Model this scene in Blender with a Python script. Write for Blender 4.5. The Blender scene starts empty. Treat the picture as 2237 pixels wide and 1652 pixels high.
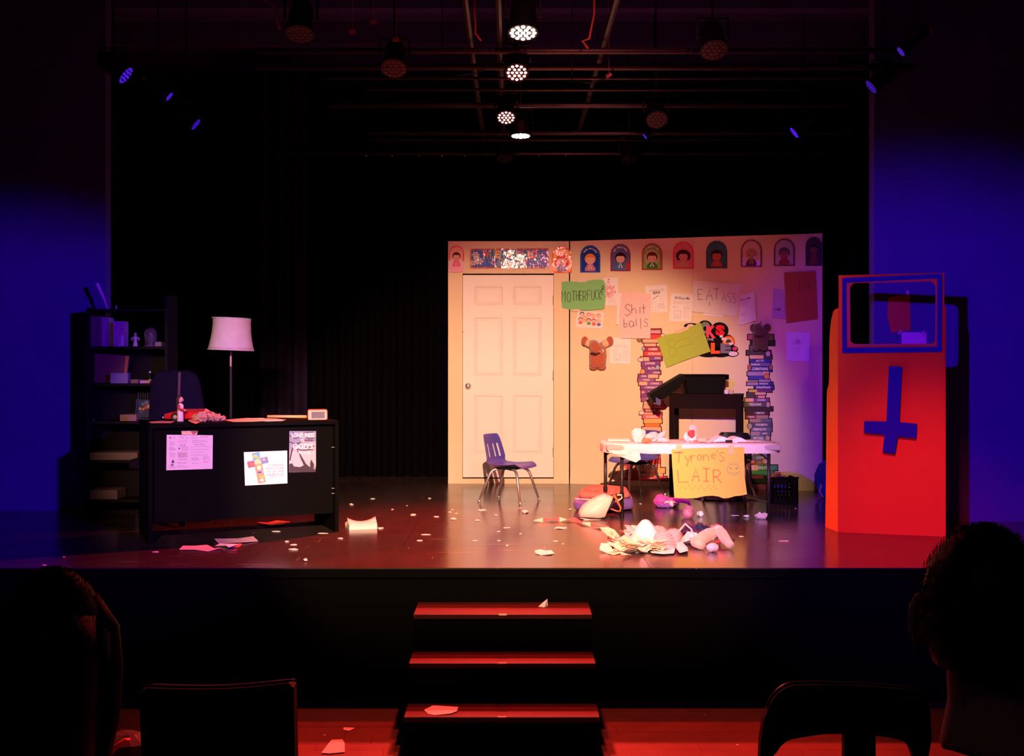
import bpy, bmesh, math, random
from mathutils import Vector, Matrix, noise
PI = math.pi
F, CX, HY, H = 2400.0, 1118.5, 794.0, 1.21      # focal length in px, principal column, horizon row, eye height over the stage
SC = bpy.context.scene
COL = SC.collection
# ------------------------------------------------------------------ camera, world, exposure
cam = bpy.data.cameras.new('camera')
cam.sensor_width = 36.0
cam.lens = 36.0 * F / 2237.0
cam.shift_y = -(826.0 - HY) / 2237.0
cam.clip_start = 0.05
co = bpy.data.objects.new('camera', cam)
co.location = (0, 0, H); co.rotation_euler = (PI / 2, 0, 0)
COL.objects.link(co); SC.camera = co
w = bpy.data.worlds.new('world'); SC.world = w; w.use_nodes = True
w.node_tree.nodes['Background'].inputs[0].default_value = (0.6, 0.35, 0.4, 1)
w.node_tree.nodes['Background'].inputs[1].default_value = 0.0012
SC.view_settings.view_transform = 'Standard'; SC.view_settings.look = 'None'
SC.view_settings.gamma = 1.0; SC.view_settings.use_curve_mapping = False
SC.view_settings.exposure = 0.0

def spot(pos, to, color, power, half, blend=0.4, r=0.06):
    l = bpy.data.lights.new('stage_light', 'SPOT'); l.color = color; l.energy = power
    l.spot_size = math.radians(2 * half); l.spot_blend = blend; l.shadow_soft_size = r
    o = bpy.data.objects.new('stage_light', l); COL.objects.link(o)
    o.location = pos; o.rotation_euler = (Vector(to) - Vector(pos)).to_track_quat('-Z', 'Y').to_euler()
    return o
# front-of-house bar, above and behind the seats (position, aim, colour, watts, half angle, blend)
FOH = [
    ((0.05, 0.0, 3.25), (0.20, 10.9, -0.45), (1.0, 0.61, 0.38), 5600, 15.6, 0.3),
    ((-1.5, 0.0, 3.25), (-1.95, 8.0, 0.80), (1.0, 0.50, 0.38), 2300, 8.8, 0.6),
    ((-1.7, 0.3, 3.10), (3.5, 8.9, 0.45), (0.17, 0.0, 1.0), 2600, 14.5, 0.7),
    ((3.1, 0.3, 2.40), (-4.2, 9.0, 0.55), (0.17, 0.0, 1.0), 2500, 11.0, 0.6),
    ((0.9, 0.0, 3.25), (0.4, 10.9, 1.3), (1.0, 0.17, 0.22), 900, 15.0, 0.7),
    ((1.3, 4.5, 3.25), (2.9, 7.6, -0.05), (1.0, 0.03, 0.02), 640, 14.5, 1.0),
]
# ------------------------------------------------------------------ helpers
def wp(u, v, d): return Vector(((u - CX) * d / F, d, H - (v - HY) * d / F))
def dz(v, z): return (H - z) * F / (v - HY)
def pz(u, v, z=0.0):
    d = dz(v, z); return Vector(((u - CX) * d / F, d, z))
_m = {}
def mat(name, rgb, rough=0.6, metal=0.0, em=None, es=0.0, var=0.12, scale=18.0, bump=0.0, bscale=60.0, coat=0.0, trans=0.0, sheen=0.0, spec=0.5):
    if name in _m: return _m[name]
    m = bpy.data.materials.new(name); m.use_nodes = True; nt = m.node_tree; n = nt.nodes; L = nt.links
    b = n['Principled BSDF']
    b.inputs['Roughness'].default_value = rough; b.inputs['Metallic'].default_value = metal
    b.inputs['Coat Weight'].default_value = coat; b.inputs['Coat Roughness'].default_value = 0.08
    b.inputs['Transmission Weight'].default_value = trans; b.inputs['Sheen Weight'].default_value = sheen
    b.inputs['Specular IOR Level'].default_value = spec
    tc = n.new('ShaderNodeTexCoord')
    nz = n.new('ShaderNodeTexNoise'); nz.inputs['Scale'].default_value = scale; nz.inputs['Detail'].default_value = 4
    L.new(tc.outputs['Object'], nz.inputs['Vector'])
    mx = n.new('ShaderNodeMix'); mx.data_type = 'RGBA'
    L.new(nz.outputs['Fac'], mx.inputs[0])
    mx.inputs[6].default_value = tuple(c * (1 - var) for c in rgb) + (1,)
    mx.inputs[7].default_value = tuple(min(1, c * (1 + var)) for c in rgb) + (1,)
    L.new(mx.outputs[2], b.inputs['Base Color'])
    if bump:
        n2 = n.new('ShaderNodeTexNoise'); n2.inputs['Scale'].default_value = bscale; n2.inputs['Detail'].default_value = 3
        L.new(tc.outputs['Object'], n2.inputs['Vector'])
        bp = n.new('ShaderNodeBump'); bp.inputs['Strength'].default_value = bump; bp.inputs['Distance'].default_value = 0.01
        L.new(n2.outputs['Fac'], bp.inputs['Height']); L.new(bp.outputs[0], b.inputs['Normal'])
    if em: b.inputs['Emission Color'].default_value = tuple(em) + (1,); b.inputs['Emission Strength'].default_value = es
    _m[name] = m; return m
def ink(rgb, gloss=False):
    k = 'print_%d_%d_%d%s' % (rgb[0] * 100, rgb[1] * 100, rgb[2] * 100, '_laminated' if gloss else '')
    return mat(k, rgb, 0.07 if gloss else 0.7, var=0.06, scale=40, bump=0.3 if gloss else 0, bscale=8, spec=0.05 if gloss else 0.5)

class MB:
    """collects world-space geometry; build() links it as one mesh"""
    def __init__(s): s.v = []; s.f = []; s.m = []; s.mats = []; s.cur = 0
    def use(s, m):
        if m not in s.mats: s.mats.append(m)
        s.cur = s.mats.index(m); return s
    def add(s, vs, fs):
        o = len(s.v); s.v += [Vector(p) for p in vs]
        for f in fs: s.f.append([i + o for i in f]); s.m.append(s.cur)
        return s
    def box(s, lo, hi, M=None):
        (x0, y0, z0), (x1, y1, z1) = lo, hi
        vs = [Vector(p) for p in ((x0, y0, z0), (x1, y0, z0), (x1, y1, z0), (x0, y1, z0), (x0, y0, z1), (x1, y0, z1), (x1, y1, z1), (x0, y1, z1))]
        if M is not None: vs = [M @ p for p in vs]
        return s.add(vs, [(0, 3, 2, 1), (4, 5, 6, 7), (0, 1, 5, 4), (1, 2, 6, 5), (2, 3, 7, 6), (3, 0, 4, 7)])
    def tube(s, pts, r, n=8, cap=True):
        pts = [Vector(p) for p in pts]; rs = r if isinstance(r, (list, tuple)) else [r] * len(pts)
        vs = []; up = None
        for i, p in enumerate(pts):
            t = (pts[min(i + 1, len(pts) - 1)] - pts[max(i - 1, 0)]).normalized()
            if up is None: up = Vector((0, 0, 1)) if abs(t.z) < 0.9 else Vector((0, 1, 0))
            a = t.cross(up)
            if a.length < 1e-5: a = t.orthogonal()
            a.normalize(); b = a.cross(t).normalized(); up = b
            for k in range(n):
                q = 2 * PI * k / n; vs.append(p + (a * math.cos(q) + b * math.sin(q)) * rs[i])
        fs = []
        for i in range(len(pts) - 1):
            for k in range(n):
                k2 = (k + 1) % n; fs.append((i * n + k, i * n + k2, (i + 1) * n + k2, (i + 1) * n + k))
        if cap: fs.append(list(range(n))[::-1]); fs.append([(len(pts) - 1) * n + k for k in range(n)])
        return s.add(vs, fs)
    def lathe(s, prof, c=(0, 0, 0), n=20, M=None, sx=1.0, sy=1.0):
        c = Vector(c); vs = []
        for r, z in prof:
            for k in range(n):
                q = 2 * PI * k / n; p = Vector((r * math.cos(q) * sx, r * math.sin(q) * sy, z))
                vs.append((M @ p if M is not None else p) + c)
        fs = []
        for i in range(len(prof) - 1):
            for k in range(n):
                k2 = (k + 1) % n; fs.append((i * n + k, i * n + k2, (i + 1) * n + k2, (i + 1) * n + k))
        if prof[0][0] > 1e-4: fs.append(list(range(n))[::-1])
        if prof[-1][0] > 1e-4: fs.append([(len(prof) - 1) * n + k for k in range(n)])
        return s.add(vs, fs)
    def ball(s, c, rx, ry=None, rz=None, n=12, jit=0.0, seed=0):
        ry = ry or rx; rz = rz or rx; c = Vector(c); vs = []; h = n // 2; rnd = random.Random(seed)
        for i in range(h + 1):
            a = PI * i / h
            for k in range(n):
                q = 2 * PI * k / n; j = 1 + (rnd.uniform(-jit, jit) if jit else 0)
                vs.append(c + Vector((math.sin(a) * math.cos(q) * rx * j, math.sin(a) * math.sin(q) * ry * j, -math.cos(a) * rz * j)))
        fs = []
        for i in range(h):
            for k in range(n):
                k2 = (k + 1) % n; fs.append((i * n + k, i * n + k2, (i + 1) * n + k2, (i + 1) * n + k))
        return s.add(vs, fs)
    def prism(s, poly, fn, t):
        """poly: 2D points; fn(a, b, t) -> world point at depth t"""
        n = len(poly); vs = [fn(a, b, 0) for a, b in poly] + [fn(a, b, t) for a, b in poly]
        fs = [list(range(n))[::-1], list(range(n, 2 * n))] + [(i, (i + 1) % n, n + (i + 1) % n, n + i) for i in range(n)]
        return s.add(vs, fs)
    def build(s, name, parent=None, loc=None, smooth=False, m=None, bevel=0.0):
        if parent is not None: base = Vector(parent['_o'])
        else: base = Vector(loc) if loc is not None else sum(s.v, Vector()) / len(s.v)
        me = bpy.data.meshes.new(name); me.from_pydata([p - base for p in s.v], [], s.f)
        mats = [m] if m is not None else s.mats
        for q in mats: me.materials.append(q)
        if m is None: me.polygons.foreach_set('material_index', s.m)
        if smooth: me.polygons.foreach_set('use_smooth', [True] * len(me.polygons))
        bm = bmesh.new(); bm.from_mesh(me); bmesh.ops.remove_doubles(bm, verts=bm.verts, dist=1e-6)
        bmesh.ops.recalc_face_normals(bm, faces=bm.faces); bm.to_mesh(me); bm.free(); me.update()
        o = bpy.data.objects.new(name, me); COL.objects.link(o)
        if parent is not None: o.parent = parent; o['_o'] = tuple(base)
        else: o.location = base; o['_o'] = tuple(base)
        if bevel:
            b = o.modifiers.new('bevel', 'BEVEL'); b.width = bevel; b.segments = 2; b.limit_method = 'ANGLE'
        return o
def tag(o, label, cat, group=None):
    o['label'] = label; o['category'] = cat
    if group: o['group'] = group
    return o
def thing(name, loc, label, cat, group=None):
    o = bpy.data.objects.new(name, None); o.empty_display_size = 0.1; COL.objects.link(o)
    o.location = loc; o['_o'] = tuple(loc); return tag(o, label, cat, group)
def struct(o): o['kind'] = 'structure'; return o
def copy_tree(o, parent=None):
    c = o.copy(); COL.objects.link(c)
    if parent is not None: c.parent = parent
    for ch in list(o.children): copy_tree(ch, c)
    return c
_tc = {}
def text2d(s, bold=0.0):
    k = (s, bold)
    if k in _tc: return _tc[k]
    cu = bpy.data.curves.new('t', 'FONT'); cu.body = s; cu.size = 1.0; cu.resolution_u = 2; cu.offset = bold
    ob = bpy.data.objects.new('t', cu); COL.objects.link(ob)
    dg = bpy.context.evaluated_depsgraph_get(); me = ob.evaluated_get(dg).to_mesh()
    vs = [(v.co.x, v.co.y) for v in me.vertices]; fs = [list(p.vertices) for p in me.polygons]
    ob.evaluated_get(dg).to_mesh_clear(); bpy.data.objects.remove(ob); bpy.data.curves.remove(cu)
    if vs:
        x0 = min(v[0] for v in vs); x1 = max(v[0] for v in vs); y0 = min(v[1] for v in vs); y1 = max(v[1] for v in vs)
        vs = [((x - x0) / (x1 - x0), (y - y0) / (y1 - y0)) for x, y in vs]
    _tc[k] = (vs, fs); return _tc[k]

class VP:
    """vertical plane of the scene: p0 + s*e, measured in photo rows/columns through fn()"""
    def __init__(s, p0, p1):
        s.p0 = Vector(p0).to_2d(); d = Vector(p1).to_2d() - s.p0; s.len = d.length; s.e = d / s.len; s.n = Vector((s.e.y, -s.e.x))
    def at(s, u, v, off=0.0):
        k = (u - CX) / F
        q = (k * s.p0.y - s.p0.x) / (s.e.x - k * s.e.y)
        p = s.p0 + s.e * q; z = H - (v - HY) * p.y / F
        p = p + s.n * off
        return Vector((p.x, p.y, z))
class Sheet:
    """flat print: polygons given in photo px, laid on a vertical plane, stacked in thin layers"""
    def __init__(s, plane, off=0.003, gloss=False, step=0.00025):
        s.P = plane; s.b = MB(); s.off = off; s.k = 0; s.g = gloss; s.step = step; s.warp = None
    def at(s, u, v, t):
        o = s.off + t
        if s.warp: o += s.warp(u, v)
        return s.P.at(u, v, o)
    def card(s, poly, rgb, t=0.0012):
        s.b.use(ink(rgb, s.g)); s.b.prism(poly, lambda a, b, q: s.at(a, b, q), t); s.k = t; return s
    def grid(s, quad, rgb, n=8, m=None):
        """a curled sheet: quad corners tl, tr, br, bl"""
        s.b.use(m or ink(rgb, s.g)); vs = []
        tl, tr, br, bl = quad
        for j in range(n + 1):
            for i in range(n + 1):
                a = i / n; c = j / n
                u = (tl[0] * (1 - a) + tr[0] * a) * (1 - c) + (bl[0] * (1 - a) + br[0] * a) * c
                v = (tl[1] * (1 - a) + tr[1] * a) * (1 - c) + (bl[1] * (1 - a) + br[1] * a) * c
                vs.append(s.at(u, v, 0))
        s.b.add(vs, [(j * (n + 1) + i, j * (n + 1) + i + 1, (j + 1) * (n + 1) + i + 1, (j + 1) * (n + 1) + i) for j in range(n) for i in range(n)])
        s.k = 0.0006; return s
    def poly(s, pts, rgb):
        s.k += s.step; s.b.use(ink(rgb, s.g)); s.b.add([s.at(a, b, s.k) for a, b in pts], [list(range(len(pts)))]); return s
    def ell(s, u, v, ru, rv, rgb, n=14, a0=0, a1=2 * PI): return s.poly([(u + ru * math.cos(a0 + (a1 - a0) * i / n), v - rv * math.sin(a0 + (a1 - a0) * i / n)) for i in range(n + (0 if a1 - a0 > 6.2 else 1))], rgb)
    def rect(s, u0, v0, u1, v1, rgb): return s.poly([(u0, v0), (u1, v0), (u1, v1), (u0, v1)], rgb)
    def text(s, t, u0, v0, u1, v1, rgb, bold=0.0, slant=0.0, fn=None):
        vs, fs = text2d(t, bold); s.k += s.step; s.b.use(ink(rgb, s.g))
        def mp(x, y):
            if fn: return fn(x, y)
            return (u0 + (u1 - u0) * x, v1 - (v1 - v0) * y + slant * (x - 0.5))
        s.b.add([s.at(*mp(x, y), s.k) for x, y in vs], fs); return s
    def line(s, pts, wd, rgb):
        s.b.use(ink(rgb, s.g)); vs = []; kk = s.k + s.step * .6
        for i, p in enumerate(pts):
            a = pts[max(i - 1, 0)]; c = pts[min(i + 1, len(pts) - 1)]
            dx, dy = c[0] - a[0], c[1] - a[1]; l = math.hypot(dx, dy) or 1
            nx, ny = -dy / l * wd / 2, dx / l * wd / 2
            vs += [s.at(p[0] + nx, p[1] + ny, kk), s.at(p[0] - nx, p[1] - ny, kk)]
        s.b.add(vs, [(2 * i, 2 * i + 1, 2 * i + 3, 2 * i + 2) for i in range(len(pts) - 1)]); return s
    def hand(s, t, boxes, wd, rgb, seed=1):
        """hand-drawn letters, one pixel box (u0, v0, u1, v1) per letter"""
        rnd = random.Random(seed)
        for ch, (u0, v0, u1, v1) in zip(t, boxes):
            for st in STROKES[ch]:
                s.line([(u0 + (u1 - u0) * x + rnd.uniform(-.2, .2), v1 - (v1 - v0) * y + rnd.uniform(-.3, .3)) for x, y in st], wd, rgb)
        return s
    def done(s, name, label, cat, group=None):
        o = s.b.build(name); return tag(o, label, cat, group)
def arc(cx, cy, r, a0, a1, n=8, ry=None): return [(cx + r * math.cos(math.radians(a0 + (a1 - a0) * i / n)), cy + (ry or r) * math.sin(math.radians(a0 + (a1 - a0) * i / n))) for i in range(n + 1)]
STROKES = {
 'M': [[(0, 0), (.08, 1), (.5, .3), (.92, 1), (1, 0)]], 'O': [arc(.5, .5, .5, 90, 450, 12)], 'T': [[(0, .97), (1, 1)], [(.5, 1), (.5, 0)]],
 'H': [[(0, 1), (.05, 0)], [(1, 1), (.95, 0)], [(0, .5), (1, .52)]], 'E': [[(0, 1), (.05, 0)], [(0, 1), (1, .95)], [(0, .5), (.8, .5)], [(.05, 0), (1, .03)]],
 'R': [[(.05, 0), (0, 1)], [(0, 1), (.7, .95), (.9, .75), (.6, .5), (.05, .45)], [(.3, .45), (1, 0)]], 'F': [[(0, 1), (.05, 0)], [(0, 1), (1, .97)], [(0, .55), (.8, .55)]],
 'U': [[(0, 1), (.03, .3), (.3, 0), (.7, 0), (.95, .3), (1, 1)]], 'C': [arc(.55, .5, .5, 50, 310, 9)], 'K': [[(0, 1), (.05, 0)], [(1, 1), (.05, .45), (1, 0)]],
 'A': [[(0, 0), (.5, 1), (1, 0)], [(.2, .38), (.82, .38)]], 'S': [[(.95, .85), (.6, 1), (.15, .88), (.1, .65), (.5, .52), (.9, .35), (.85, .1), (.4, 0), (0, .12)]],
 'L': [[(0, 1), (.1, 0), (1, .05)]], 'I': [[(.1, 1), (.9, 1)], [(.5, 1), (.5, 0)], [(.1, 0), (.9, .02)]], 'h': [[(0, 1), (.05, 0)], [(.05, .35), (.5, .6), (.9, .45), (1, 0)]],
 'i': [[(.5, .6), (.5, 0)], [(.45, .9), (.55, .95)]], 't': [[(.5, 1), (.5, 0)], [(0, .62), (1, .62)]], 'b': [[(0, 1), (.05, 0)], [(.05, .1), (.5, 0), (.95, .25), (.6, .5), (.05, .4)]],
 'a': [arc(.45, .42, .42, 40, 360, 9), [(.9, .8), (.95, 0)]], 'l': [[(.4, 1), (.45, 0), (.9, 0)]], 's': [[(.9, .9), (.3, 1), (.1, .7), (.8, .4), (.8, .1), (.1, 0)]],
 'y': [[(0, 1), (.5, .5)], [(1, 1), (.3, 0)]], 'r': [[(.05, 1), (.1, 0)], [(.1, .6), (.5, 1), (1, .9)]], 'o': [arc(.5, .5, .48, 90, 450, 10)],
 'n': [[(0, 1), (.05, 0)], [(.05, .6), (.5, 1), (.9, .7), (1, 0)]], 'e': [[(.05, .5), (.9, .6), (.8, .95), (.4, 1), (.05, .6), (.2, .1), (.9, .08)]], "'": [[(.6, 1), (.3, 0)]],
 'w': [[(0, 1), (.25, 0), (.5, .8), (.75, 0), (1, 1)]], 'm': [[(0, 0), (0, 1), (.45, .4), (.9, 1), (1, 0)]], 'Y': [[(0, 1), (.5, .5), (1, 1)], [(.5, .5), (.5, 0)]], 'B': [[(0, 0), (0, 1), (.7, .9), (.7, .6), (0, .5), (.9, .4), (.9, .1), (0, 0)]],
}
# ------------------------------------------------------------------ materials
BLACKP = mat('black_paint', (0.005, 0.005, 0.005), 0.6, var=0.3, spec=.2)
FLATP = mat('cream_paint', (0.82, 0.64, 0.43), 0.75, var=0.04, scale=3, bump=0.08, bscale=220)
DOORP = mat('white_door_paint', (0.84, 0.76, 0.72), 0.5, var=0.03, scale=5, bump=0.05, bscale=150)
GAP = mat('gap_black', (0.004, 0.003, 0.003), 0.9)
CLOTHB = mat('black_velour', (0.0022, 0.002, 0.0022), 1.0, var=0.4, scale=30, spec=0.0)
FRONTB = mat('matt_black_front', (0.002, 0.0018, 0.0018), 0.9, spec=0.05)
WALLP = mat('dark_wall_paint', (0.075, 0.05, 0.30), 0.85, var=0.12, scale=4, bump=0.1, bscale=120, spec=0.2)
CHROME = mat('chrome', (0.85, 0.83, 0.84), 0.3, 0.85, var=0.05)
STEEL = mat('dark_steel', (0.11, 0.10, 0.10), 0.38, 0.6)
LAMPB = mat('lamp_housing', (0.012, 0.012, 0.013), 0.45, 0.3)
PAPER = mat('white_paper', (0.86, 0.82, 0.80), 0.8, var=0.05)
TISSUE = mat('tissue', (0.90, 0.86, 0.86), 0.9, var=0.05)
TAPE = mat('masking_tape', (0.75, 0.66, 0.5), 0.6)

def floor_mat():
    m = bpy.data.materials.new('glossy_black_stage'); m.use_nodes = True; nt = m.node_tree; n = nt.nodes; L = nt.links
    b = n['Principled BSDF']; tc = n.new('ShaderNodeTexCoord')
    def tex(kind, sc, det=4, vec=None, stretch=None):
        t = n.new(kind); t.inputs['Scale'].default_value = sc
        if 'Detail' in t.inputs: t.inputs['Detail'].default_value = det
        src = tc.outputs['Object']
        if stretch:
            mp = n.new('ShaderNodeMapping'); mp.inputs['Scale'].default_value = stretch[0]; mp.inputs['Rotation'].default_value = (0, 0, stretch[1])
            L.new(src, mp.inputs[0]); src = mp.outputs[0]
        L.new(src, t.inputs['Vector']); return t
    a = tex('ShaderNodeTexNoise', 2.2, 6); r = n.new('ShaderNodeMapRange'); L.new(a.outputs['Fac'], r.inputs[0])
    r.inputs[3].default_value = 0.13; r.inputs[4].default_value = 0.25; b.inputs['IOR'].default_value = 1.75; L.new(r.outputs[0], b.inputs['Roughness'])
    # thin scratches
    acc = None
    for st in (((1, 26, 1), .2), ((1, 30, 1), -.5), ((34, 1, 1), .35)):
        q = tex('ShaderNodeTexNoise', 1.7, 3, stretch=st); rr = n.new('ShaderNodeMapRange'); L.new(q.outputs['Fac'], rr.inputs[0])
        rr.inputs[1].default_value = 0.715; rr.inputs[2].default_value = 0.73; rr.inputs[3].default_value = 0; rr.inputs[4].default_value = 1
        if acc is None: acc = rr.outputs[0]
        else:
            mm = n.new('ShaderNodeMath'); mm.operation = 'MAXIMUM'; L.new(acc, mm.inputs[0]); L.new(rr.outputs[0], mm.inputs[1]); acc = mm.outputs[0]
    d = tex('ShaderNodeTexNoise', 9, 8); dr = n.new('ShaderNodeMix'); dr.data_type = 'RGBA'; L.new(d.outputs['Fac'], dr.inputs[0])
    dr.inputs[6].default_value = (0.028, 0.017, 0.016, 1); dr.inputs[7].default_value = (0.06, 0.036, 0.034, 1)
    sc = n.new('ShaderNodeMix'); sc.data_type = 'RGBA'; L.new(acc, sc.inputs[0]); L.new(dr.outputs[2], sc.inputs[6]); sc.inputs[7].default_value = (0.3, 0.2, 0.18, 1)
    L.new(sc.outputs[2], b.inputs['Base Color'])
    bp = n.new('ShaderNodeBump'); bp.inputs['Strength'].default_value = 0.06; bp.inputs['Distance'].default_value = 0.01
    w_ = tex('ShaderNodeTexNoise', 14, 5); L.new(w_.outputs['Fac'], bp.inputs['Height']); L.new(bp.outputs[0], b.inputs['Normal'])
    return m
STAGE = floor_mat()
WOODF = mat('house_floor_board', (0.13, 0.055, 0.035), 0.42, var=0.35, scale=6, bump=0.1, bscale=40)
TREADM = mat('painted_stair_tread', (0.055, 0.009, 0.007), 0.5, spec=.15, var=0.4, scale=10)

# ------------------------------------------------------------------ stage deck: sheets with open seams
deck = struct(MB().box((-6.5, 6.53, -0.06), (6.5, 12.6, -0.008)).build('floor', loc=(0, 9, 0), m=BLACKP))
rows = [6.5, 7.28, 8.50, 10.05, 12.6]
for j in range(4):
    xs = [-6.5 + 2.44 * i + (0.9 if j % 2 else 0) for i in range(-1, 7)]
    for i in range(len(xs) - 1):
        x0, x1 = max(-6.5, xs[i]), min(6.5, xs[i + 1])
        if x1 - x0 < 0.05: continue
        MB().box((x0 + .0012, rows[j] + (.0012 if j else 0), -0.008), (x1 - .0012, rows[j + 1] - .0012, 0.0)).build('deck_panel', deck, m=STAGE)
fr = struct(MB().box((-6.5, 6.53, -0.8), (6.5, 6.6, -0.06)).build('wall_stage_front', m=FRONTB))
struct(MB().box((-6.5, 6.502, -0.06), (6.5, 6.53, -0.0085)).build('trim_1', m=FRONTB))
# house floor of boards, tier for the back rows
house = struct(MB().box((-6.5, -1.5, -0.86), (6.5, 6.53, -0.812)).build('floor_house', loc=(0, 3, -0.8), m=BLACKP))
rnd = random.Random(3); y = 6.53; j = 0; pool = []
while y > 3.0:
    x = -6.5 + rnd.uniform(-2, 0)
    while x < 6.5:
        L_ = rnd.uniform(1.4, 2.6); a, b_ = max(x, -6.5), min(x + L_, 6.5)
        if b_ - a > .05 and b_ > -3.2 and a < 3.2:
            MB().box((a + .001, y - .0895, -0.812), (b_ - .001, y, -0.8 - rnd.uniform(0, .0012))).build('floor_board', house, m=WOODF)
        x += L_
    y -= .091
struct(MB().box((-6.5, -1.5, -0.8), (6.5, 2.45, -0.35)).build('floor_tier', m=FRONTB))
# walls, ceiling
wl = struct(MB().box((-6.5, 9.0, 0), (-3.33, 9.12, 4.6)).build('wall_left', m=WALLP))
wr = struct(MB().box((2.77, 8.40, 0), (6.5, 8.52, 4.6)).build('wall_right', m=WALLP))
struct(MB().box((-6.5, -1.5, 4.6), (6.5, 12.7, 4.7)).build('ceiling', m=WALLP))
struct(MB().box((-6.5, 12.6, 0), (6.5, 12.7, 4.6)).build('wall_back', m=BLACKP))
for k in range(9):
    struct(MB().box((-6.4, 3.2 + k * 1.1, 4.38), (6.4, 3.34 + k * 1.1, 4.6)).build('ceiling_joist', m=WALLP))
# curtains
def curtain(name, x0, x1, y, z1, label, amp=.05, per=.16, seed=0, m=None):
    rnd = random.Random(seed); n = int((x1 - x0) / .02); b = MB(); vs = []
    ph = [rnd.uniform(0, 6) for _ in range(4)]
    for j in range(7):
        z = z1 * j / 6
        for i in range(n + 1):
            x = x0 + (x1 - x0) * i / n
            d = amp * (math.sin(2 * PI * x / per + ph[0] + .5 * math.sin(x * 3 + ph[1])) * (.7 + .3 * math.sin(x * 2.1 + ph[2] + z * .4)))
            vs.append((x, y + d, .01 + z))
    b.add(vs, [(j * (n + 1) + i, j * (n + 1) + i + 1, (j + 1) * (n + 1) + i + 1, (j + 1) * (n + 1) + i) for j in range(6) for i in range(n)])
    o = b.build(name, m=m or CLOTHB, smooth=True); return tag(o, label, 'curtain')
curtain('backdrop_curtain', -5.2, 5.2, 11.75, 4.2, 'long black backdrop curtain hanging behind the painted set walls', seed=1)
curtain('side_curtain', -2.62, -2.12, 11.35, 4.2, 'narrow black curtain leg hanging behind the floor lamp', amp=.06, per=.17, seed=2, m=mat('lit_black_velour', (.010, .005, .016), .95, var=.4, spec=.05))  # purplish lighter velour: faint light on this leg put into its colour
curtain('side_curtain', 3.15, 3.7, 10.6, 4.2, 'black curtain leg between cream set wall and right side wall', amp=.05, per=.2, seed=4)

# ------------------------------------------------------------------ stairs
st = thing('stage_steps', (0, 6.0, -0.8), 'three black wooden steps leading up to the stage front', 'steps')
SW = 0.5025; sx = -0.052
for k in range(3):
    y1 = 6.50 - .33 * k if k else 6.495; y0 = (6.17, 5.895, 5.62)[k]; y1 = (6.497, 6.17, 5.895)[k]; z = -0.2 * (k + 1)
    w0 = SW
    MB().box((sx - w0, y0, z - .028), (sx + w0, y1 - .001, z)).build('tread', st, m=TREADM, bevel=.004)
    MB().box((sx - w0 + .01, y0 + .02, (-0.2 * (k + 2)) if k < 2 else -0.8), (sx + w0 - .01, y0 + .035, z - .0285)).build('riser', st, m=FRONTB)
    MB().box((sx + .0 - .022, y0 - .0012, z - .006), (sx + .022, y0 + .012, z + .0008)).build('tape_mark', st, m=TAPE)
for s_ in (-1, 1):
    b = MB(); x = sx + s_ * (SW - .012)
    pr = [(6.497, -0.8), (6.497, -.229), (6.19, -.229), (6.19, -.429), (5.915, -.429), (5.915, -.629), (5.655, -.629), (5.655, -.8)]
    b.prism(pr, lambda a, c, t: Vector((x + t, a, c)), s_ * .012); b.build('stringer', st, m=FRONTB)

# ------------------------------------------------------------------ set flats and door
PL = VP((-0.643, 11.06), (0.573, 11.06)); PR = VP((0.585, 11.06), (2.935, 10.39))
def flat_box(b, P, s0, s1, z0, z1, o0, o1):
    def q(s_, o): v = P.p0 + P.e * s_ + P.n * o; return v
    vs = []
    for z in (z0, z1):
        for s_, o in ((s0, o0), (s1, o0), (s1, o1), (s0, o1)):
            v = q(s_, o); vs.append((v.x, v.y, z))
    b.add(vs, [(0, 3, 2, 1), (4, 5, 6, 7), (0, 1, 5, 4), (1, 2, 6, 5), (2, 3, 7, 6), (3, 0, 4, 7)]); return b
def sz(P, u, v=HY): p = P.at(u, v); return ((p.to_2d() - P.p0).dot(P.e), p.z)
d0, d1 = sz(PL, 1011)[0], sz(PL, 1209)[0]; zt = PL.at(1100, 601).z; zb = PL.at(1100, 1043).z
tl = thing('set_wall', (0, 11.08, 0), 'cream set wall holding the white six-panel door', 'set wall')
b = MB(); flat_box(b, PL, 0, d0 - .004, 0, 2.44, -.04, 0); flat_box(b, PL, d1 + .004, PL.len, 0, 2.44, -.04, 0)
flat_box(b, PL, d0 - .004, d1 + .004, zt + .015, 2.44, -.04, 0); flat_box(b, PL, d0 - .004, d1 + .004, 0, zb - .016, -.04, 0)
b.build('wall_panel', tl, m=FLATP)
flat_box(MB(), PL, 0.0, PL.len, 0.0, .05, .0, .006).build('kickboard', tl, m=FLATP)
for s_ in (.02, PL.len - .06): flat_box(MB(), PL, s_, s_ + .04, 0, 2.42, -.09, -.04).build('brace', tl, m=BLACKP)
flat_box(MB(), PL, 0, PL.len, .005, 2.3, -.10, -.09).build('backing', tl, m=BLACKP)
dr_ = MB(); flat_box(dr_, PL, d0, d1, zb, zt, -.04, -.006); door = dr_.build('door', tl, m=DOORP)
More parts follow.
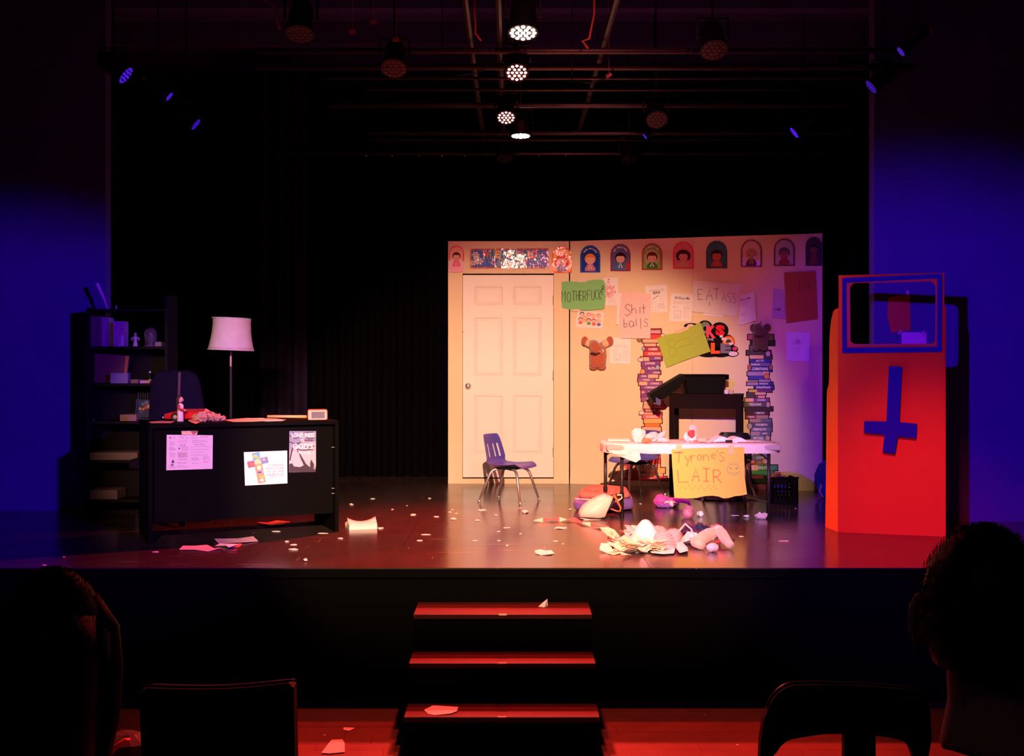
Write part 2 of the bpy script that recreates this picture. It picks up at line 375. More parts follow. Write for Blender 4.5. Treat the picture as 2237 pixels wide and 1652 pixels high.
# door face pieces: stiles, rails, raised panels
pan = []
for (ua, ub) in ((1036, 1098), (1121, 1183)):
    for (va, vb) in ((626, 667), (694, 822), (865, 992)): pan.append((ua, ub, va, vb))
b = MB()
cols = [1011, 1036, 1098, 1121, 1183, 1209]; rws = [601, 626, 667, 694, 822, 865, 992, 1043]
for i in range(5):
    for j in range(7):
        if i in (1, 3) and j in (1, 3, 5): continue
        s0, s1 = sz(PL, cols[i])[0], sz(PL, cols[i + 1])[0]; z1, z0 = PL.at(1100, rws[j]).z, PL.at(1100, rws[j + 1]).z
        flat_box(b, PL, s0, s1, z0, z1, -.006, .002)
b.build('door_frame', door, m=DOORP)
for ua, ub, va, vb in pan:
    b = MB(); s0, s1 = sz(PL, ua)[0], sz(PL, ub)[0]; z1, z0 = PL.at(1100, va).z, PL.at(1100, vb).z
    rings = [(0, .002), (.009, -.005), (.014, -.005), (.032, .001), (.04, .001)]
    vs = []
    for ins, o in rings:
        for s_, z in ((s0 + ins, z0 + ins), (s1 - ins, z0 + ins), (s1 - ins, z1 - ins), (s0 + ins, z1 - ins)):
            v = PL.p0 + PL.e * s_ + PL.n * o; vs.append((v.x, v.y, z))
    fs = [(4 * r + k, 4 * r + (k + 1) % 4, 4 * r + 4 + (k + 1) % 4, 4 * r + 4 + k) for r in range(4) for k in range(4)] + [(16, 17, 18, 19)]
    b.add(vs, fs); b.build('door_panel', door, m=DOORP)
p = PL.at(1023, 843)
M_ = Matrix.Rotation(PI / 2, 3, 'X')
MB().lathe([(.0, .065), (.018, .064), (.028, .052), (.03, .04), (.022, .026), (.011, .02), (.011, .008), (.031, .006), (.032, -.002)], p + Vector((0, -.0, 0)), 20, M_).build('door_knob', door, m=CHROME, smooth=True)
for v in (656, 821, 988):
    q = PL.at(1208.5, v); MB().tube([q + Vector((0, -.006, -.05)), q + Vector((0, -.006, .05))], .006, 8).build('hinge', door, m=CHROME)
q = PL.at(1100, 1043); flat_box(MB(), PL, d0, d1, zb - .015, zb - .0005, -.039, -.03).build('threshold_gap', tl, m=GAP)

tr = thing('set_wall', (1.76, 10.75, 0), 'wide cream set wall covered in classroom papers, angled to the right of the door', 'set wall')
flat_box(MB(), PR, 0, PR.len / 2 - .0008, 0, 2.44, -.04, 0).build('wall_panel', tr, m=FLATP)
flat_box(MB(), PR, PR.len / 2 + .0008, PR.len, 0, 2.44, -.04, 0).build('wall_panel', tr, m=FLATP)
flat_box(MB(), PR, 0, PR.len, 0, .05, .0, .006).build('kickboard', tr, m=FLATP)
for s_ in (.02, 1.2, PR.len - .06): flat_box(MB(), PR, s_, s_ + .04, 0, 2.42, -.09, -.041).build('brace', tr, m=BLACKP)

# ------------------------------------------------------------------ lighting rig
def par_can(loc, aim, lens_col, strength, label, group, leds=True, off=False, yoke=0.14, zpipe=3.45, led_s=None, rr=0.092, top_z=4.6):
    t = thing('stage_lamp', loc, label, 'stage light', group)
    L0 = Vector(loc); R = Vector(aim).normalized().to_track_quat('-Z', 'Y').to_matrix()
    MB().lathe([(rr, 0.0), (rr + .006, .0), (rr + .006, .03), (rr * .93, .04), (rr * .9, .17), (rr * .72, .22), (.04, .235), (0.0, .236)], L0, 20, R).build('lamp_body', t, m=LAMPB, smooth=False)
    lm = mat('lens_%d_%d_%d_%d' % (lens_col[0] * 99, lens_col[1] * 99, lens_col[2] * 99, strength * 10), (0.02, 0.02, 0.02), 0.3, em=None if off else lens_col, es=strength)
    MB().lathe([(0.0, .004), (rr * .985, .004), (rr * .985, .010)], L0, 20, R).build('lens', t, m=lm)
    lens = t.children[-1]
    if leds:
        ls = led_s if led_s is not None else strength * 6
        hot = (tuple(min(1, c * .6 + .4) for c in lens_col) if lens_col[2] < .9 else lens_col) if not off else (.05, .05, .05)
        dm = mat('led_%d_%d_%d_%d' % (hot[0] * 99, hot[1] * 99, hot[2] * 99, ls * 10), (.06, .05, .06), .3, em=None if off else hot, es=ls)
        bb = MB()
        for cnt, rad in ((1, 0), (6, rr * .4), (12, rr * .78)):
            for k in range(cnt):
                a = 2 * PI * k / cnt; bb.lathe([(0.0, -.004), (rr * .13, -.003), (rr * .16, .002)], L0 + R @ Vector((rad * math.cos(a), rad * math.sin(a), 0)), 8, R)
        bb.build('led_array', lens, m=dm)
    piv = L0 + R @ Vector((0, 0, .11)); top = Vector((piv.x, piv.y, zpipe - .03))
    if top.z - piv.z > .3: top.z = piv.z + .26
    bb = MB()
    for s_ in (-1, 1):
        q = piv + Vector((s_ * (rr + .018), 0, 0)); bb.tube([q, q + Vector((0, 0, .12)), Vector((q.x, piv.y, max(top.z - .05, q.z + .13)))], .008, 6)
    zt_ = max(top.z - .05, piv.z + .13); bb.tube([(piv.x - rr - .018, piv.y, zt_), (piv.x + rr + .018, piv.y, zt_)], .008, 6)
    bb.build('yoke', t, m=LAMPB)
    cb = MB(); cb.box((piv.x - .02, piv.y - .03, zt_), (piv.x + .02, piv.y + .03, zpipe + .025)); cb.tube([(piv.x, piv.y, zpipe), (piv.x, piv.y, top_z)], .008, 6); cb.build('clamp', t, m=LAMPB)
    return t
RED = (1.0, 0.16, 0.05)
g = 'lamps hung down the middle of the lighting grid'
def lampspot(pos, aim, col, power, half, blend=.35): 
    pos = Vector(pos); aim = Vector(aim).normalized(); return spot(pos + aim * .03, pos + aim * 3, col, power, half, blend, .07)
def tl_(deg): a = math.radians(deg); return (0, -math.sin(a), -math.cos(a))
L1, L2, L3, L4 = (.07, 6.95, 3.30), (.035, 7.9, 3.30), (-.05, 9.3, 3.29), (.08, 10.1, 3.30)
par_can(L1, tl_(14), (1, .35, .12), 8, 'glowing white-hot stage lamp, nearest of the middle row', g, led_s=30)
par_can(L2, tl_(34), (1, .11, .015), 5, 'glowing orange-red stage lamp, second of the middle row', g, led_s=3.2, rr=.08)
par_can(L3, tl_(32), (1, .06, .01), 5, 'glowing deep red stage lamp, third of the middle row', g, led_s=2.6, rr=.078)
par_can(L4, tl_(3), (1, .5, .35), 3, 'thin flat glowing lamp, farthest and lowest of the middle row', g, led_s=30)
lampspot(L1, tl_(14), (1, .10, .07), 420, 38, .9)
lampspot(L2, tl_(34), (1, .025, .015), 900, 26)
lampspot(L3, tl_(32), (1, .04, .03), 3000, 45, 1.0)
lampspot(L4, tl_(27), (1, .36, .28), 260, 50, .8)
g2 = 'blue side lamps of the lighting grid'
BL = (.08, .01, 1.0)
for u, v, lab, rr, st_ in ((275, 165, 'large blue glowing lamp high at the upper left', .075, 0.5), (428, 272, 'dim blue lamp, lowest of the three at upper left', .06, .35), (370, 211, 'small blue lamp between the two larger ones at upper left', .04, .5),
                      (1735, 290, 'brightest blue slanted lamp at the upper right', .06, .8), (1903, 190, 'dim blue lamp high above the orange booth', .06, .3), (1968, 113, 'tiny blue lamp, highest at the upper right', .035, .4), (1409, 298, 'tiny blue glint lamp in the grid right of the middle row', .03, .8)):
    p = pz(u, v, 3.30) if False else wp(u, v, dz(v, 3.30)); sg = 1 if u < CX else -1
    par_can(p, (sg * .78, .06, -.62), BL, st_, lab, g2, led_s=st_ * 1.6, rr=rr)
g3 = 'unlit lamps of the lighting grid'
for u, v, lab, t_, rr in ((1435, 262, 'unlit lamp with pale grey lens right of the red lamps', 40, .085), (1103, 346, 'unlit dark lamp below the row of glowing lamps', 20, .085), (1375, 349, 'unlit dark lamp low on the right of the far pipe', 20, .085), (655, 75, 'unlit black lamp high on the left of the grid', 20, .085), (860, 150, 'unlit black lamp on the second pipe left of centre', 30, .085), (1560, 110, 'unlit black lamp right of the orange cables', 30, .085)):
    d = dz(v, 3.28); par_can(wp(u, v, min(d, 11.2)), tl_(t_), (.3, .25, .25), .0, lab, g3, off=True, rr=rr)
# pipes
pipes = []
for u0, u1, v, d, r, lab in ((560, 1960, 111, 7.86, .024, 'thick horizontal grid pipe nearest the front'), (560, 2000, 146, 8.3, .026, 'second horizontal grid pipe from the front'), (700, 1900, 171, 8.62, .012, 'thin grid rod behind the second pipe'),
                             (800, 1750, 196, 9.0, .012, 'thin rail behind the second glowing lamp'), (720, 1850, 230, 9.5, .024, 'grid pipe beside the deep red lamp'), (800, 1900, 291, 10.55, .02, 'grid pipe just above the flattest lamp'),
                             (800, 1700, 306, 10.9, .014, 'thin pipe just below the flattest lamp'), (600, 1900, 336, 11.3, .016, 'farthest and lowest grid pipe with small hooks')):
    a, c = wp(u0, v, d), wp(u1, v, d)
    o = MB().tube([a, c], r, 8).build('grid_pipe', m=STEEL, smooth=True); tag(o, lab, 'pipe', 'pipes of the lighting grid')
    if v == 336:
        for u in (800, 857, 916, 965, 1015, 1065, 1177, 1236):
            q = wp(u, v + 3, d); MB().ball(q + Vector((0, -.012, -.008)), .012, n=8).build('hook', o, m=CHROME)
for u, z_, lab in ((1020, 3.52, 'long grid pipe running front to back left of the lamps'), (1090, 3.5, 'red-lit grid pipe running front to back beside the lamps'), (1340, 3.52, 'long grid pipe running front to back on the right')):
    x = (u - CX) * 7.2 / F
    o = MB().tube([(x, 5.6, z_), (x, 11.4, z_)], .024, 8).build('grid_pipe', m=STEEL); tag(o, lab, 'pipe', 'pipes of the lighting grid')
ORC = mat('orange_cable', (.8, .2, .06), .5)
def cable(pts, r, m, name, lab, cat='cable'):
    q0 = wp(*pts[0]); o = MB().tube([(q0.x, q0.y, 4.6)] + [wp(*p) for p in pts], r, 6).build(name, m=m, smooth=True); return tag(o, lab, cat)
cable([(1037, 30, 7.1), (1039, 55, 7.1), (1038, 72, 7.1), (1051, 89, 7.1)], .006, ORC, 'hanging_cable', 'thin orange cable hanging left of the brightest lamp')
cable([(1298, 30, 7.2), (1292, 60, 7.2), (1287, 85, 7.2), (1272, 90, 7.2), (1285, 106, 7.2)], .008, ORC, 'hanging_cable', 'bent orange cable hanging right of the brightest lamp')
cable([(1250, 176, 8.0), (1290, 182, 8.0), (1320, 172, 8.0), (1340, 150, 8.0)], .004, LAMPB, 'hanging_cable', 'thin black cable sagging beneath the second grid pipe')
cable([(966, 150, 8.2), (1000, 165, 8.2), (1040, 160, 8.2), (1075, 140, 8.2)], .004, LAMPB, 'hanging_cable', 'thin black cable sagging left of the second lamp')
cable([(575, 0, 6.9), (600, 12, 6.9), (604, 40, 6.9), (612, 62, 6.9)], .012, mat('grey_cable', (.3, .22, .22), .5), 'hanging_cable', 'looped grey cable hanging at the top left of the grid')
TG = mat('red_tag', (.75, .2, .2), .6)
for u, v, d, a, lab in ((1330, 165, 8.0, .6, 'small red tag tilted on a grid pipe right of the lamps'), (770, 70, 7.5, .1, 'small red tag left of the grid centre near the top'), (865, 87, 7.6, .0, 'faint narrow red tag above the second pipe at left'), (816, 48, 7.4, 0, 'small pinkish tag hanging on two wires at the top')):
    c = wp(u, v, d); R = Matrix.Rotation(-a, 4, 'Y'); b = MB(); b.box((-.022, -.003, -.012), (.022, .003, .014), Matrix.Translation(c) @ R); b.tube([c, (c.x, c.y, 4.6)], .0015, 4)
    tag(b.build('equipment_tag', m=TG), lab, 'tag')
# FOH units
for i, (pos, to, colr, pw, half, bl) in enumerate(FOH):
    aim = (Vector(to) - Vector(pos)).normalized()
    spot(Vector(pos) + aim * .03, to, colr, pw, half, bl, .03 if i == 0 else .08)
    par_can(pos, aim, tuple(min(1, c + .02) for c in colr), 25, ['warm amber front lamp above the seats, second from the right of centre', 'pinkish front lamp above the seats left of centre', 'violet front lamp at the far left', 'violet front lamp at the far right', 'red front lamp right of the amber one', 'deep red front lamp above the right seats'][i], 'front lamps above the seats', led_s=20, zpipe=pos[2] + .2)
for z_, x0, x1, lab in ((3.45, -3.4, 3.4, 'front lighting bar above the seats'),):
    tag(MB().tube([(x0, .1, z_), (x1, .1, z_)], .024, 8).build('lighting_bar', m=STEEL), lab, 'pipe')
# unseen plates added to cut the amber beam at its top, bottom and right
px_, py_, pz_ = FOH[0][0]; Dn = .38
def ang(a): return Dn * math.tan(math.radians(a))
amb = [o for o in COL.objects if o.name.startswith('stage_lamp') and o.parent is None and o.get('label', '').startswith('warm amber')][0]
for lo, hi in (((px_ - .3, py_ + Dn, pz_ - ang(7.0)), (px_ + .3, py_ + Dn + .003, pz_ + .25)), ((px_ - .3, py_ + Dn, pz_ - .5), (px_ + .3, py_ + Dn + .003, pz_ - ang(26.9))), ((px_ + ang(11.2), py_ + Dn + .004, pz_ - .5), (px_ + .4, py_ + Dn + .007, pz_ + .25))):
    MB().box(lo, hi).build('beam_cut_plate', amb, m=LAMPB)
# ------------------------------------------------------------------ things taped on the set walls
WH = (.86, .80, .80); INK = (.10, .07, .09); GREY = (.42, .34, .38)
gA = 'arch-topped prayer cards in a row along the top of the set walls'
def arch(u0, u1, v0, v1, n=12):
    r = (u1 - u0) / 2; rv = min(r * 1.05, (v1 - v0) * .5); c = (u0 + u1) / 2
    return [(c + r * math.cos(PI * i / n), v0 + rv - rv * math.sin(PI * i / n)) for i in range(n + 1)] + [(u0, v1), (u1, v1)]
def arch_card(P, u0, u1, v0, v1, bor, bg, hair, body, skin, txt, label, kind='short', extra=None, off=.012):
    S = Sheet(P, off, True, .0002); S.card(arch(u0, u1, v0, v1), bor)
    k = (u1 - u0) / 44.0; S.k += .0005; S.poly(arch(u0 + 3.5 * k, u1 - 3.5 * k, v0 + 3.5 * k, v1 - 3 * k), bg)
    c = (u0 + u1) / 2; hy = v0 + 31 * k
    for q in range(7):   # specks round the border
        a = PI * (q + .5) / 7; S.ell(c + 20.3 * k * math.cos(a), v0 + 22.5 * k - 21 * k * math.sin(a), 1 * k, 1 * k, tuple(min(1, x + .3) for x in bor), 6)
    if extra: extra(S, c, hy, k, v1)
    if kind == 'long':
        S.ell(c - 10 * k, hy + 7 * k, 6 * k, 8 * k, hair); S.ell(c + 10 * k, hy + 7 * k, 6 * k, 8 * k, hair)
    if kind == 'curly':
        for a in range(-30, 211, 30): S.ell(c + 11 * k * math.cos(math.radians(a)), hy - 9 * k * math.sin(math.radians(a)), 5 * k, 5 * k, hair, 9)
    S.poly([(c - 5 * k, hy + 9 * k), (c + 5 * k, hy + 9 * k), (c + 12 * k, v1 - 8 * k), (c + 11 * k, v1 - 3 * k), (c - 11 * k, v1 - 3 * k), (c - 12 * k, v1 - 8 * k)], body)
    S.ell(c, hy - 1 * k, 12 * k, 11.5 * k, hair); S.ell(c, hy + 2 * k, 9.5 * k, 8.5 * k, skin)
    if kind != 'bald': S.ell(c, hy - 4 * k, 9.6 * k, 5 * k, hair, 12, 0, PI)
    for s_ in (-1, 1):
        S.line([(c + s_ * 5 * k - 1.6 * k, hy + 2 * k), (c + s_ * 5 * k, hy + 3 * k), (c + s_ * 5 * k + 1.6 * k, hy + 2 * k)], .8 * k, (.12, .04, .04))
        S.ell(c + s_ * 6 * k, hy + 5 * k, 1.6 * k, 1 * k, (.85, .3, .28), 8)
    S.line([(c - 2 * k, hy + 5.5 * k), (c, hy + 6.8 * k), (c + 2 * k, hy + 5.5 * k)], .9 * k, (.5, .08, .08))
    for s_ in (-1, 1): S.poly([(c + s_ * 5 * k, v1 - 8 * k), (c + s_ * 1 * k, hy + 11 * k), (c + s_ * .2, hy + 12 * k), (c + s_ * 2 * k, v1 - 6 * k)], skin)
    if txt:
        ru, rv = 15.5 * k, 16.5 * k
        def fn(x, y):
            a = PI * (.86 - .72 * x); q = 1 + .22 * (y - .5); return (c + ru * q * math.cos(a), v0 + 24 * k - rv * q * math.sin(a))
        S.text(txt, 0, 0, 1, 1, (.9, .88, .85), .01, fn=fn)
    return S.done('prayer_card', label, 'poster', gA)
SK = (.82, .50, .38)
arch_card(PL, 980.5, 1014, 537, 585, (.85, .1, .12), (.9, .45, .35), (.1, .03, .03), (.9, .15, .3), (.85, .45, .4), '', 'pink arch card with a dark-haired smiling child at the left end of the row', 'short',
          lambda S, c, hy, k, v1: S.poly([(980.5, 570), (990, 566), (1006, 568), (1014, 572), (1014, 584), (980.5, 584)], (.85, .6, .7)))
S = Sheet(PL, .018); S.card([(979.8, 583), (1013, 584), (1012, 594), (996, 596), (979.8, 594)], (.9, .42, .6)); S.done('folded_card', 'pink curled paper strip below the leftmost arch card', 'paper')
arch_card(PL, 1205, 1248.5, 538, 596, (.82, .16, .03), (.95, .55, .12), (.72, .1, .03), (.25, .25, .65), SK, '', 'orange arch card with a praying red-haired girl in a blue cap', 'long',
          lambda S, c, hy, k, v1: None, off=.022)
arch_card(PR, 1268, 1312, 536, 595.5, (.03, .1, .42), (.02, .05, .3), (.85, .28, .05), (.5, .2, .4), SK, 'WHEN I AM SCARED', 'navy arch card reading WHEN I AM SCARED with an orange-haired boy')
arch_card(PR, 1334, 1378, 533, 592.5, (.25, .05, .12), (.12, .12, .3), (.04, .01, .02), (.05, .2, .5), SK, 'MY BEDTIME', 'dark arch card reading MY BEDTIME with a child under blue covers', 'short',
          lambda S, c, hy, k, v1: S.poly([(c - 20 * k, v1 - 3 * k), (c + 3 * k, v1 - 3 * k), (c + 20 * k, v1 - 25 * k), (c + 20 * k, v1 - 3 * k)], (.55, .04, .03)))
arch_card(PR, 1402.5, 1447.5, 531.5, 590, (.4, .1, .05), (.3, .42, .12), (.14, .03, .01), (.04, .25, .06), SK, 'AT MEAL TIME', 'green arch card with a brown-haired boy, fifth in the row',
          extra=lambda S, c, hy, k, v1: S.ell(c, hy, 16 * k, 17 * k, (.55, .55, .3)))
arch_card(PR, 1470.5, 1516, 527.5, 587.5, (.75, .1, .15), (.75, .2, .22), (.08, .02, .03), (.6, .35, .2), (.75, .35, .35), '', 'rose arch card with a curly dark-haired girl, sixth in the row', 'curly')
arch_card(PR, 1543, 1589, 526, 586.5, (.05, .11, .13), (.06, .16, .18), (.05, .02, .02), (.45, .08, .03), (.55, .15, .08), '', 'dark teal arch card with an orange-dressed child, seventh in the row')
arch_card(PR, 1618.5, 1665, 523.5, 583.5, (.22, .08, .14), (.72, .48, .42), (.5, .26, .18), (.14, .03, .12), (.5, .25, .2), '', 'arch card with glare painted as a pale ground above the curled white papers, eighth in the row')  # glare put into the pale ground colour
arch_card(PR, 1690.5, 1736.5, 521, 581.5, (.22, .06, .08), (.52, .46, .50), (.12, .1, .12), (.4, .05, .07), (.35, .12, .12), '', 'crimson arch card with glare painted as a grey ground, ninth in the row')  # grey ground carries the glare as colour
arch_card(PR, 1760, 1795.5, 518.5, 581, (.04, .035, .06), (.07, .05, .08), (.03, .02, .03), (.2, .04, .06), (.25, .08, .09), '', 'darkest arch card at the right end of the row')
# banner
S = Sheet(PL, .012, True, .0002)
S.card([(1027, 544), (1198, 542.5), (1199, 586.5), (1027, 586.5)], (.6, .1, .12)); S.k += .0005
for i in range(18): S.rect(1028 + i * 9.4, 545, 1032.5 + i * 9.4, 585.5, ((.7, .35, .1), (.15, .1, .4), (.1, .3, .3))[i % 3])
S.poly([(1029.5, 547.5), (1196, 546), (1196.5, 583.5), (1029.5, 583.5)], (.10, .13, .5))
for i in range(26): S.ell(1052 + (i * 37 % 140), 549 + (i * 23 % 33), .8, .7, (.7, .7, .85), 6)
for cu, cv, r in ((1039, 557, 7), (1034, 575, 6), (1047, 572, 7.5), (1041, 566, 6)):
    for a in range(0, 360, 60): S.poly([(cu, cv), (cu + r * math.cos(math.radians(a - 20)), cv + r * .8 * math.sin(math.radians(a - 20))), (cu + r * 1.3 * math.cos(math.radians(a)), cv + r * 1.1 * math.sin(math.radians(a))), (cu + r * math.cos(math.radians(a + 20)), cv + r * .8 * math.sin(math.radians(a + 20)))], (.85, .68, .7))
    S.ell(cu, cv, 1.6, 1.4, (.55, .15, .2), 6)
pal = [(.85, .1, .06), (.04, .16, .14), (.9, .4, .05), (.12, .4, .5)]
for ch, u, c_ in zip('WHENSHOULD', (1055.5, 1071, 1083, 1092.5, 1108, 1120, 1130, 1143, 1154.5, 1164), (0, 1, 2, 3, 0, 3, 4, 1, 2, 0)):
    col_ = (pal + [(.85, .05, .2)])[c_]; wd = 13 if ch == 'W' else (8.5 if ch != 'O' else 11)
    S.text(ch, u - .8, 548, u + wd + .8, 565, (.85, .55, .6), .03); S.text(ch, u, 549, u + wd, 564, col_, .045)
for ch, u, c_, wd in zip('IPRAY?', (1077, 1091, 1103, 1115, 1129, 1144), ((.25, .02, .3), (.12, .25, .15), (.9, .15, .05), (.85, .04, .25), (.9, .45, .05), (.85, .1, .3)), (4, 8, 10, 12, 10, 8)):
    S.text(ch, u - .8, 566, u + wd + .8, 581, (.85, .55, .6), .03); S.text(ch, u, 567, u + wd, 580, c_, .045)
S.done('paper_banner', 'long glossy blue banner reading WHEN SHOULD I PRAY? above the door', 'banner')

def tear(quad, n=5, amp=.6, seed=1, sides=(0, 1, 2, 3)):
    rnd = random.Random(seed); out = []
    for i in range(4):
        a, b = quad[i], quad[(i + 1) % 4]; out.append(a)
        if i in sides:
            for k in range(1, n):
                t = k / n; out.append((a[0] * (1 - t) + b[0] * t + rnd.uniform(-amp, amp) * .5, a[1] * (1 - t) + b[1] * t + rnd.uniform(-amp, amp)))
    return out
def lines(S, u0, v0, u1, n, dv, rgb, sl=0.0, seed=0, wd=.7):
    rnd = random.Random(seed)
    for i in range(n):
        v = v0 + dv * i; e = u1 - rnd.uniform(0, .3) * (u1 - u0); a = u0
        while a < e - 1:
            b = min(e, a + rnd.uniform(2, 6)); S.line([(a, v + sl * (a - u0)), (b, v + sl * (b - u0))], wd, rgb); a = b + 1.2
# firework drawing
S = Sheet(PR, .008); S.card([(1318, 607), (1350, 606), (1351.5, 667), (1322, 668)], WH)
rnd = random.Random(5)
for a in range(0, 360, 24):
    r0, r1 = 4, rnd.uniform(8, 14); x, y = 1331, 635
    S.line([(x + r0 * math.cos(math.radians(a)), y + r0 * math.sin(math.radians(a))), (x + r1 * math.cos(math.radians(a)), y + r1 * 1.25 * math.sin(math.radians(a)))], 1.3, (.8, .05, .1))
for x, y in ((1330, 611), (1344, 638), (1341, 627), (1329, 617), (1328, 643)):
    for a in range(0, 180, 45): S.line([(x - 2 * math.cos(math.radians(a)), y - 2 * math.sin(math.radians(a))), (x + 2 * math.cos(math.radians(a)), y + 2 * math.sin(math.radians(a)))], .8, (.8, .08, .2))
lines(S, 1330, 650, 1346, 4, 3.5, (.75, .5, .5), seed=2)
S.done('drawing', 'white sheet with a red firework drawing, right of the green sign', 'drawing')
# green sign
S = Sheet(PR, .022); 
S.card([(1225, 617), (1243, 614.5), (1262, 616), (1264, 617), (1281, 616.5), (1283, 614), (1300, 611.5), (1315, 611), (1321, 615), (1323, 622), (1324, 650), (1322, 673), (1318, 676), (1290, 678), (1272, 679), (1271, 677), (1247, 678), (1243, 675), (1229, 673)], (.22, .58, .20), .0018)
bx = [(1228, 636, 1236, 660), (1240, 639, 1248, 660), (1250, 636, 1259, 658), (1260, 636, 1266, 657), (1267, 636, 1273, 656), (1275, 636, 1282, 659), (1284, 635, 1291, 655), (1293, 635, 1300, 656), (1301, 634, 1307, 654), (1309, 633, 1315, 655), (1315, 634, 1319, 644), (1316, 625, 1322, 634)]
S.hand('MOTHERFUCKER', bx, 1.25, (.03, .06, .02), 4)
S.done('paper_sign', 'torn green sheet with scrawled black capitals, taped across the wall joint', 'sign')
for u, v, c_ in ((1272, 614, (.8, .6, .5)), (1259, 678, (.85, .62, .45))):
    S = Sheet(PR, .0255); S.card([(u - 9, v - 1.5), (u + 8, v - 2.5), (u + 7, v + 3), (u - 8, v + 3)], c_, .0006); S.done('tape_strip', ('masking tape strip at the %s edge of the green sign' % ('top' if v < 650 else 'bottom')), 'tape')
# children faces
S = Sheet(PR, .008); S.card([(1262, 679), (1320, 683), (1316, 719), (1257, 715)], WH)
for i, (x, y, hc, bc) in enumerate(((1272, 686, (.08, .02, .02), None), (1286, 688, (.85, .2, .1), None), (1296, 690, (.85, .4, .1), None), (1308, 690, (.8, .2, .1), None), (1269, 698, (.25, .1, .08), (.85, .1, .12)), (1278, 695, (.8, .3, .2), (.85, .6, .1)), (1287, 700, (.2, .05, .05), (.1, .4, .15)), (1298, 701, (.6, .05, .05), (.8, .1, .08)), (1309, 702, (.85, .5, .2), (.1, .15, .6)))):
    if bc: S.ell(x, y + 7, 4.5, 3.3, bc, 10)
    S.ell(x, y, 5.2, 5, hc, 10); S.ell(x, y + 1, 4, 3.6, (.9, .6, .55), 10); S.ell(x, y + 2.2, 1.4, 1, (.8, .1, .1), 6)
    for s_ in (-1, 1): S.ell(x + s_ * 1.6, y, .5, .5, INK, 5)
S.done('drawing', 'small white card printed with a crowd of cartoon children, below the green sign', 'drawing')
# sheet behind, pink sign
S = Sheet(PR, .006); S.card([(1350, 640), (1362, 640), (1362, 711), (1347, 709)], WH); S.done('paper_sheet', 'narrow white strip of paper showing at the left of the pink sign', 'paper')
S = Sheet(PR, .006); S.card([(1410, 625), (1457, 621.5), (1458.5, 682), (1412, 684)], WH)
S.text('ALL ABOUT MY', 1418, 632, 1451, 637, (.45, .4, .4), 0, -1); S.text('BFF', 1427, 637, 1443, 643, INK, .02)
S.line([(1426, 655), (1432, 650), (1439, 646)], 1.1, INK); lines(S, 1441, 648, 1453, 3, 5, (.5, .45, .45), -.06, 4); lines(S, 1438, 664, 1455, 5, 2.4, (.3, .25, .28), -.08, 5)
S.line([(1423, 660), (1433, 659), (1433, 677), (1423, 678)], .7, GREY); S.ell(1426, 664, .7, 1, INK, 6); S.ell(1426, 671, .7, 1, INK, 6); lines(S, 1424, 680, 1450, 1, 3, (.8, .4, .4), -.1, 6)
S.done('worksheet', 'white worksheet headed ALL ABOUT MY BFF, tucked behind the pink sign', 'worksheet')
S = Sheet(PR, .024); S.card([(1359, 639), (1424, 642), (1421.5, 740), (1357, 739), (1353, 690)], (.92, .60, .58), .0025)
S.hand('Shit', [(1366, 665, 1379, 690), (1381, 665, 1391, 686), (1396, 662, 1402, 685), (1403, 665, 1411, 686)], 1.2, (.12, .05, .08), 2)
S.hand('balls', [(1364, 697, 1372, 716), (1375, 699, 1386, 715), (1388, 697, 1394, 712), (1399, 696, 1403, 718), (1407, 697, 1417, 714)], 1.2, (.12, .05, .08), 3)
S.line([(1403, 659), (1408, 655), (1416, 653)], .4, (.6, .3, .35)); S.line([(1404, 657), (1410, 660), (1419, 657)], .4, (.6, .3, .35)); lines(S, 1368, 724, 1381, 3, 2.5, (.75, .45, .45), 0, 7, .4)
for x in (1366, 1376, 1388): S.line([(x, 650), (x + 2, 643), (x + 5, 648)], .4, (.75, .45, .48))
S.done('paper_sign', 'tall pink sheet with two pencilled words in large letters', 'sign')
# worksheets
def worksheet(P, q, off, label, head=None, sc_=1.0, face=True, seed=0, gen=True):
    S = Sheet(P, off); S.card(q, WH); tl, trr, br, bl = q
    def m_(x, y): return ((tl[0] * (1 - x) + trr[0] * x) * (1 - y) + (bl[0] * (1 - x) + br[0] * x) * y, (tl[1] * (1 - x) + trr[1] * x) * (1 - y) + (bl[1] * (1 - x) + br[1] * x) * y)
    if head: S.text(head, 0, 0, 1, 1, (.05, .03, .08), .012, fn=lambda x, y: m_(.18 + .68 * x, .21 - .10 * y))
    rnd = random.Random(seed)
    def ln(x0, x1, y):
        a = x0
        while a < x1: b = min(x1, a + rnd.uniform(.06, .16)); S.line([m_(a, y), m_(b, y)], .6, GREY); a = b + .03
    for y in (.30, .36): ln(.14, .86, y)
    for y in (.46, .52): ln(.14, .4, y)
    for y in (.46, .52, .58, .64, .70): ln(.62, .92, y)
    if face:
        for a, c in (((.2, .62), (.5, .62)), ((.5, .62), (.5, .88)), ((.5, .88), (.2, .88)), ((.2, .88), (.2, .62))): S.line([m_(*a), m_(*c)], .7, GREY)
        for x in (.3, .4): p_ = m_(x, .72); S.ell(p_[0], p_[1], .7, .9, INK, 6)
        S.line([m_(.28, .8), m_(.35, .84), m_(.42, .8)], .6, INK)
    for y in (.78, .84): ln(.62, .9, y)
    return S.done('worksheet', label, 'worksheet')
worksheet(PR, [(1466, 640), (1514, 643), (1510, 704), (1462, 702)], .006, 'white worksheet headed All About Me with a square face, right of the pink sign', 'All About Me')
worksheet(PR, [(1333, 737), (1378, 739), (1377, 796), (1332, 794)], .006, 'cream worksheet taped to the wall right of the brown puppet', None, seed=3)
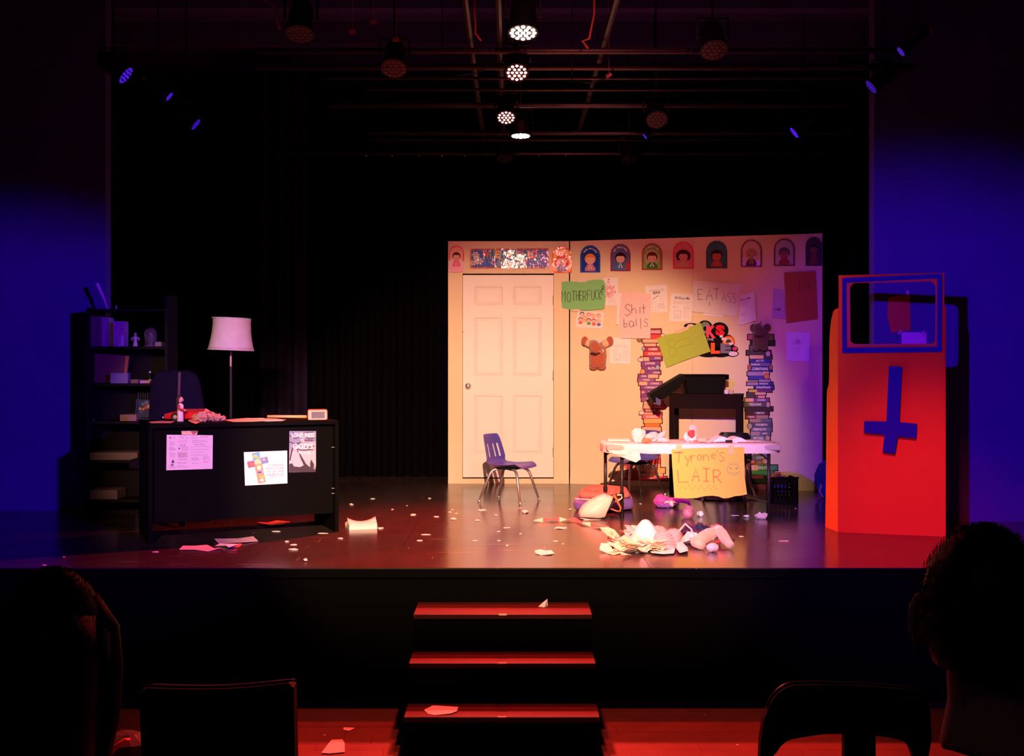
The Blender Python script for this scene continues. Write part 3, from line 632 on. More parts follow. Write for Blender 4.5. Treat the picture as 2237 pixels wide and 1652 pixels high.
# eat ass
S = Sheet(PR, .010); S.card([(1536, 680), (1580, 684), (1579, 693), (1537, 690)], (.86, .78, .85)); S.done('paper_sheet', 'white paper edge showing beneath the large white sign', 'paper')
S = Sheet(PR, .016); S.warp = lambda u, v: .010 * math.exp(-((u - 1572) / 9) ** 2) * max(0, (v - 640) / 50) + .006 * math.sin((u - 1515) / 16)
S.grid([(1516, 613), (1620, 621), (1609, 691), (1511, 681)], (.80, .72, .74), 10)
S.hand('EAT', [(1525, 632, 1536, 655), (1543, 632, 1557, 656), (1560, 631, 1571, 655)], 1.1, (.08, .05, .08), 5)
S.hand('ASS', [(1578, 638, 1586, 658), (1589, 639, 1598, 662), (1601, 641, 1608, 663)], .9, (.14, .08, .14), 6)
S.hand('I', [(1549, 662, 1552, 668)], .8, INK, 7)
S.done('paper_sign', 'wide white wavy sheet with large black pencilled letters, left of the curled worksheet', 'sign')
S = Sheet(PR, .022); S.warp = lambda u, v: .05 * max(0, (u - 1632) / 20) ** 2
S.grid([(1618, 646), (1649, 638), (1653, 701), (1614, 711)], (.84, .78, .84), 8)
S.k = .004
S.text('About Me', 1618, 651, 1640, 656, INK, .012, -5); lines(S, 1617, 664, 1640, 2, 4, GREY, -.15, 8); S.line([(1620, 690), (1621, 687), (1625, 687), (1628, 690)], .9, INK); lines(S, 1620, 701, 1634, 1, 3, GREY, -.2, 9)
S.done('worksheet', 'small white worksheet headed About Me, its right edge curling off the wall', 'worksheet')
S = Sheet(PR, .012); S.warp = lambda u, v: .02 * max(0, (u - 1705) / 10) ** 2
S.grid([(1690, 630), (1711, 633), (1716, 697), (1686, 694)], (.5, .36, .55), 6); S.k = .004
S.text('NAME', 1693, 673, 1706, 679, INK, .02); lines(S, 1692, 684, 1710, 2, 4, GREY, 0, 10)
S.done('worksheet', 'dim violet worksheet half hidden by the large orange paper', 'worksheet')
# orange paper
S = Sheet(PR, .02); S.card(tear([(1713, 596), (1781, 593), (1786, 697), (1718, 706)], 6, .8, 3), (.42, .10, .008), .002)
S.hand('ICK', [(1744, 618, 1750, 634), (1754, 620, 1761, 633), (1765, 616, 1774, 634)], 1.1, (.10, .02, .008), 8)
for a, b_, c_ in ((1724, 630, 1), (1730, 655, 5), (1728, 678, 6)):
    for q in range(c_): S.line([(a + q * 8, b_ + 4), (a + q * 8 + 2, b_ - 4), (a + q * 8 + 5, b_ + 3)], .7, (.22, .045, .01))
S.done('paper_sign', 'large orange sheet with faint dark writing at the upper right of the wall', 'sign')
S = Sheet(PR, .012); S.grid([(1717, 725), (1769, 727), (1769, 790), (1719, 789)], (.82, .72, .85), 5); S.k = .002
for a in range(0, 360, 20): S.line([(1743, 748), (1743 + 13 * math.cos(math.radians(a)), 748 + 7 * math.sin(math.radians(a)))], .5, (.5, .4, .55))
S.line([(1741, 752), (1742, 741), (1745, 741), (1746, 752)], 1, (.15, .08, .2)); lines(S, 1735, 761, 1752, 2, 3, (.3, .2, .35), 0, 3)
S.done('drawing', 'white sheet with a small dark sketch, below the orange paper', 'drawing')
# cut-out lettering
S = Sheet(PR, .006, True, .0002); BK = (.012, .01, .012)
S.b.use(ink(BK, True))
def blob(u, v, ru, rv, n=18): S.b.prism([(u + ru * math.cos(2 * PI * i / n), v + rv * math.sin(2 * PI * i / n)) for i in range(n)], lambda a, b_, q: S.at(a, b_, q), .0012)
for u, v, ru, rv in ((1511, 712, 17, 6), (1540, 716, 17, 16), (1572, 722, 20, 18), (1562, 745, 26, 18), (1590, 748, 15, 17), (1575, 768, 26, 13), (1600, 763, 13, 8), (1601, 773, 13, 7), (1548, 768, 30, 13), (1530, 745, 20, 25)): blob(u, v, ru, rv)
S.k = .0014
S.ell(1509, 713, 8, 5, (.85, .6, .6)); S.ell(1541, 716, 11, 13, (.2, .27, .22)); S.ell(1541, 718, 4.5, 5, BK)
S.text('K', 1543, 711, 1564, 738, (.85, .08, .16), .06, 3); S.text('S', 1563, 710, 1584, 734, (.8, .03, .04), .07, 2)
S.text('THE', 1544, 739, 1559, 744.5, (.85, .75, .75), .0)
S.text('L', 1553, 749, 1573, 773, (.9, .12, .04), .07)
S.text('E', 1574, 750, 1598, 772, (.22, .18, .27), .07)
for r, c_ in ((14, (.8, .08, .05)), (11.5, (.85, .35, .05)), (9, (.85, .6, .15)), (6.5, (.12, .05, .1))): S.ell(1592, 748, r, r * 1.05, c_, 14, -.35, PI + .2)
for u, v, a, b_ in ((1582, 741, 6, 3.5), (1597, 751, 5, 3), (1602, 773, 10, 5.2), (1576, 735, 4, 3)): S.ell(u, v, a, b_, (.85, .68, .8), 12)
S.poly([(1600, 760), (1606, 757), (1612, 761), (1608, 766), (1601, 765)], (.7, .05, .2))
S.done('wall_cutout', 'black cut-out lettering ending in OKS, THE and LE with a small rainbow and clouds', 'cutout')
# lime sheet
S = Sheet(PR, .026); S.card([(1436, 740), (1457, 731), (1476, 728.5), (1479, 730), (1500, 721), (1505, 716), (1531, 705), (1545, 744), (1553, 768), (1500, 786), (1457, 803), (1449, 780)], (.40, .50, .05), .0025)
LI = (.25, .27, .02)
def ring(u, v, r, rv): S.line([(u + r * math.cos(2 * PI * i / 18), v + rv * math.sin(2 * PI * i / 18)) for i in range(19)], .8, LI)
ring(1467.5, 750, 8.5, 9); ring(1470.5, 769, 8.5, 9.5)
S.line([(1477, 748), (1490, 742), (1500, 739.5), (1508, 738)], .7, LI); S.line([(1477, 764), (1486, 758), (1497, 754.5), (1513, 752)], .8, LI); S.line([(1508, 738), (1507, 746), (1513, 752)], .5, LI)
S.line([(1519, 738.5), (1528, 738)], .5, LI); S.line([(1528, 748), (1534, 752), (1537, 751)], .5, LI); S.hand('s', [(1511, 743, 1515, 748)], .5, LI)
S.done('paper_sign', 'tilted lime green sheet with a thin doodle of circles and lines, covering the black cut-out', 'drawing')
for q, lab in (([(1474, 724), (1503, 713), (1506, 719), (1480, 730)], 'strip of tape along the top edge of the lime sheet'),):
    S = Sheet(PR, .030); S.card(q, (.78, .52, .38), .0006); S.done('tape_strip', lab, 'tape')
# book stack cut-outs
MR, RD, PK, PU, PG, OR, YE = (.42, .05, .10), (.78, .08, .07), (.85, .16, .22), (.26, .08, .30), (.85, .50, .36), (.85, .22, .06), (.85, .48, .16)
LST = [(719, 731, 1413, 1444, MR, 'GENESIS', (1420, 1443)), (731, 741, 1411, 1446, RD, '', 0), (741, 749, 1404, 1440, PG, '', 0), (750, 757, 1408, 1433, PG, '', 0), (758, 768, 1409, 1446, MR, 'NUMBERS', (1417, 1437)), (768, 778, 1407, 1450, RD, 'DEUTERONOMY', (1416, 1444)),
       (778, 788, 1418, 1446, PU, 'JOSHUA', (1430, 1443)), (780, 789, 1400, 1420, PG, '', 0), (789, 800, 1402, 1441, PU, 'JUDGES', (1409, 1431)), (800, 810, 1403, 1440, PU, 'RUTH', (1416, 1433)), (810, 818, 1401, 1443, PU, '1 SAMUEL', (1425, 1442)), (818, 826, 1395, 1416, PU, '2 SAMUEL', (1400, 1413)), (818, 826, 1416, 1438, PG, '', 0), (826, 834, 1394, 1430, (.36, .12, .32), '1 KINGS', (1404, 1419)),
       (834, 842, 1396, 1414, PG, '', 0), (834, 842, 1414, 1446, (.36, .12, .32), '2 KINGS', (1422, 1440)), (842, 851, 1400, 1445, PU, '1 CHRONICLES', (1408, 1437)), (851, 868, 1401, 1444, PU, 'EZRA', (1417, 1430)), (868, 877, 1402, 1432, (.36, .12, .32), 'ESTHER', (1413, 1427)), (877, 885, 1407, 1448, PG, 'JOB', (1431, 1437)),
       (885, 893, 1406, 1424, PG, '', 0), (885, 893, 1424, 1453, RD, 'PSALMS', (1430, 1445)), (893, 901, 1408, 1436, MR, 'PROVERBS', (1411, 1433)), (901, 906, 1398, 1426, PG, '', 0), (901, 906, 1426, 1446, MR, '', 0), (906, 915, 1404, 1445, PK, 'ECCLESIASTES', (1412, 1437)), (915, 925, 1407, 1446, YE, '', 0), (925, 933, 1409, 1441, OR, '', 0), (933, 943, 1403, 1444, PG, '', 0),
       (943, 953, 1404, 1446, YE, '', 0), (953, 964, 1408, 1440, RD, 'DANIEL', (1426, 1438)), (964, 978, 1400, 1444, PG, '', 0), (978, 990, 1404, 1440, RD, '', 0), (990, 1003, 1406, 1441, OR, 'HOSEA', (1412, 1430)), (1003, 1013, 1404, 1442, RD, '', 0), (1013, 1022, 1408, 1442, PG, '', 0), (1022, 1034, 1412, 1453, YE, '', 0), (1034, 1041, 1402, 1448, PG, '', 0), (1041, 1050, 1400, 1457, RD, 'MALACHI', (1416, 1440))]
NV, LV, DK, GB, TE, GR = (.06, .05, .30), (.42, .28, .52), (.09, .07, .08), (.16, .17, .24), (.16, .24, .24), (.07, .32, .11)
RST = [(731, 742, 1634, 1650, (.5, .12, .2), '', 0), (731, 744, 1672, 1690, (.18, .2, .06), '', 0), (744, 755, 1640, 1692, (.05, .06, .03), '', 0), (755, 766, 1638, 1676, (.16, .12, .16), 'MATTHEW', (1646, 1672)), (766, 776, 1631, 1684, DK, 'MARK', 0), (776, 784, 1638, 1668, PG, '', 0), (776, 784, 1668, 1686, DK, '', 0), (784, 793, 1638, 1684, NV, 'ACTS', (1651, 1669)), (793, 800, 1640, 1683, (.2, .15, .4), 'ROMANS', (1641, 1660)),
       (800, 812, 1637, 1686, NV, '1 CORINTHIANS', (1640, 1678)), (812, 821, 1633, 1668, LV, '', 0), (812, 821, 1668, 1680, PG, '', 0), (821, 830, 1636, 1678, (.08, .06, .4), '', 0), (829, 835, 1658, 1682, LV, '', 0), (835, 842, 1632, 1656, LV, '', 0), (835, 842, 1656, 1688, NV, 'EPHESIANS', (1659, 1678)), (842, 851, 1648, 1690, NV, 'PHILIPPIANS', (1653, 1683)), (851, 857, 1636, 1654, (.7, .5, .1), '', 0), (851, 857, 1654, 1686, (.2, .05, .2), '', 0),
       (857, 863, 1650, 1673, PG, '', 0), (857, 870, 1632, 1650, DK, '', 0), (864, 870, 1656, 1671, (.8, .4, .35), '', 0), (870, 878, 1628, 1646, PG, '', 0), (870, 878, 1646, 1680, (.2, .08, .3), 'COLOSSIANS', (1654, 1672)), (878, 889, 1625, 1681, (.12, .11, .12), '1 THESSALONIANS', (1634, 1663)), (889, 898, 1628, 1688, (.06, .04, .05), '', 0), (898, 907, 1629, 1680, (.09, .04, .05), '1 TIMOTHY', (1649, 1671)), (907, 915, 1629, 1652, (.25, .05, .08), '2 TIMOTHY', (1633, 1649)), (907, 915, 1652, 1678, (.42, .28, .22), '', 0),
       (915, 923, 1637, 1662, (.42, .28, .22), '', 0), (915, 923, 1662, 1685, GB, '', 0), (923, 933, 1637, 1686, (.13, .12, .17), 'PHILEMON', (1651, 1676)), (933, 943, 1640, 1686, GB, 'HEBREWS', (1645, 1674)), (943, 952, 1640, 1660, (.45, .32, .33), '', 0), (943, 952, 1660, 1683, GB, 'JAMES', (1665, 1676)), (952, 964, 1640, 1682, TE, 'PETER', (1646, 1668)), (964, 985, 1642, 1680, GB, '', 0), (985, 995, 1642, 1678, TE, 'JOHN', (1652, 1664)), (995, 1006, 1640, 1680, GB, 'JUDE', (1653, 1668)),
       (1006, 1016, 1644, 1678, (.3, .2, .1), '', 0), (1016, 1028, 1656, 1698, GR, 'REVELATION', (1656, 1684)), (1016, 1028, 1641, 1656, PG, '', 0), (1028, 1038, 1640, 1690, GR, '', 0), (1038, 1046, 1642, 1668, PG, '', 0), (1038, 1046, 1668, 1688, GR, '', 0), (1046, 1056, 1640, 1688, (.1, .38, .14), '', 0)]
def stack(lst, loc_px, label, oc):
    t = thing('book_stack_cutout', tuple(PR.at(loc_px[0], loc_px[1])), label, 'cutout', 'bulletin cut-outs of tall book stacks')
    S = Sheet(PR, .004, True); S.b.use(ink(oc, True))
    for v0, v1, u0, u1, c_, tx, tr_ in lst:
        S.b.prism([(u0 - 2, v0 - 1.6), (u1 + 2, v0 - 1.6), (u1 + 2.3, v1 + 1.6), (u0 - 2.3, v1 + 1.6)], lambda a, b_, q: S.at(a, b_, q), .0012)
    S.b.build('backing', t)
    for i, (v0, v1, u0, u1, c_, tx, tr_) in enumerate(lst):
        S = Sheet(PR, .0055, True); S.card([(u0, v0 + .3), (u1, v0 + .3), (u1, v1 - .3), (u0, v1 - .3)], c_, .0008)
        if c_ == PG or c_ == LV:
            for q in (1, 2): S.line([(u0 + 1, v0 + (v1 - v0) * q / 3), (u1 - 1, v0 + (v1 - v0) * q / 3)], .5, tuple(x * .7 for x in c_))
        if tx and tr_: S.text(tx, tr_[0], v0 + (v1 - v0) * .24, tr_[1], v1 - (v1 - v0) * .24, (.88, .78, .8), .02)
        S.b.build('book', t)
    S = Sheet(PR, .0075, True)
    for (u, v, a, b_, c_) in ([(1400, 786, 6, 4, (.9, .65, .65)), (1406, 762, 3, 4, (.4, .45, .6)), (1437, 803, 4, 5, (.35, .5, .7)), (1404, 812, 5, 5, (.85, .35, .15)), (1405, 857, 4, 3, (.8, .3, .4)), (1402, 902, 6, 4, (.9, .65, .65)), (1397, 743, 5, 4, (.3, .22, .1)), (1448, 733, 4, 3, (.85, .7, .6))] if oc[0] > .1 else
                          [(1637, 803, 3.5, 6, (.45, .15, .12)), (1684, 803, 3.5, 5, (.4, .2, .15)), (1675, 822, 6, 6, (.6, .25, .12)), (1678, 773, 5, 6, (.6, .35, .5)), (1678, 884, 4, 6, (.6, .35, .35)), (1638, 931, 5, 6, (.5, .42, .4)), (1677, 957, 5, 6, (.6, .4, .3)), (1643, 990, 4, 6, (.6, .38, .28)), (1645, 1009, 6, 4, (.6, .2, .08)), (1671, 1008, 6, 5, (.65, .4, .3)), (1672, 762, 4, 4, (.4, .35, .38))]):
        S.b.prism([(u + (a + 1.2) * math.cos(2 * PI * i / 12), v + (b_ + 1.2) * math.sin(2 * PI * i / 12)) for i in range(12)], lambda x, y, q: S.at(x, y, q), .0006) if False else S.card([(u + (a + 1.1) * math.cos(2 * PI * i / 12), v + (b_ + 1.1) * math.sin(2 * PI * i / 12)) for i in range(12)], oc, .0005)
        S.k = .0006; S.ell(u, v, a, b_, c_, 12)
    S.b.build('cloud_shapes', t)
stack(LST, (1422, 1050), 'tall cut-out stack of red, purple and orange books on the wall behind the table', (.16, .03, .05))
stack(RST, (1660, 1055), 'tall cut-out stack of navy, grey and green books right of the black table frame', (.03, .012, .03))
# large cut-out partly behind the chair: red figure and grey rainbow bands near the floor
S = Sheet(PR, .003, True)
S.card([(1358, 1052), (1352, 1030), (1356, 1010), (1368, 998), (1376, 985), (1412, 985), (1412, 1052)], (.40, .05, .07), .001)
for r, c_ in ((36, (.85, .35, .15)), (31, (.85, .55, .3)), (26, (.85, .6, .5)), (21, (.5, .4, .4)), (16, (.8, .5, .4))): S.ell(1372, 1054, r, r * 1.0, c_, 14, PI * .52, PI)
for i in range(5): S.rect(1383 + i * 6, 1002 + i, 1387 + i * 6, 1026 + i, ((.8, .4, .25), (.8, .6, .4), (.45, .3, .3))[i % 3])
S.done('wall_cutout', 'crimson and rainbow-banded cut-out low on the wall behind the left table legs', 'cutout')
for i, (u, v) in enumerate(((1348, 710), (1358, 733), (1096, 1056), (1012, 725))):
    S = Sheet(PR if u > 1245 else PL, .004); S.card([(u - 2.5, v - .8), (u + 2.5, v - .4), (u + 2.5, v + .6), (u - 2.5, v + .4)], (.25, .15, .3), .0006)
    S.done('tape_scrap', ['tiny dark tape scrap below the white strip left of the pink sign', 'tiny dark tape scrap at the lower left of the pink sign', 'tiny scuff of tape at the foot of the door wall', 'tiny tape scrap at the left edge of the door'][i], 'tape')
# ------------------------------------------------------------------ shared small builders
def scrap(pts, h, m, seed=0, name='paper_scrap', z0=.0015, parent=None, zf=None, mid=True):
    """torn sheet lying on the floor: outline given by photo px on the deck, curled up by h"""
    rnd = random.Random(seed); P = []
    for u, v in pts:
        p = pz(u, v, z0 if z0 < 1 else 0); P.append(p)
    c = sum(P, Vector()) / len(P); n = len(P); out = []
    for r_, hh in ((1, 1.0), (.55, .55)):
        for p in P:
            q = c + (p - c) * r_; q = Vector((q.x, q.y, z0 + rnd.uniform(0.05, 1) * h * hh)); out.append(q)
    out.append(Vector((c.x, c.y, z0 + h * rnd.uniform(.1, .7))))
    m0 = len(out); out += [q - Vector((0, 0, .0014)) for q in out]
    fs = []
    for b, flip in ((0, 0), (m0, 1)):
        for i in range(n):
            j = (i + 1) % n
            for f in ((b + i, b + j, b + n + j, b + n + i), (b + n + i, b + n + j, b + 2 * n)): fs.append(f[::-1] if flip else f)
    fs += [(i, m0 + i, m0 + (i + 1) % n, (i + 1) % n) for i in range(n)]
    return MB().add(out, fs).build(name, parent, m=m)
def gonpx(u, v, w_, h_, seed, n=7):
    rnd = random.Random(seed); return [(u + w_ / 2 * rnd.uniform(.65, 1.1) * math.cos(2 * PI * i / n + .3), v + h_ / 2 * rnd.uniform(.65, 1.1) * math.sin(2 * PI * i / n + .3)) for i in range(n)]
def wad(c, rx, ry, rz, m, seed, name='paper_wad', parent=None, n=12, j=.3, add=None):
    """crumpled lump with facets, resting on z = c.z"""
    b = add or MB(); rnd = random.Random(seed); c = Vector(c); vs = []; h = n // 2
    for i in range(h + 1):
        a = PI * i / h
        for k in range(n):
            q = 2 * PI * k / n; d = Vector((math.sin(a) * math.cos(q), math.sin(a) * math.sin(q), -math.cos(a)))
            s_ = 1 + j * noise.noise(d * 2.3 + Vector((seed * 3.1, 0, 0))) * 1.6 + (rnd.uniform(-j, j) * .45 if 0 < i < h else 0)
            vs.append(c + Vector((d.x * rx * s_, d.y * ry * s_, max(-rz, d.z * rz * s_) + rz)))
    fs = [(i * n + k, i * n + (k + 1) % n, (i + 1) * n + (k + 1) % n, (i + 1) * n + k) for i in range(h) for k in range(n)]
    b.add(vs, fs); return b if add is not None else b.build(name, parent, m=m)
def rag(c, lx, ly, h, m, seed, name, parent=None, n=16, rot=0.0, fold=7.0, smooth=True, edge=.18, add=None):
    """crumpled cloth or sheet: folded height field with an irregular outline"""
    b = add or MB(); c = Vector(c); vs = []; R = Matrix.Rotation(rot, 3, 'Z')
    for j in range(n + 1):
        for i in range(n + 1):
            x, y = 2 * i / n - 1, 2 * j / n - 1; r_ = max(abs(x), abs(y)); a = math.atan2(y, x)
            s_ = (1 / max(abs(math.cos(a)), abs(math.sin(a)))) if r_ else 1; s_ = 1 / s_ * 1.08 if False else 1
            e = 1 + edge * noise.noise(Vector((math.cos(a) * 2, math.sin(a) * 2, seed * 1.7))) * 2
            p = Vector((x, y, 0)) * (r_ / max(1e-6, Vector((x, y)).length) if r_ else 1) * e
            q = Vector((p.x * lx / 2, p.y * ly / 2, 0))
            f = noise.noise(Vector((q.x * fold / max(lx, .05) * 1.2, q.y * fold / max(ly, .05) * .8, seed * 2.3)))
            z = h * (.45 + 1.1 * f) * (1 - .75 * min(1, Vector((x, y)).length) ** 3)
            q = R @ q; vs.append(c + Vector((q.x, q.y, max(.0, z) + .002)))
    m0 = len(vs); vs += [v - Vector((0, 0, .002)) for v in vs]
    W = n + 1; fs = []
    for j in range(n):
        for i in range(n):
            a = j * W + i; fs.append((a, a + 1, a + 1 + W, a + W)); fs.append((m0 + a, m0 + a + W, m0 + a + 1 + W, m0 + a + 1))
    for i in range(n):
        for a, d in ((i, 1), (n * W + i, 1), (i * W, W), (i * W + n, W)): fs.append((a, a + d, m0 + a + d, m0 + a))
    b.add(vs, fs); return b if add is not None else b.build(name, parent, m=m, smooth=smooth)
def fuzz(b, c, r, n, ln, seed, wd=.0012, hemi=True):
    rnd = random.Random(seed); c = Vector(c)
    for _ in range(n):
        d = Vector((rnd.gauss(0, 1), rnd.gauss(0, 1), rnd.gauss(0, 1))).normalized()
        if hemi and d.z < -.2: d.z = -d.z
        p = c + Vector((d.x * r[0], d.y * r[1], d.z * r[2])); q = p + (d + Vector((rnd.uniform(-.5, .5), rnd.uniform(-.5, .5), rnd.uniform(-.5, .5)))).normalized() * ln * rnd.uniform(.6, 1.2)
        s_ = d.cross(Vector((rnd.random(), rnd.random(), 1))).normalized() * wd
        b.add([p + s_, p - s_, q], [(0, 1, 2)])
    return b
def at_rot(o, loc, rz): o.location = loc; o.rotation_euler = (0, 0, rz); return o

# ------------------------------------------------------------------ school chair (faces local +x)
BLUEP = mat('blue_violet_plastic', (0.085, 0.07, 0.42), 0.38, var=0.06, bump=.06, bscale=300)
NAVYP = mat('black_plastic', (0.006, 0.006, 0.010), 0.45, spec=.3)
def school_chair(shellm, label, group='small moulded school chairs'):
    t = thing('school_chair', (0, 0, 0), label, 'chair', group)
    prof = [(.20, .300), (.185, .318), (.15, .325), (.08, .318), (0, .312), (-.08, .316), (-.125, .328), (-.148, .352), (-.158, .385), (-.166, .42), (-.176, .46), (-.186, .50), (-.198, .545), (-.21, .578), (-.216, .586)]
    wid = [.150, .165, .172, .172, .168, .165, .168, .172, .172, .168, .162, .155, .146, .132, .115]
    n = 16; vs = []; fs = []
    for i, ((x, z), hw) in enumerate(zip(prof, wid)):
        for j in range(n + 1):
            a = 2 * j / n - 1; cup = (abs(a) ** 3)
            back = max(0, min(1, (i - 5) / 3))
            vs.append((x + .035 * cup * back + .012 * cup * (1 - back) * 0, a * hw, z + .018 * cup * (1 - back) - (.012 * cup if i < 2 else 0)))
    for i in range(len(prof) - 1):
        for j in range(n):
            if 8 <= i <= 10 and j in (2, 5, 10, 13): continue
            if 8 <= i <= 10 and j in (7,): pass
            a = i * (n + 1) + j; fs.append((a, a + 1, a + n + 2, a + n + 1))
    o = MB().add(vs, fs).build('seat_shell', t, m=shellm, smooth=True)
    s_ = o.modifiers.new('thickness', 'SOLIDIFY'); s_.thickness = .006; s_.offset = 0
    b = o.modifiers.new('rim', 'BEVEL'); b.width = .0025; b.segments = 2; b.limit_method = 'ANGLE'
    MB().tube([(.11, -.10, .296), (-.08, -.10, .296)], .010, 8).build('under_frame', t, m=NAVYP)
    MB().tube([(.11, .10, .296), (-.08, .10, .296)], .010, 8).build('under_frame', t, m=NAVYP)
    MB().box((-.09, -.11, .288), (.12, .11, .304)).build('seat_plate', t, m=NAVYP, bevel=.006)
    for fx, sx_ in ((1, .10), (-1, -.075)):
        for sy in (-1, 1):
            e = (.205 if fx > 0 else -.195, sy * .185, .012)
            pts = [(sx_ - fx * .05, sy * .085, .292), (sx_, sy * .10, .290), (sx_ + fx * .03, sy * .115, .272), (sx_ + fx * .045, sy * .125, .245), e]
            lg = MB().tube(pts, [.0125, .0125, .0125, .0125, .0095], 10).build('leg', t, m=CHROME, smooth=True)
            MB().lathe([(.010, 0.0), (.0125, .003), (.0125, .014), (.0105, .022)], (e[0], e[1], 0), 10).build('foot_glide', lg, m=CHROME)
    return t
ch = school_chair(BLUEP, 'small blue-violet plastic chair standing alone in front of the white door')
at_rot(ch, (-.03, 9.63, 0), math.radians(-27))
c2 = copy_tree(ch); c2['label'] = 'small blue-violet plastic chair tucked behind the left end of the paper-covered table'; at_rot(c2, (1.14, 10.12, 0), math.radians(-152))
c3 = copy_tree(ch); c3['label'] = 'small black plastic chair hidden behind the yellow hanging sign'; at_rot(c3, (1.93, 9.75, 0), math.radians(-115))
for k in c3.children:
    if k.name.startswith('seat_shell'): k.data = k.data.copy(); k.data.materials[0] = NAVYP

# ------------------------------------------------------------------ black table frame with tub, lid, cups
PC = VP((1.469, 10.26), (1.469 + PR.e.x, 10.26 + PR.e.y)); nb = -PC.n
def cbx(b, s0, s1, z0, z1, t0, t1):
    vs = []
    for z in (z0, z1):
        for s_, q in ((s0, t0), (s1, t0), (s1, t1), (s0, t1)):
            v = PC.p0 + PC.e * s_ + nb * q; vs.append((v.x, v.y, z))
    return b.add(vs, [(0, 3, 2, 1), (4, 5, 6, 7), (0, 1, 5, 4), (1, 2, 6, 5), (2, 3, 7, 6), (3, 0, 4, 7)])
WENGE = mat('black_brown_veneer', (.010, .003, .003), .6, spec=.05, var=.25, scale=12)
W_, D_ = .655, .36
t = thing('console_table', (PC.p0.x, PC.p0.y, 0), 'tall narrow black-brown table frame standing behind the paper-covered table', 'table')
cbx(MB(), -.004, W_ + .004, .905, .925, -.004, D_).build('table_top', t, m=WENGE)
cbx(MB(), .0, W_, .79, .905, .0, .018).build('apron', t, m=WENGE); cbx(MB(), .0, W_, .79, .905, D_ - .022, D_ - .004).build('apron', t, m=WENGE)
for s_ in (.0, W_ - .045):
    for q in (.0, D_ - .05): cbx(MB(), s_, s_ + .045, 0, .79, q, q + .045).build('leg', t, m=WENGE, bevel=.002)
for s_ in (.01, W_ - .03): cbx(MB(), s_, s_ + .018, .80, .90, .05, D_ - .05).build('side_rail', t, m=WENGE)
cbx(MB(), .045, W_ - .045, .06, .09, D_ - .04, D_ - .02).build('stretcher', t, m=WENGE)
zt2 = .925; d_ = 10.3
TUB = mat('black_plastic_tub', (.004, .003, .0035), .6, spec=.06, var=.15)
def quadx(v, d): return H - (v - HY) * d / F
b = MB(); rim = [(1492, 817), (1585, 817)]
x0, x1 = (1502 - CX) * d_ / F, (1578 - CX) * d_ / F; X0, X1 = (1494 - CX) * d_ / F, (1584 - CX) * d_ / F; zr = quadx(818, d_)
def ringz(xa, xb, ya, yb, z): return [Vector((xa, ya, z)), Vector((xb, ya - .02, z)), Vector((xb, yb - .02, z)), Vector((xa, yb, z))]
y0_, y1_ = 10.24, 10.46
R0 = ringz(x0, x1, y0_ + .02, y1_, zt2 + .001); R1 = ringz(X0, X1, y0_, y1_ + .02, zr); R2 = ringz(X0 + .006, X1 - .006, y0_ + .006, y1_ + .014, zr); R3 = ringz(x0 + .006, x1 - .006, y0_ + .026, y1_ - .006, zt2 + .006)
vs = R0 + R1 + R2 + R3; fs = [(0, 1, 2, 3), (12, 15, 14, 13)]
for r_ in range(3): fs += [(4 * r_ + k, 4 * r_ + (k + 1) % 4, 4 * r_ + 4 + (k + 1) % 4, 4 * r_ + 4 + k) for k in range(4)]
t = thing('plastic_tub', (2.1, 10.35, zt2), 'black plastic storage tub on the tall black-brown table frame', 'tub')
b.add(vs, fs).build('tub_body', t, m=TUB, bevel=.004)
b = MB()
for a, c_ in zip(R1, R1[1:] + R1[:1]): 
    o_ = (sum(R1, Vector()) / 4); b.tube([o_ + (a - o_) * 1.02 - Vector((0, 0, .008)), o_ + (c_ - o_) * 1.02 - Vector((0, 0, .008))], .010, 6)
b.build('tub_rim', t, m=TUB)
MB().box((X1 - .01, y0_ + .03, zr - .05), (X1 + .03, y0_ + .12, zr - .002)).build('cloth_tag', t, m=CLOTHB)
# lid leaning at the left
t = thing('tub_lid', ((1465 - CX) * d_ / F, 10.35, zt2), 'black ribbed plastic lid leaning off the left side of the tub', 'lid')
Pd = VP((0, 10.24), (1, 10.24))
b = MB(); b.prism([(1494, 817), (1500, 822), (1497, 833), (1434, 880), (1428, 880), (1419, 862)], lambda a, c_, q: Pd.at(a, c_, -q), .27); b.build('lid_panel', t, m=TUB, bevel=.003)
b = MB(); b.prism([(1484, 836), (1486, 846), (1450, 872), (1440, 872)], lambda a, c_, q: Pd.at(a, c_, .004 - q), .26); b.build('lid_frame', t, m=TUB, bevel=.003)
for k in range(4):
    u = 1490 - k * 15; MB().tube([Pd.at(u, 823 + k * 11, .006), Pd.at(u - 4, 835 + k * 11, .006)], .004, 5).build('lid_rib', t, m=TUB)
b = MB(); b.prism([(1432, 868), (1444, 874), (1442, 886), (1434, 884)], lambda a, c_, q: Pd.at(a, c_, .006 - q), .2); b.build('latch', t, m=mat('indigo_plastic', (.04, .02, .2), .4))
for u, lab, c_ in ((1586, 'violet-white cup beside the black tub on the tall table', (.75, .7, .85)), (1597, 'small tan cup at the right corner of the tall table', (.7, .45, .35))):
    p = Vector(((u - CX) * 10.26 / F, 10.24, zt2 + .001)); o = MB().lathe([(.020, 0), (.024, .036), (.022, .036), (.019, .003), (0, .003)], p, 14).build('paper_cup', m=mat('cup_%d' % u, c_, .6), smooth=False); tag(o, lab, 'cup')

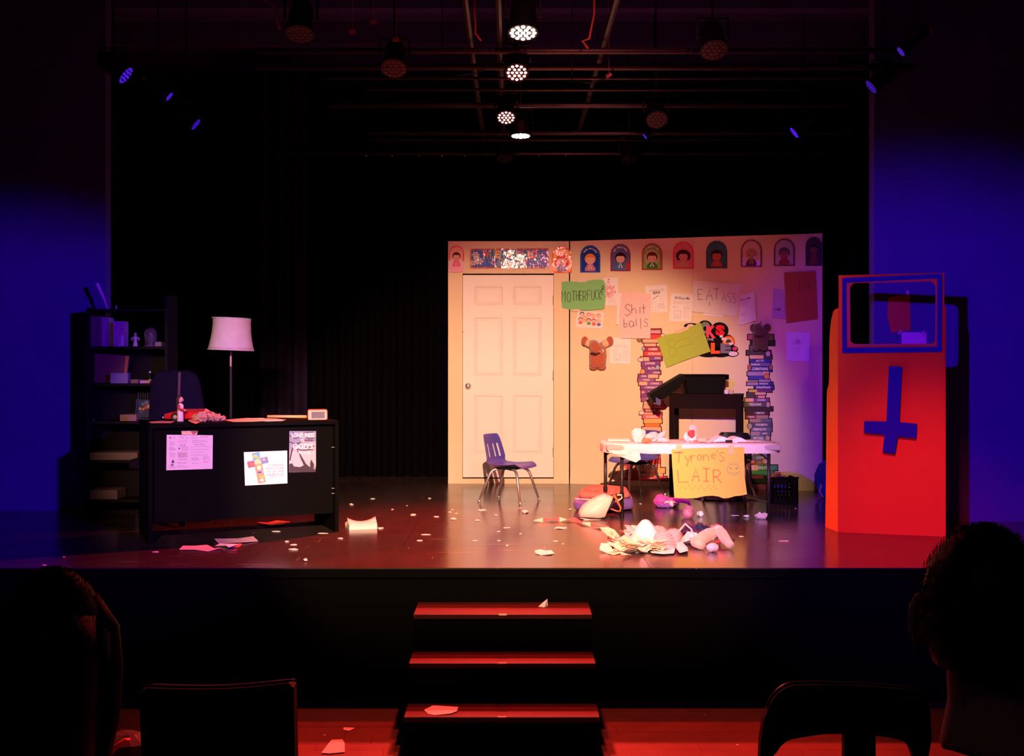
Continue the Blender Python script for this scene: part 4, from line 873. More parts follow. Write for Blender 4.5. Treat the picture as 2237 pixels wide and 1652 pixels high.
# ------------------------------------------------------------------ folding table with its paper cover
TX0, TX1, TY0, TY1, TZ = .715, 2.115, 8.52, 9.10, .575
TP = mat('grey_plastic_top', (.5, .47, .46), .6)
t = thing('folding_table', (1.42, 8.8, 0), 'low folding table with dark metal legs in the classroom set', 'table')
MB().box((TX0 + .02, TY0 + .02, TZ - .045), (TX1 - .02, TY1 - .02, TZ)).build('table_top', t, m=TP, bevel=.012)
LEGM = mat('brown_steel_leg', (.05, .03, .033), .4, .4)
FL, RL, FR, RR = (.86, 8.60), (.765, 9.0), (2.01, 8.60), (1.905, 8.98)
for a in (FL, RL, FR, RR):
    lg = MB().tube([(a[0], a[1], 0.02), (a[0], a[1], TZ - .045)], .0135, 10).build('leg', t, m=LEGM, smooth=True)
    MB().lathe([(.017, 0), (.018, .03), (.0145, .035)], (a[0], a[1], 0), 10).build('foot_cap', lg, m=NAVYP)
    MB().lathe([(.0175, .0), (.0175, .04)], (a[0], a[1], .16), 10).build('leg_collar', lg, m=NAVYP)
for a, c_ in ((FL, RL), (FR, RR)):
    MB().tube([(a[0], a[1], .12), (c_[0], c_[1], .12)], .009, 8).build('crossbar', t, m=LEGM)
    MB().tube([(a[0], a[1], TZ - .06), (c_[0], c_[1], TZ - .06)], .010, 8).build('crossbar', t, m=LEGM)
for a, sg in ((RL, 1), (FL, 1), (FR, -1), (RR, -1)): MB().tube([(a[0], a[1], TZ - .12), (a[0] + sg * .10, a[1], TZ - .05)], .007, 6).build('brace', t, m=LEGM)
# cover
PV = mat('white_paper_cover', (.88, .83, .86), .45, var=.03, bump=.25, bscale=25)
n = 96; vs = []; rings = [(0.80, TZ + .004, 0), (.975, TZ + .006, .002), (1.0, TZ + .001, .003), (1.006, TZ - .02, .005), (1.008, TZ - .055, .009), (.985, TZ - .066, .012)]
cx_, cy_, hx, hy_ = (TX0 + TX1) / 2, (TY0 + TY1) / 2, (TX1 - TX0) / 2, (TY1 - TY0) / 2
for s_, z, am in rings:
    for k in range(n):
        a = 2 * PI * k / n; e_ = 5.0; r_ = (abs(math.cos(a)) ** e_ + abs(math.sin(a)) ** e_) ** (-1 / e_)
        w_ = noise.noise(Vector((math.cos(a) * 9, math.sin(a) * 9, z * 20)))
        mr = 1 if s_ < .9 else 0
        xx = (hx - (.10 if mr else 0)) * r_ * math.cos(a); yy = (hy_ - (.10 if mr else 0)) * r_ * math.sin(a)
        if not mr: xx *= 1 + (s_ - 1) * .2; yy *= 1 + (s_ - 1) * .2
        dr = am * w_ * 1.6
        vs.append(Vector((cx_ + xx + dr * math.cos(a), cy_ + yy + dr * math.sin(a), z + (am * .9 * noise.noise(Vector((a * 5, 3, 1))) if z < TZ - .03 else 0))))
fs = [list(range(n))] + [(r_ * n + k, r_ * n + (k + 1) % n, (r_ + 1) * n + (k + 1) % n, (r_ + 1) * n + k) for r_ in range(len(rings) - 1) for k in range(n)]
tag(MB().add(vs, fs).build('table_cover', m=PV, smooth=True), 'white paper cover wrapped over the low folding table', 'tablecloth')
# torn flap at the left
b = MB(); Pq = VP((0, 8.505), (1, 8.505))
pts = [(1326, 984), (1352, 984), (1372, 985), (1388, 996), (1392, 985), (1397, 990), (1399, 1003), (1388, 1010), (1372, 1004), (1356, 998), (1340, 991)]
rnd = random.Random(4); vs = [Pq.at(u, v, rnd.uniform(0, .03)) for u, v in pts]; c_ = sum(vs, Vector()) / len(vs) + Vector((-.0, -.012, .004)); vs.append(c_)
b.add(vs, [(i, (i + 1) % len(pts), len(pts)) for i in range(len(pts))]); o = b.build('torn_plastic', m=PV); tag(o, 'torn white film hanging under the left end of the table cover', 'film')
sm = o.modifiers.new('t', 'SOLIDIFY'); sm.thickness = .0015
# yellow sign
PY = VP((0, 8.495), (1, 8.495)); S = Sheet(PY, .0)
YL = (.90, .62, .10)
S.card([(1467, 982), (1500, 980), (1560, 978), (1625, 977), (1626, 1010), (1627, 1045), (1632, 1080), (1618, 1083), (1606, 1084), (1593, 1088), (1580, 1089), (1570, 1085), (1557, 1083), (1540, 1084), (1522, 1088), (1500, 1089), (1473, 1088), (1470, 1040), (1468, 1010)], YL, .0015)
S.step = .0002; TX = (.78, .16, .05)
S.hand('Tyrone', [(1474, 988, 1492, 1012), (1496, 996, 1508, 1019), (1509, 995, 1519, 1010), (1523, 993, 1532, 1006), (1536, 993, 1548, 1007), (1553, 991, 1565, 1003)], 1.5, TX, 3)
S.hand("'S", [(1566, 984, 1569, 989), (1571, 988, 1583, 1008)], 1.5, TX, 4)
S.line([(1471, 990), (1480, 989)], 1.3, (.6, .15, .1)); S.line([(1482, 989), (1490, 990)], 1.3, (.6, .15, .1))
S.hand('LAIR', [(1480, 1027, 1504, 1054), (1512, 1024, 1528, 1052), (1534, 1024, 1551, 1052), (1558, 1026, 1576, 1055)], 1.8, TX, 5)
zz = [(1479, 1060)]
for i in range(7): zz += [(1483 + i * 14, 1072 - (i % 2) * 2), (1491 + i * 14, 1059 + (i % 3))]
S.line(zz[:-1], 1.1, (.7, .25, .08))
GN = (.25, .42, .12); S.line(arc(1602, 1026, 14, 0, 360, 20, 12), 1.0, GN); S.line(arc(1602, 1026, 12.6, 20, 330, 18, 10.6), .7, (.3, .5, .3))
S.ell(1596, 1024, 2.2, 2, GN, 8); S.ell(1609, 1024, 2.2, 2, GN, 8); S.line([(1593, 1020), (1599, 1023)], .9, GN); S.line([(1612, 1020), (1606, 1023)], .9, GN); S.line([(1594, 1031), (1600, 1034), (1606, 1032), (1611, 1034)], .8, GN); S.line([(1602, 1026), (1604, 1030)], .6, GN)
for i in range(6): S.line([(1591 + i * 4, 1015), (1593 + i * 4, 1010)], .7, (.85, .4, .1))
S.line([(1584, 1057), (1590, 1050), (1592, 1056), (1600, 1051), (1603, 1057), (1612, 1052), (1622, 1055)], .6, (.85, .55, .15))
S.done('paper_sign', 'large yellow paper sign reading Tyrone\'s LAIR hanging from the table edge', 'sign')
for u, lab in ((1483, 'tape strip holding the left corner of the yellow sign'), (1597, 'tape strip holding the right part of the yellow sign')):
    S = Sheet(PY, .006 if u < 1500 else .012); S.card([(u - 6, 972), (u + 6, 972), (u + 5, 984 + (u > 1500) * 8), (u - 6, 985 + (u > 1500) * 8)], (.85, .65, .3), .0004); S.done('tape_strip', lab, 'tape')
# things on the table
ZT = TZ + .0075
PKT = mat('pink_tissue', (.88, .62, .68), .85); ORT = mat('orange_felt', (.85, .25, .10), .8); REDF = mat('red_fabric', (.80, .06, .07), .8); PEACH = mat('peach_plush', (.86, .52, .34), .95, sheen=.4)
o = MB().box(((1325 - CX) * 9.0 / F, 8.85, ZT), ((1372 - CX) * 9.0 / F, 9.03, ZT + .012)).build('paper_pile', m=PAPER); tag(o, 'low stack of pale papers on the left end of the covered table', 'paper')
o = wad(((1392 - CX) * 8.8 / F, 8.72, ZT), .05, .05, .055, TISSUE, 3, 'paper_towel_wad'); tag(o, 'tall crumpled white paper towel at the left of the covered table', 'paper towel')
o = wad(((1408 - CX) * 8.8 / F, 8.64, ZT), .035, .03, .018, ORT, 8, 'orange_scrap'); tag(o, 'small orange felt lump beside the crumpled towel on the table', 'fabric')
o = wad(((1424 - CX) * 8.8 / F, 8.78, ZT), .065, .06, .038, PKT, 5, 'paper_towel_wad'); tag(o, 'wide pinkish crumpled tissue on the table in front of the blue chair back', 'tissue')
b = MB(); c0 = Vector(((1440 - CX) * 8.8 / F, 8.8, ZT))
b.tube([c0 + Vector((-.02, 0, .03)), c0 + Vector((.02, 0, .05)), c0 + Vector((.05, 0, .085))], [.03, .024, .012], 8); b.tube([c0 + Vector((-.02, -.05, .02)), c0 + Vector((.04, -.06, .018)), c0 + Vector((.07, -.06, .014))], [.02, .018, .012], 8)
tag(b.build('torn_plush', m=PKT, smooth=True), 'torn pink plush limbs lying on the left half of the table', 'plush toy')
t = thing('torn_doll', ((1515 - CX) * 8.75 / F, 8.75, ZT), 'pinkish torn doll with red hair propped on the table above the yellow sign', 'doll')
c0 = Vector(((1515 - CX) * 8.75 / F, 8.75, ZT))
wad(c0 + Vector((-.015, 0, .0)), .055, .05, .045, TISSUE, 6, 'body', t); wad(c0 + Vector((.012, -.02, .03)), .036, .036, .045, PEACH, 9, 'head', t, j=.1)
wad(c0 + Vector((-.022, -.04, .03)), .03, .02, .035, REDF, 12, 'hair', t); wad(c0 + Vector((-.0, -.01, .095)), .032, .03, .018, PKT, 13, 'bow', t, j=.5)
b = MB(); b.tube([c0 + Vector((.03, -.02, .02)), c0 + Vector((.08, -.02, .02)), c0 + Vector((.1, -.02, .018))], [.02, .018, .016], 8); b.build('arm', t, m=PEACH, smooth=True)
# book with open pages, marker, papers
t = thing('open_book', ((1593 - CX) * 8.8 / F, 8.85, ZT), 'open book with raised pages on the right half of the covered table', 'book')
bx_ = (1590 - CX) * 8.85 / F
for sg, col_ in ((-1, TISSUE), (1, PAPER)):
    vs = []; 
    for j in (0, 1):
        for i in range(7):
            a = i / 6; vs.append((bx_ + sg * .135 * a, 8.74 + .2 * j, ZT + .003 + (.05 if sg < 0 else .045) * math.sin(PI * min(1, a * .9 + .08)) * .8))
    m0 = len(vs); vs += [(v[0], v[1], ZT + .001) for v in vs]
    fs = [(i, i + 1, i + 8, i + 7) for i in range(6)] + [(i, i + 1, m0 + i + 1, m0 + i) for i in range(6)] + [(7 + i, 8 + i, m0 + 8 + i, m0 + 7 + i) for i in range(6)] + [(0, 7, m0 + 7, m0), (6, 13, m0 + 13, m0 + 6)]
    MB().add(vs, fs).build('page_block', t, m=col_, smooth=False)
MB().box((bx_ - .14, 8.735, ZT), (bx_ + .14, 8.945, ZT + .001)).build('cover', t, m=mat('brown_cover', (.25, .1, .07), .6))
o = MB().tube([((1565 - CX) * 8.66 / F, 8.66, ZT + .006), ((1585 - CX) * 8.66 / F, 8.66, ZT + .006), ((1585.1 - CX) * 8.66 / F, 8.66, ZT + .012), ((1600 - CX) * 8.66 / F, 8.66, ZT + .012)], [.003, .004, .012, .012], 10).build('marker_pen', m=NAVYP); tag(o, 'black marker lying on the table in front of the open book', 'marker')
o = MB().tube([((1556 - CX) * 8.98 / F, 8.98, ZT + .012), ((1576 - CX) * 8.96 / F, 8.94, ZT + .012)], .008, 8).build('pencil_case', m=NAVYP); tag(o, 'thin dark pen behind the open book on the table', 'pen')
o = wad(((1607 - CX) * 8.62 / F, 8.63, ZT), .022, .02, .011, TISSUE, 15, 'tissue_ball'); tag(o, 'small lavender tissue ball right of the black marker on the table', 'tissue')
o = rag(((1545 - CX) * 8.75 / F, 8.82, ZT), .14, .2, .015, TISSUE, 8, 'paper_sheet', smooth=False); tag(o, 'rumpled white paper sheet between the torn doll and the open book', 'paper')
o = rag(((1650 - CX) * 8.75 / F, 8.84, ZT), .16, .2, .008, TISSUE, 9, 'paper_sheet', smooth=False); tag(o, 'flat rumpled paper at the right end of the covered table', 'paper')

# ------------------------------------------------------------------ plush puppets on the wall
BRN = mat('brown_plush', (.52, .11, .05), .95, var=.35, scale=60, bump=.6, bscale=160, sheen=.5); DBRN = mat('dark_brown_plush', (.12, .04, .04), .95, var=.35, scale=60, bump=.6, bscale=160, sheen=.3)
def puppet(u, v, P, m, label, sc=1.0, bull=True):
    c = P.at(u, v, .05); t = thing('hand_puppet', tuple(c), label, 'puppet'); E = Vector((P.e.x, P.e.y, 0)); N = Vector((P.n.x, P.n.y, 0)); U = Vector((0, 0, 1)); k = .0046 * sc
    def q(a, b_, n=0): return c + E * a * k + U * b_ * k + N * n * k
    MB().tube([q(-1, 18), q(0, 8), q(0, -6), q(0, -20), q(-1, -30), q(-1, -34)], [11 * k, 18 * k, 19 * k, 18.5 * k, 18 * k, 12 * k], 14).build('body', t, m=m, smooth=True)
    fz = fuzz(MB(), q(0, -6), (19 * k, 17 * k, 30 * k), 1400, .008, 2, .0012, False); fz.build('fur', t, m=m); t.children[-1]['kind'] = 'stuff'
    for s_ in (-1, 1): MB().ball(q(s_ * 9, -33), 10 * k, 9 * k, 6 * k, 12).build('foot', t, m=m, smooth=True)
    MB().tube([q(-10, 20, 4), q(-6, 14, 10), q(2, 6, 15), q(8, 0, 17)], [10 * k, 12 * k, 11 * k, 8 * k], 12).build('head', t, m=m, smooth=True)
    MB().tube([q(-12, -3, 15), q(-2, -5, 19), q(8, 0, 20)], [3 * k, 3.5 * k, 3 * k], 8).build('mouth', t, m=mat('dark_mouth', (.05, .01, .01), .8))
    if bull:
        W2 = mat('white_felt', (.85, .75, .8), .8)
        for a in (5, 12): MB().tube([q(a, 8, 15), q(a + 4, 3, 20), q(a + 2, -3, 20)], [1.5 * k, 1.8 * k, .6 * k], 6).build('tooth', t, m=W2, smooth=True)
        wad(q(0, 19, 2), 9 * k, 7 * k, 5 * k, W2, 5, 'hair_tuft', t)
        for s_ in (-1, 1):
            MB().tube([q(s_ * 13, 17, 3), q(s_ * 19, 20, 4), q(s_ * 25, 22, 4)], [8 * k, 8.5 * k, 7.5 * k], 10).build('arm', t, m=PEACH, smooth=True)
            MB().ball(q(s_ * 28, 25, 5), 8 * k, 6 * k, 10.5 * k, 12).build('hoof', t, m=m, smooth=True)
    else:
        for s_ in (-1, 1): MB().ball(q(s_ * 16, 18, 4), 9 * k, 8 * k, 9 * k, 12).build('ear', t, m=m, smooth=True)
        MB().ball(q(0, 30, 8), 3 * k, n=8).build('eye', t, m=CHROME)
    return t
puppet(1308, 770, PR, BRN, 'reddish-brown plush animal puppet with pale arms raised, taped to the wall', .98)
puppet(1662, 732, PR, DBRN, 'dark plush animal puppet hung over the top of the right book stack cut-out', .86, False)

# ------------------------------------------------------------------ crate with ball, backpack behind booth
t = thing('milk_crate', (2.33, 9.55, 0), 'black open-sided plastic crate on the floor right of the table', 'crate')
cx0, cx1, cy0, cy1, cz = 2.235, 2.455, 9.42, 9.66, .225
b = MB(); b.box((cx0, cy0, 0), (cx1, cy1, .012)); b.build('crate_floor', t, m=TUB)
for (a0, a1, fix, ax) in ((cx0, cx1, cy0, 0), (cx0, cx1, cy1 - .008, 0), (cy0, cy1, cx0, 1), (cy0, cy1, cx1 - .008, 1)):
    b = MB()
    def wl_(p0, p1, z0, z1):
        if ax == 0: b.box((p0, fix, z0), (p1, fix + .008, z1))
        else: b.box((fix, p0, z0), (fix + .008, p1, z1))
    wl_(a0, a1, .012, .05); wl_(a0, a1, cz - .05, cz)
    for k in range(8): p = a0 + (a1 - a0) * k / 7; wl_(max(a0, p - .009), min(a1, p + .009), .05, cz - .05)
    for z in (.085, .125): wl_(a0, a1, z, z + .017)
    b.build('crate_side', t, m=TUB)
MB().box((cx0 - .006, cy0 - .006, cz), (cx1 + .006, cy0 + .012, cz + .01)).build('crate_rim', t, m=TUB)
t = thing('toy_helmet', (2.32, 9.54, .05), 'pale domed ball with a peach rim sticking out of the black crate', 'ball')
MB().ball((2.32, 9.56, .18), .085, .085, .085, 18).build('dome', t, m=mat('mauve_plastic', (.55, .3, .4), .4), smooth=True)
MB().tube([(2.32 + .092 * math.cos(a), 9.50, .17 + .085 * math.sin(a)) for a in [PI * .02 + i * PI * .96 / 12 for i in range(13)]], .006, 6).build('rim', t, m=PEACH, smooth=True)
MB().ball((2.32, 9.49, .16), .075, .05, .08, 14).build('lining', t, m=mat('deep_blue_foil', (.05, .02, .45), .3), smooth=True)
t = thing('backpack', (2.86, 9.95, 0), 'dark blue backpack leaning on the wall behind the orange booth', 'backpack')
NVB = mat('navy_cloth', (.02, .02, .16), .8)
wad((2.88, 10.0, 0), .12, .1, .16, NVB, 21, 'bag_body', t, n=18, j=.12); wad((2.83, 9.9, 0), .08, .05, .08, NVB, 22, 'pocket', t, j=.12)
MB().tube([(2.78, 9.87, .12), (2.76, 9.86, .06), (2.79, 9.85, .01)], .008, 6).build('strap', t, m=mat('pale_webbing', (.4, .35, .45), .8))

# ------------------------------------------------------------------ bags on the floor at the left table leg
RBK = mat('coral_cloth', (.85, .18, .14), .8, bump=.3, bscale=30); PUB = mat('purple_cloth', (.20, .09, .42), .8)
t = thing('backpack', (.78, 9.2, 0), 'coral and purple backpack lying flat behind the tote bag', 'backpack')
b = MB(); o_ = [(.50, 8.98), (.74, 8.88), (1.0, 9.0), (1.03, 9.5), (.80, 9.72), (.62, 9.6), (.53, 9.2)]
b.prism(o_, lambda a, c_, q: Vector((a, c_, .01 + q)), .09); x = b.build('bag_body', t, m=PUB, bevel=.03)
b = MB(); b.prism([(.55 + .0, 9.02), (.75, 8.95), (.97, 9.04), (.99, 9.46), (.79, 9.64), (.64, 9.55), (.56, 9.2)], lambda a, c_, q: Vector((a, c_, .10 + q)), .05); b.build('front_panel', t, m=RBK, bevel=.025)
rag((.78, 9.25, .145), .3, .4, .03, RBK, 4, 'pocket_flap', t, fold=5)
MB().tube([(.52, 9.0, .10), (.62, 8.93, .104), (.74, 8.89, .10), (.9, 8.95, .10)], .006, 6).build('zip', t, m=mat('cream_tape', (.8, .7, .65), .6))
t = thing('tote_bag', (.66, 8.62, 0), 'white and tan tote bag with a brown handle lying by the left table leg', 'bag')
TOTE = mat('cream_leatherette', (.86, .74, .68), .45); TAN = mat('tan_leather', (.55, .17, .06), .5); DKI = mat('dark_lining', (.06, .02, .03), .8)
Pb = VP((0, 8.52), (1, 8.52))
out = [(1264, 1130), (1267, 1120), (1275, 1108), (1288, 1098), (1306, 1089), (1322, 1083), (1331, 1086), (1342, 1086), (1336, 1100), (1328, 1118), (1324, 1129), (1312, 1131), (1290, 1132)]
vs = []; m_ = len(out)
for k, (s_, dep) in enumerate(((.86, -.01), (1.0, .05), (1.0, .14), (.85, .20))):
    cu = sum(p[0] for p in out) / m_; cv = 1133
    for u, v in out:
        p = Pb.at(cu + (u - cu) * s_, cv + (v - cv) * s_, 0); vs.append(Vector((p.x, p.y + dep, max(.002, p.z))))
fs = [list(range(m_))[::-1], [3 * m_ + i for i in range(m_)]] + [(k * m_ + i, k * m_ + (i + 1) % m_, (k + 1) * m_ + (i + 1) % m_, (k + 1) * m_ + i) for k in range(3) for i in range(m_)]
MB().add(vs, fs).build('bag_body', t, m=TOTE, smooth=True)
b = MB(); b.prism([(1268, 1129), (1300, 1131), (1322, 1134), (1333, 1131), (1330, 1137), (1300, 1138), (1280, 1135)], lambda a, c_, q: Pb.at(a, min(c_, 1136.5), .02 - q), .12); b.build('bag_base', t, m=DKI)
b = MB(); b.prism([(1266, 1130.5), (1290, 1134), (1312, 1134.5), (1300, 1137), (1280, 1136)], lambda a, c_, q: Pb.at(a, c_, .035 - q), .012); b.build('base_panel', t, m=TOTE)
b = MB(); b.prism([(1335, 1086), (1352, 1083), (1358, 1092), (1348, 1094), (1340, 1104), (1330, 1120)], lambda a, c_, q: Pb.at(a, c_, -.06 - q), .08); b.build('opening', t, m=DKI)
MB().tube([Pb.at(u, v, .03) for u, v in ((1340, 1081), (1345, 1088), (1350, 1099), (1355, 1108), (1354, 1116), (1347, 1116), (1334, 1111))], [.012, .010, .009, .008, .006, .006, .006], 8).build('handle', t, m=TAN, smooth=True)
MB().tube([Pb.at(u, v, .0) for u, v in ((1348, 1082), (1357, 1081), (1359, 1088), (1352, 1093), (1344, 1096))], .006, 6).build('handle', t, m=TOTE, smooth=True)
o = wad(pz(1364, 1116, 0) + Vector((0, .05, 0)), .035, .04, .025, NAVYP, 31, 'black_pouch'); tag(o, 'small black pouch right of the left table leg', 'pouch')
# purple tote, pompom, jacket
MAG = mat('magenta_fabric', (.75, .08, .55), .6); PUR = mat('violet_fabric', (.28, .08, .55), .7)
t = thing('cloth_bag', tuple(pz(1466, 1112)), 'crumpled magenta and purple cloth bag on the floor under the table', 'bag')
c = pz(1462, 1108); wad(c + Vector((-.06, .03, 0)), .075, .08, .05, MAG, 41, 'bag_body', t, j=.4); wad(c + Vector((.0, 0, 0)), .07, .06, .026, TISSUE, 42, 'lining', t, j=.5); wad(c + Vector((-.05, -.05, 0)), .06, .03, .02, PUR, 43, 'corner', t, j=.4)
MB().tube([c + Vector((0, .03, .06)), c + Vector((.08, .03, .055)), c + Vector((.16, .0, .045)), c + Vector((.17, -.02, .01))], [.018, .02, .018, .01], 8).build('strap', t, m=MAG, smooth=True)
c = pz(1505, 1134) + Vector((0, .05, 0)); b = MB().ball(c + Vector((0, 0, .04)), .045, .045, .045, 12); fuzz(b, c + Vector((0, 0, .042)), (.045, .045, .045), 900, .02, 6, .0014, False)
tag(b.build('fuzzy_pompom', m=mat('rose_tinsel', (.75, .28, .45), .4, bump=.4)), 'fuzzy pink pompom on the floor below the magenta bag', 'pompom')
o = wad(pz(1530, 1129) + Vector((0, .02, 0)), .028, .03, .02, TISSUE, 44, 'tissue_ball'); tag(o, 'crumpled white tissue right of the pink pompom', 'tissue')
JK = mat('dark_purple_cloth', (.07, .02, .09), .85)
o = rag(pz(1596, 1094) + Vector((0, .12, 0)), .58, .34, .07, JK, 14, 'dropped_jacket', n=22, fold=6); tag(o, 'dark purple jacket spread on the floor beneath the yellow sign', 'jacket')
o = wad(pz(1632, 1131) + Vector((0, .02, 0)), .024, .02, .009, TISSUE, 45, 'cotton_tuft'); tag(o, 'small flat white tuft left of the right front table leg', 'fluff')
b = MB(); c = pz(1671, 1135) + Vector((0, .05, 0)); rnd = random.Random(7)
for i in range(9): wad(c + Vector((rnd.uniform(-.045, .045), rnd.uniform(-.03, .03), 0)), .022, .022, rnd.uniform(.014, .024), None, 50 + i, add=b)
tag(b.build('stuffing_clump', m=mat('pink_stuffing', (.88, .66, .66), .95)), 'lumpy white-pink stuffing at the foot of the right front table leg', 'stuffing')
# ------------------------------------------------------------------ heap of torn paper and plush at the stage front
def heap(cu, cv, n, ru, rv, mats_, seed, label, name='shredded_paper', h=.03, sz=(10, 26)):
    """many torn sheets nobody could count: one object"""
    rnd = random.Random(seed); b = MB()
    for m in mats_: b.use(m)
    for i in range(n):
        b.use(mats_[rnd.randrange(len(mats_))])
        u, v = cu + rnd.gauss(0, .45) * ru, cv + rnd.gauss(0, .45) * rv; c = pz(u, v); c.z = .004 + rnd.random() * h
        k = rnd.randint(5, 8); s_ = rnd.uniform(*sz) * .0032; a0 = rnd.random() * 6
        tilt = Vector((rnd.uniform(-.5, .5), rnd.uniform(-.5, .5)))
        pts = [c + Vector((s_ * rnd.uniform(.6, 1.1) * math.cos(a0 + 2 * PI * q / k), s_ * rnd.uniform(.6, 1.1) * math.sin(a0 + 2 * PI * q / k), 0)) for q in range(k)]
        for p in pts: p.z = max(.003, c.z + (p.x - c.x) * tilt.x + (p.y - c.y) * tilt.y + rnd.uniform(-.004, .006))
        cc = c + Vector((0, 0, rnd.uniform(-.003, .008))); cc.z = max(cc.z, .003)
        low = [p - Vector((0, 0, .0012)) for p in pts]
        b.add(pts + [cc] + low, [(q, (q + 1) % k, k) for q in range(k)] + [(q, k + 1 + q, k + 1 + (q + 1) % k, (q + 1) % k) for q in range(k)] + [[k + 1 + q for q in range(k)][::-1]])
    o = b.build(name); tag(o, label, 'paper'); o['kind'] = 'stuff'; return o
YW = mat('cream_paper', (.90, .84, .62), .8)
heap(1392, 1200, 90, 58, 11, [PAPER, YW, YW, PAPER], 3, 'bright heap of shredded cream paper at the front of the stage', h=.035)
heap(1410, 1178, 60, 60, 12, [YW, PKT, TISSUE, PAPER], 5, 'rear pinkish layer of shredded paper around the white felt cone', h=.05)
c = pz(1412, 1190); zf = MB(); prof = [(.125, 0), (.115, .03), (.085, .08), (.055, .125), (.025, .155), (0.0, .162)]
zf.lathe(prof, c + Vector((0, .05, .0)), 18, sx=.95, sy=.75); o = zf.build('felt_cone', m=mat('white_felt_cone', (.86, .78, .86), .9), smooth=True); tag(o, 'white rounded cone of felt rising from the shredded paper heap', 'felt shape')
t = thing('torn_plush', tuple(pz(1455, 1200)), 'torn pink curly plush toy in the middle of the floor heap', 'plush toy')
for i, (u, v, a, b_, h_) in enumerate(((1448, 1190, .07, .06, .045), (1470, 1186, .055, .06, .05), (1438, 1180, .06, .05, .05), (1460, 1202, .05, .04, .03))):
    p = pz(u, v); bb = MB().ball(p + Vector((0, 0, h_ * .8)), a, b_, h_, 14, .08, i); fuzz(bb, p + Vector((0, 0, h_ * .8)), (a, b_, h_), 420, .014, i + 3, .0016); bb.build(('body', 'head', 'leg', 'leg')[i], t, m=mat('pink_curly_plush', (.84, .40, .42), .95, bump=.5, bscale=120, sheen=.5))
for i, (pts, m_, h_, lab) in enumerate((([(1418, 1196), (1432, 1184), (1450, 1188), (1444, 1206), (1425, 1209)], YW, .03, 'cream paper rectangle standing up left in the floor heap'),
        ([(1400, 1184), (1408, 1200), (1424, 1210), (1443, 1208), (1443, 1187), (1428, 1183)], YW, .035, 'broad cream sheet across the middle of the floor heap'),
        ([(1333, 1175), (1345, 1170), (1348, 1184), (1338, 1190), (1332, 1184)], YW, .05, 'cream corner of paper standing at the left end of the heap'),
        ([(1362, 1165), (1370, 1161), (1392, 1168), (1396, 1180), (1372, 1182)], TISSUE, .045, 'white torn sheet at the back left of the heap'),
        ([(1326, 1210), (1334, 1206), (1350, 1206), (1362, 1209), (1340, 1213)], YW, .008, 'thin cream tongue of paper at the far left of the heap'),
        ([(1420, 1208), (1450, 1205), (1475, 1203), (1472, 1212), (1450, 1214), (1424, 1212)], TISSUE, .02, 'pale pink sheet along the front edge of the heap'),
        ([(1472, 1188), (1488, 1188), (1502, 1200), (1503, 1210), (1485, 1212), (1474, 1206)], TISSUE, .04, 'folded pale tissue at the right front of the heap'),
        ([(1486, 1183), (1502, 1172), (1522, 1178), (1534, 1186), (1512, 1192), (1490, 1192)], TISSUE, .045, 'lavender tissue tent between the heap and the plush leg'))):
    o = scrap(pts, h_, m_, 60 + i, 'paper_sheet'); tag(o, lab, 'paper')
# dark cloth and strap behind
o = rag(pz(1533, 1168) + Vector((0, .06, 0)), .27, .22, .07, mat('black_navy_cloth', (.015, .015, .07), .8), 17, 'dark_cloth', n=20, fold=8); tag(o, 'black and navy cloth crumpled at the back right of the floor heap', 'cloth')
o = rag(pz(1568, 1172) + Vector((0, .03, 0)), .13, .12, .05, mat('purple_satin', (.22, .04, .40), .5), 18, 'satin_cloth', fold=7); tag(o, 'shiny purple cloth lump behind the peach plush leg', 'cloth')
o = rag(pz(1590, 1182) + Vector((0, .02, 0)), .10, .07, .03, mat('black_navy_cloth', (.015, .015, .07), .8), 19, 'dark_cloth'); tag(o, 'small dark cloth tail at the right end of the heap', 'cloth')
def floortube(pts, r, m, name, lab, cat, hz):
    o = MB().tube([pz(u, v) + Vector((0, 0, z)) for (u, v), z in zip(pts, hz)], r, 8).build(name, m=m, smooth=True); return tag(o, lab, cat)
floortube([(1475, 1172), (1486, 1170), (1497, 1168), (1510, 1172), (1520, 1184), (1533, 1188), (1560, 1188)], .007, mat('white_cord', (.85, .7, .68), .7), 'rope_loop', 'looped white cord arching over the dark cloth in the heap', 'cord', [.01, .04, .075, .05, .015, .02, .03])
t = thing('torn_teddy', tuple(pz(1560, 1203)), 'peach plush toy torn apart at the right end of the floor heap', 'plush toy')
p = lambda u, v, z=0: pz(u, v) + Vector((0, 0, z))
MB().tube([p(1520, 1196, .03), p(1535, 1190, .04), p(1550, 1186, .055), p(1566, 1184, .065)], [.032, .045, .045, .04], 12).build('body', t, m=PEACH, smooth=True)
MB().tube([p(1566, 1182, .085), p(1576, 1188, .07), p(1586, 1196, .045), p(1596, 1201, .03)], [.032, .036, .034, .026], 12).build('leg', t, m=PEACH, smooth=True)
MB().tube([p(1514, 1192, .035), p(1520, 1197, .035), p(1533, 1202, .03)], [.022, .036, .028], 12).build('leg', t, m=PEACH, smooth=True)
MB().ball(p(1567, 1177, .065), .028, .026, .024, 12).build('ear', t, m=mat('pale_pink_plush', (.85, .62, .62), .95), smooth=True)
wad(p(1556, 1206), .042, .035, .028, mat('pale_pink_plush', (.85, .62, .62), .95), 70, 'stuffing', t, j=.12)
MB().tube([p(1562, 1196, .03), p(1572, 1194, .03)], .006, 6).build('ribbon', t, m=REDF)
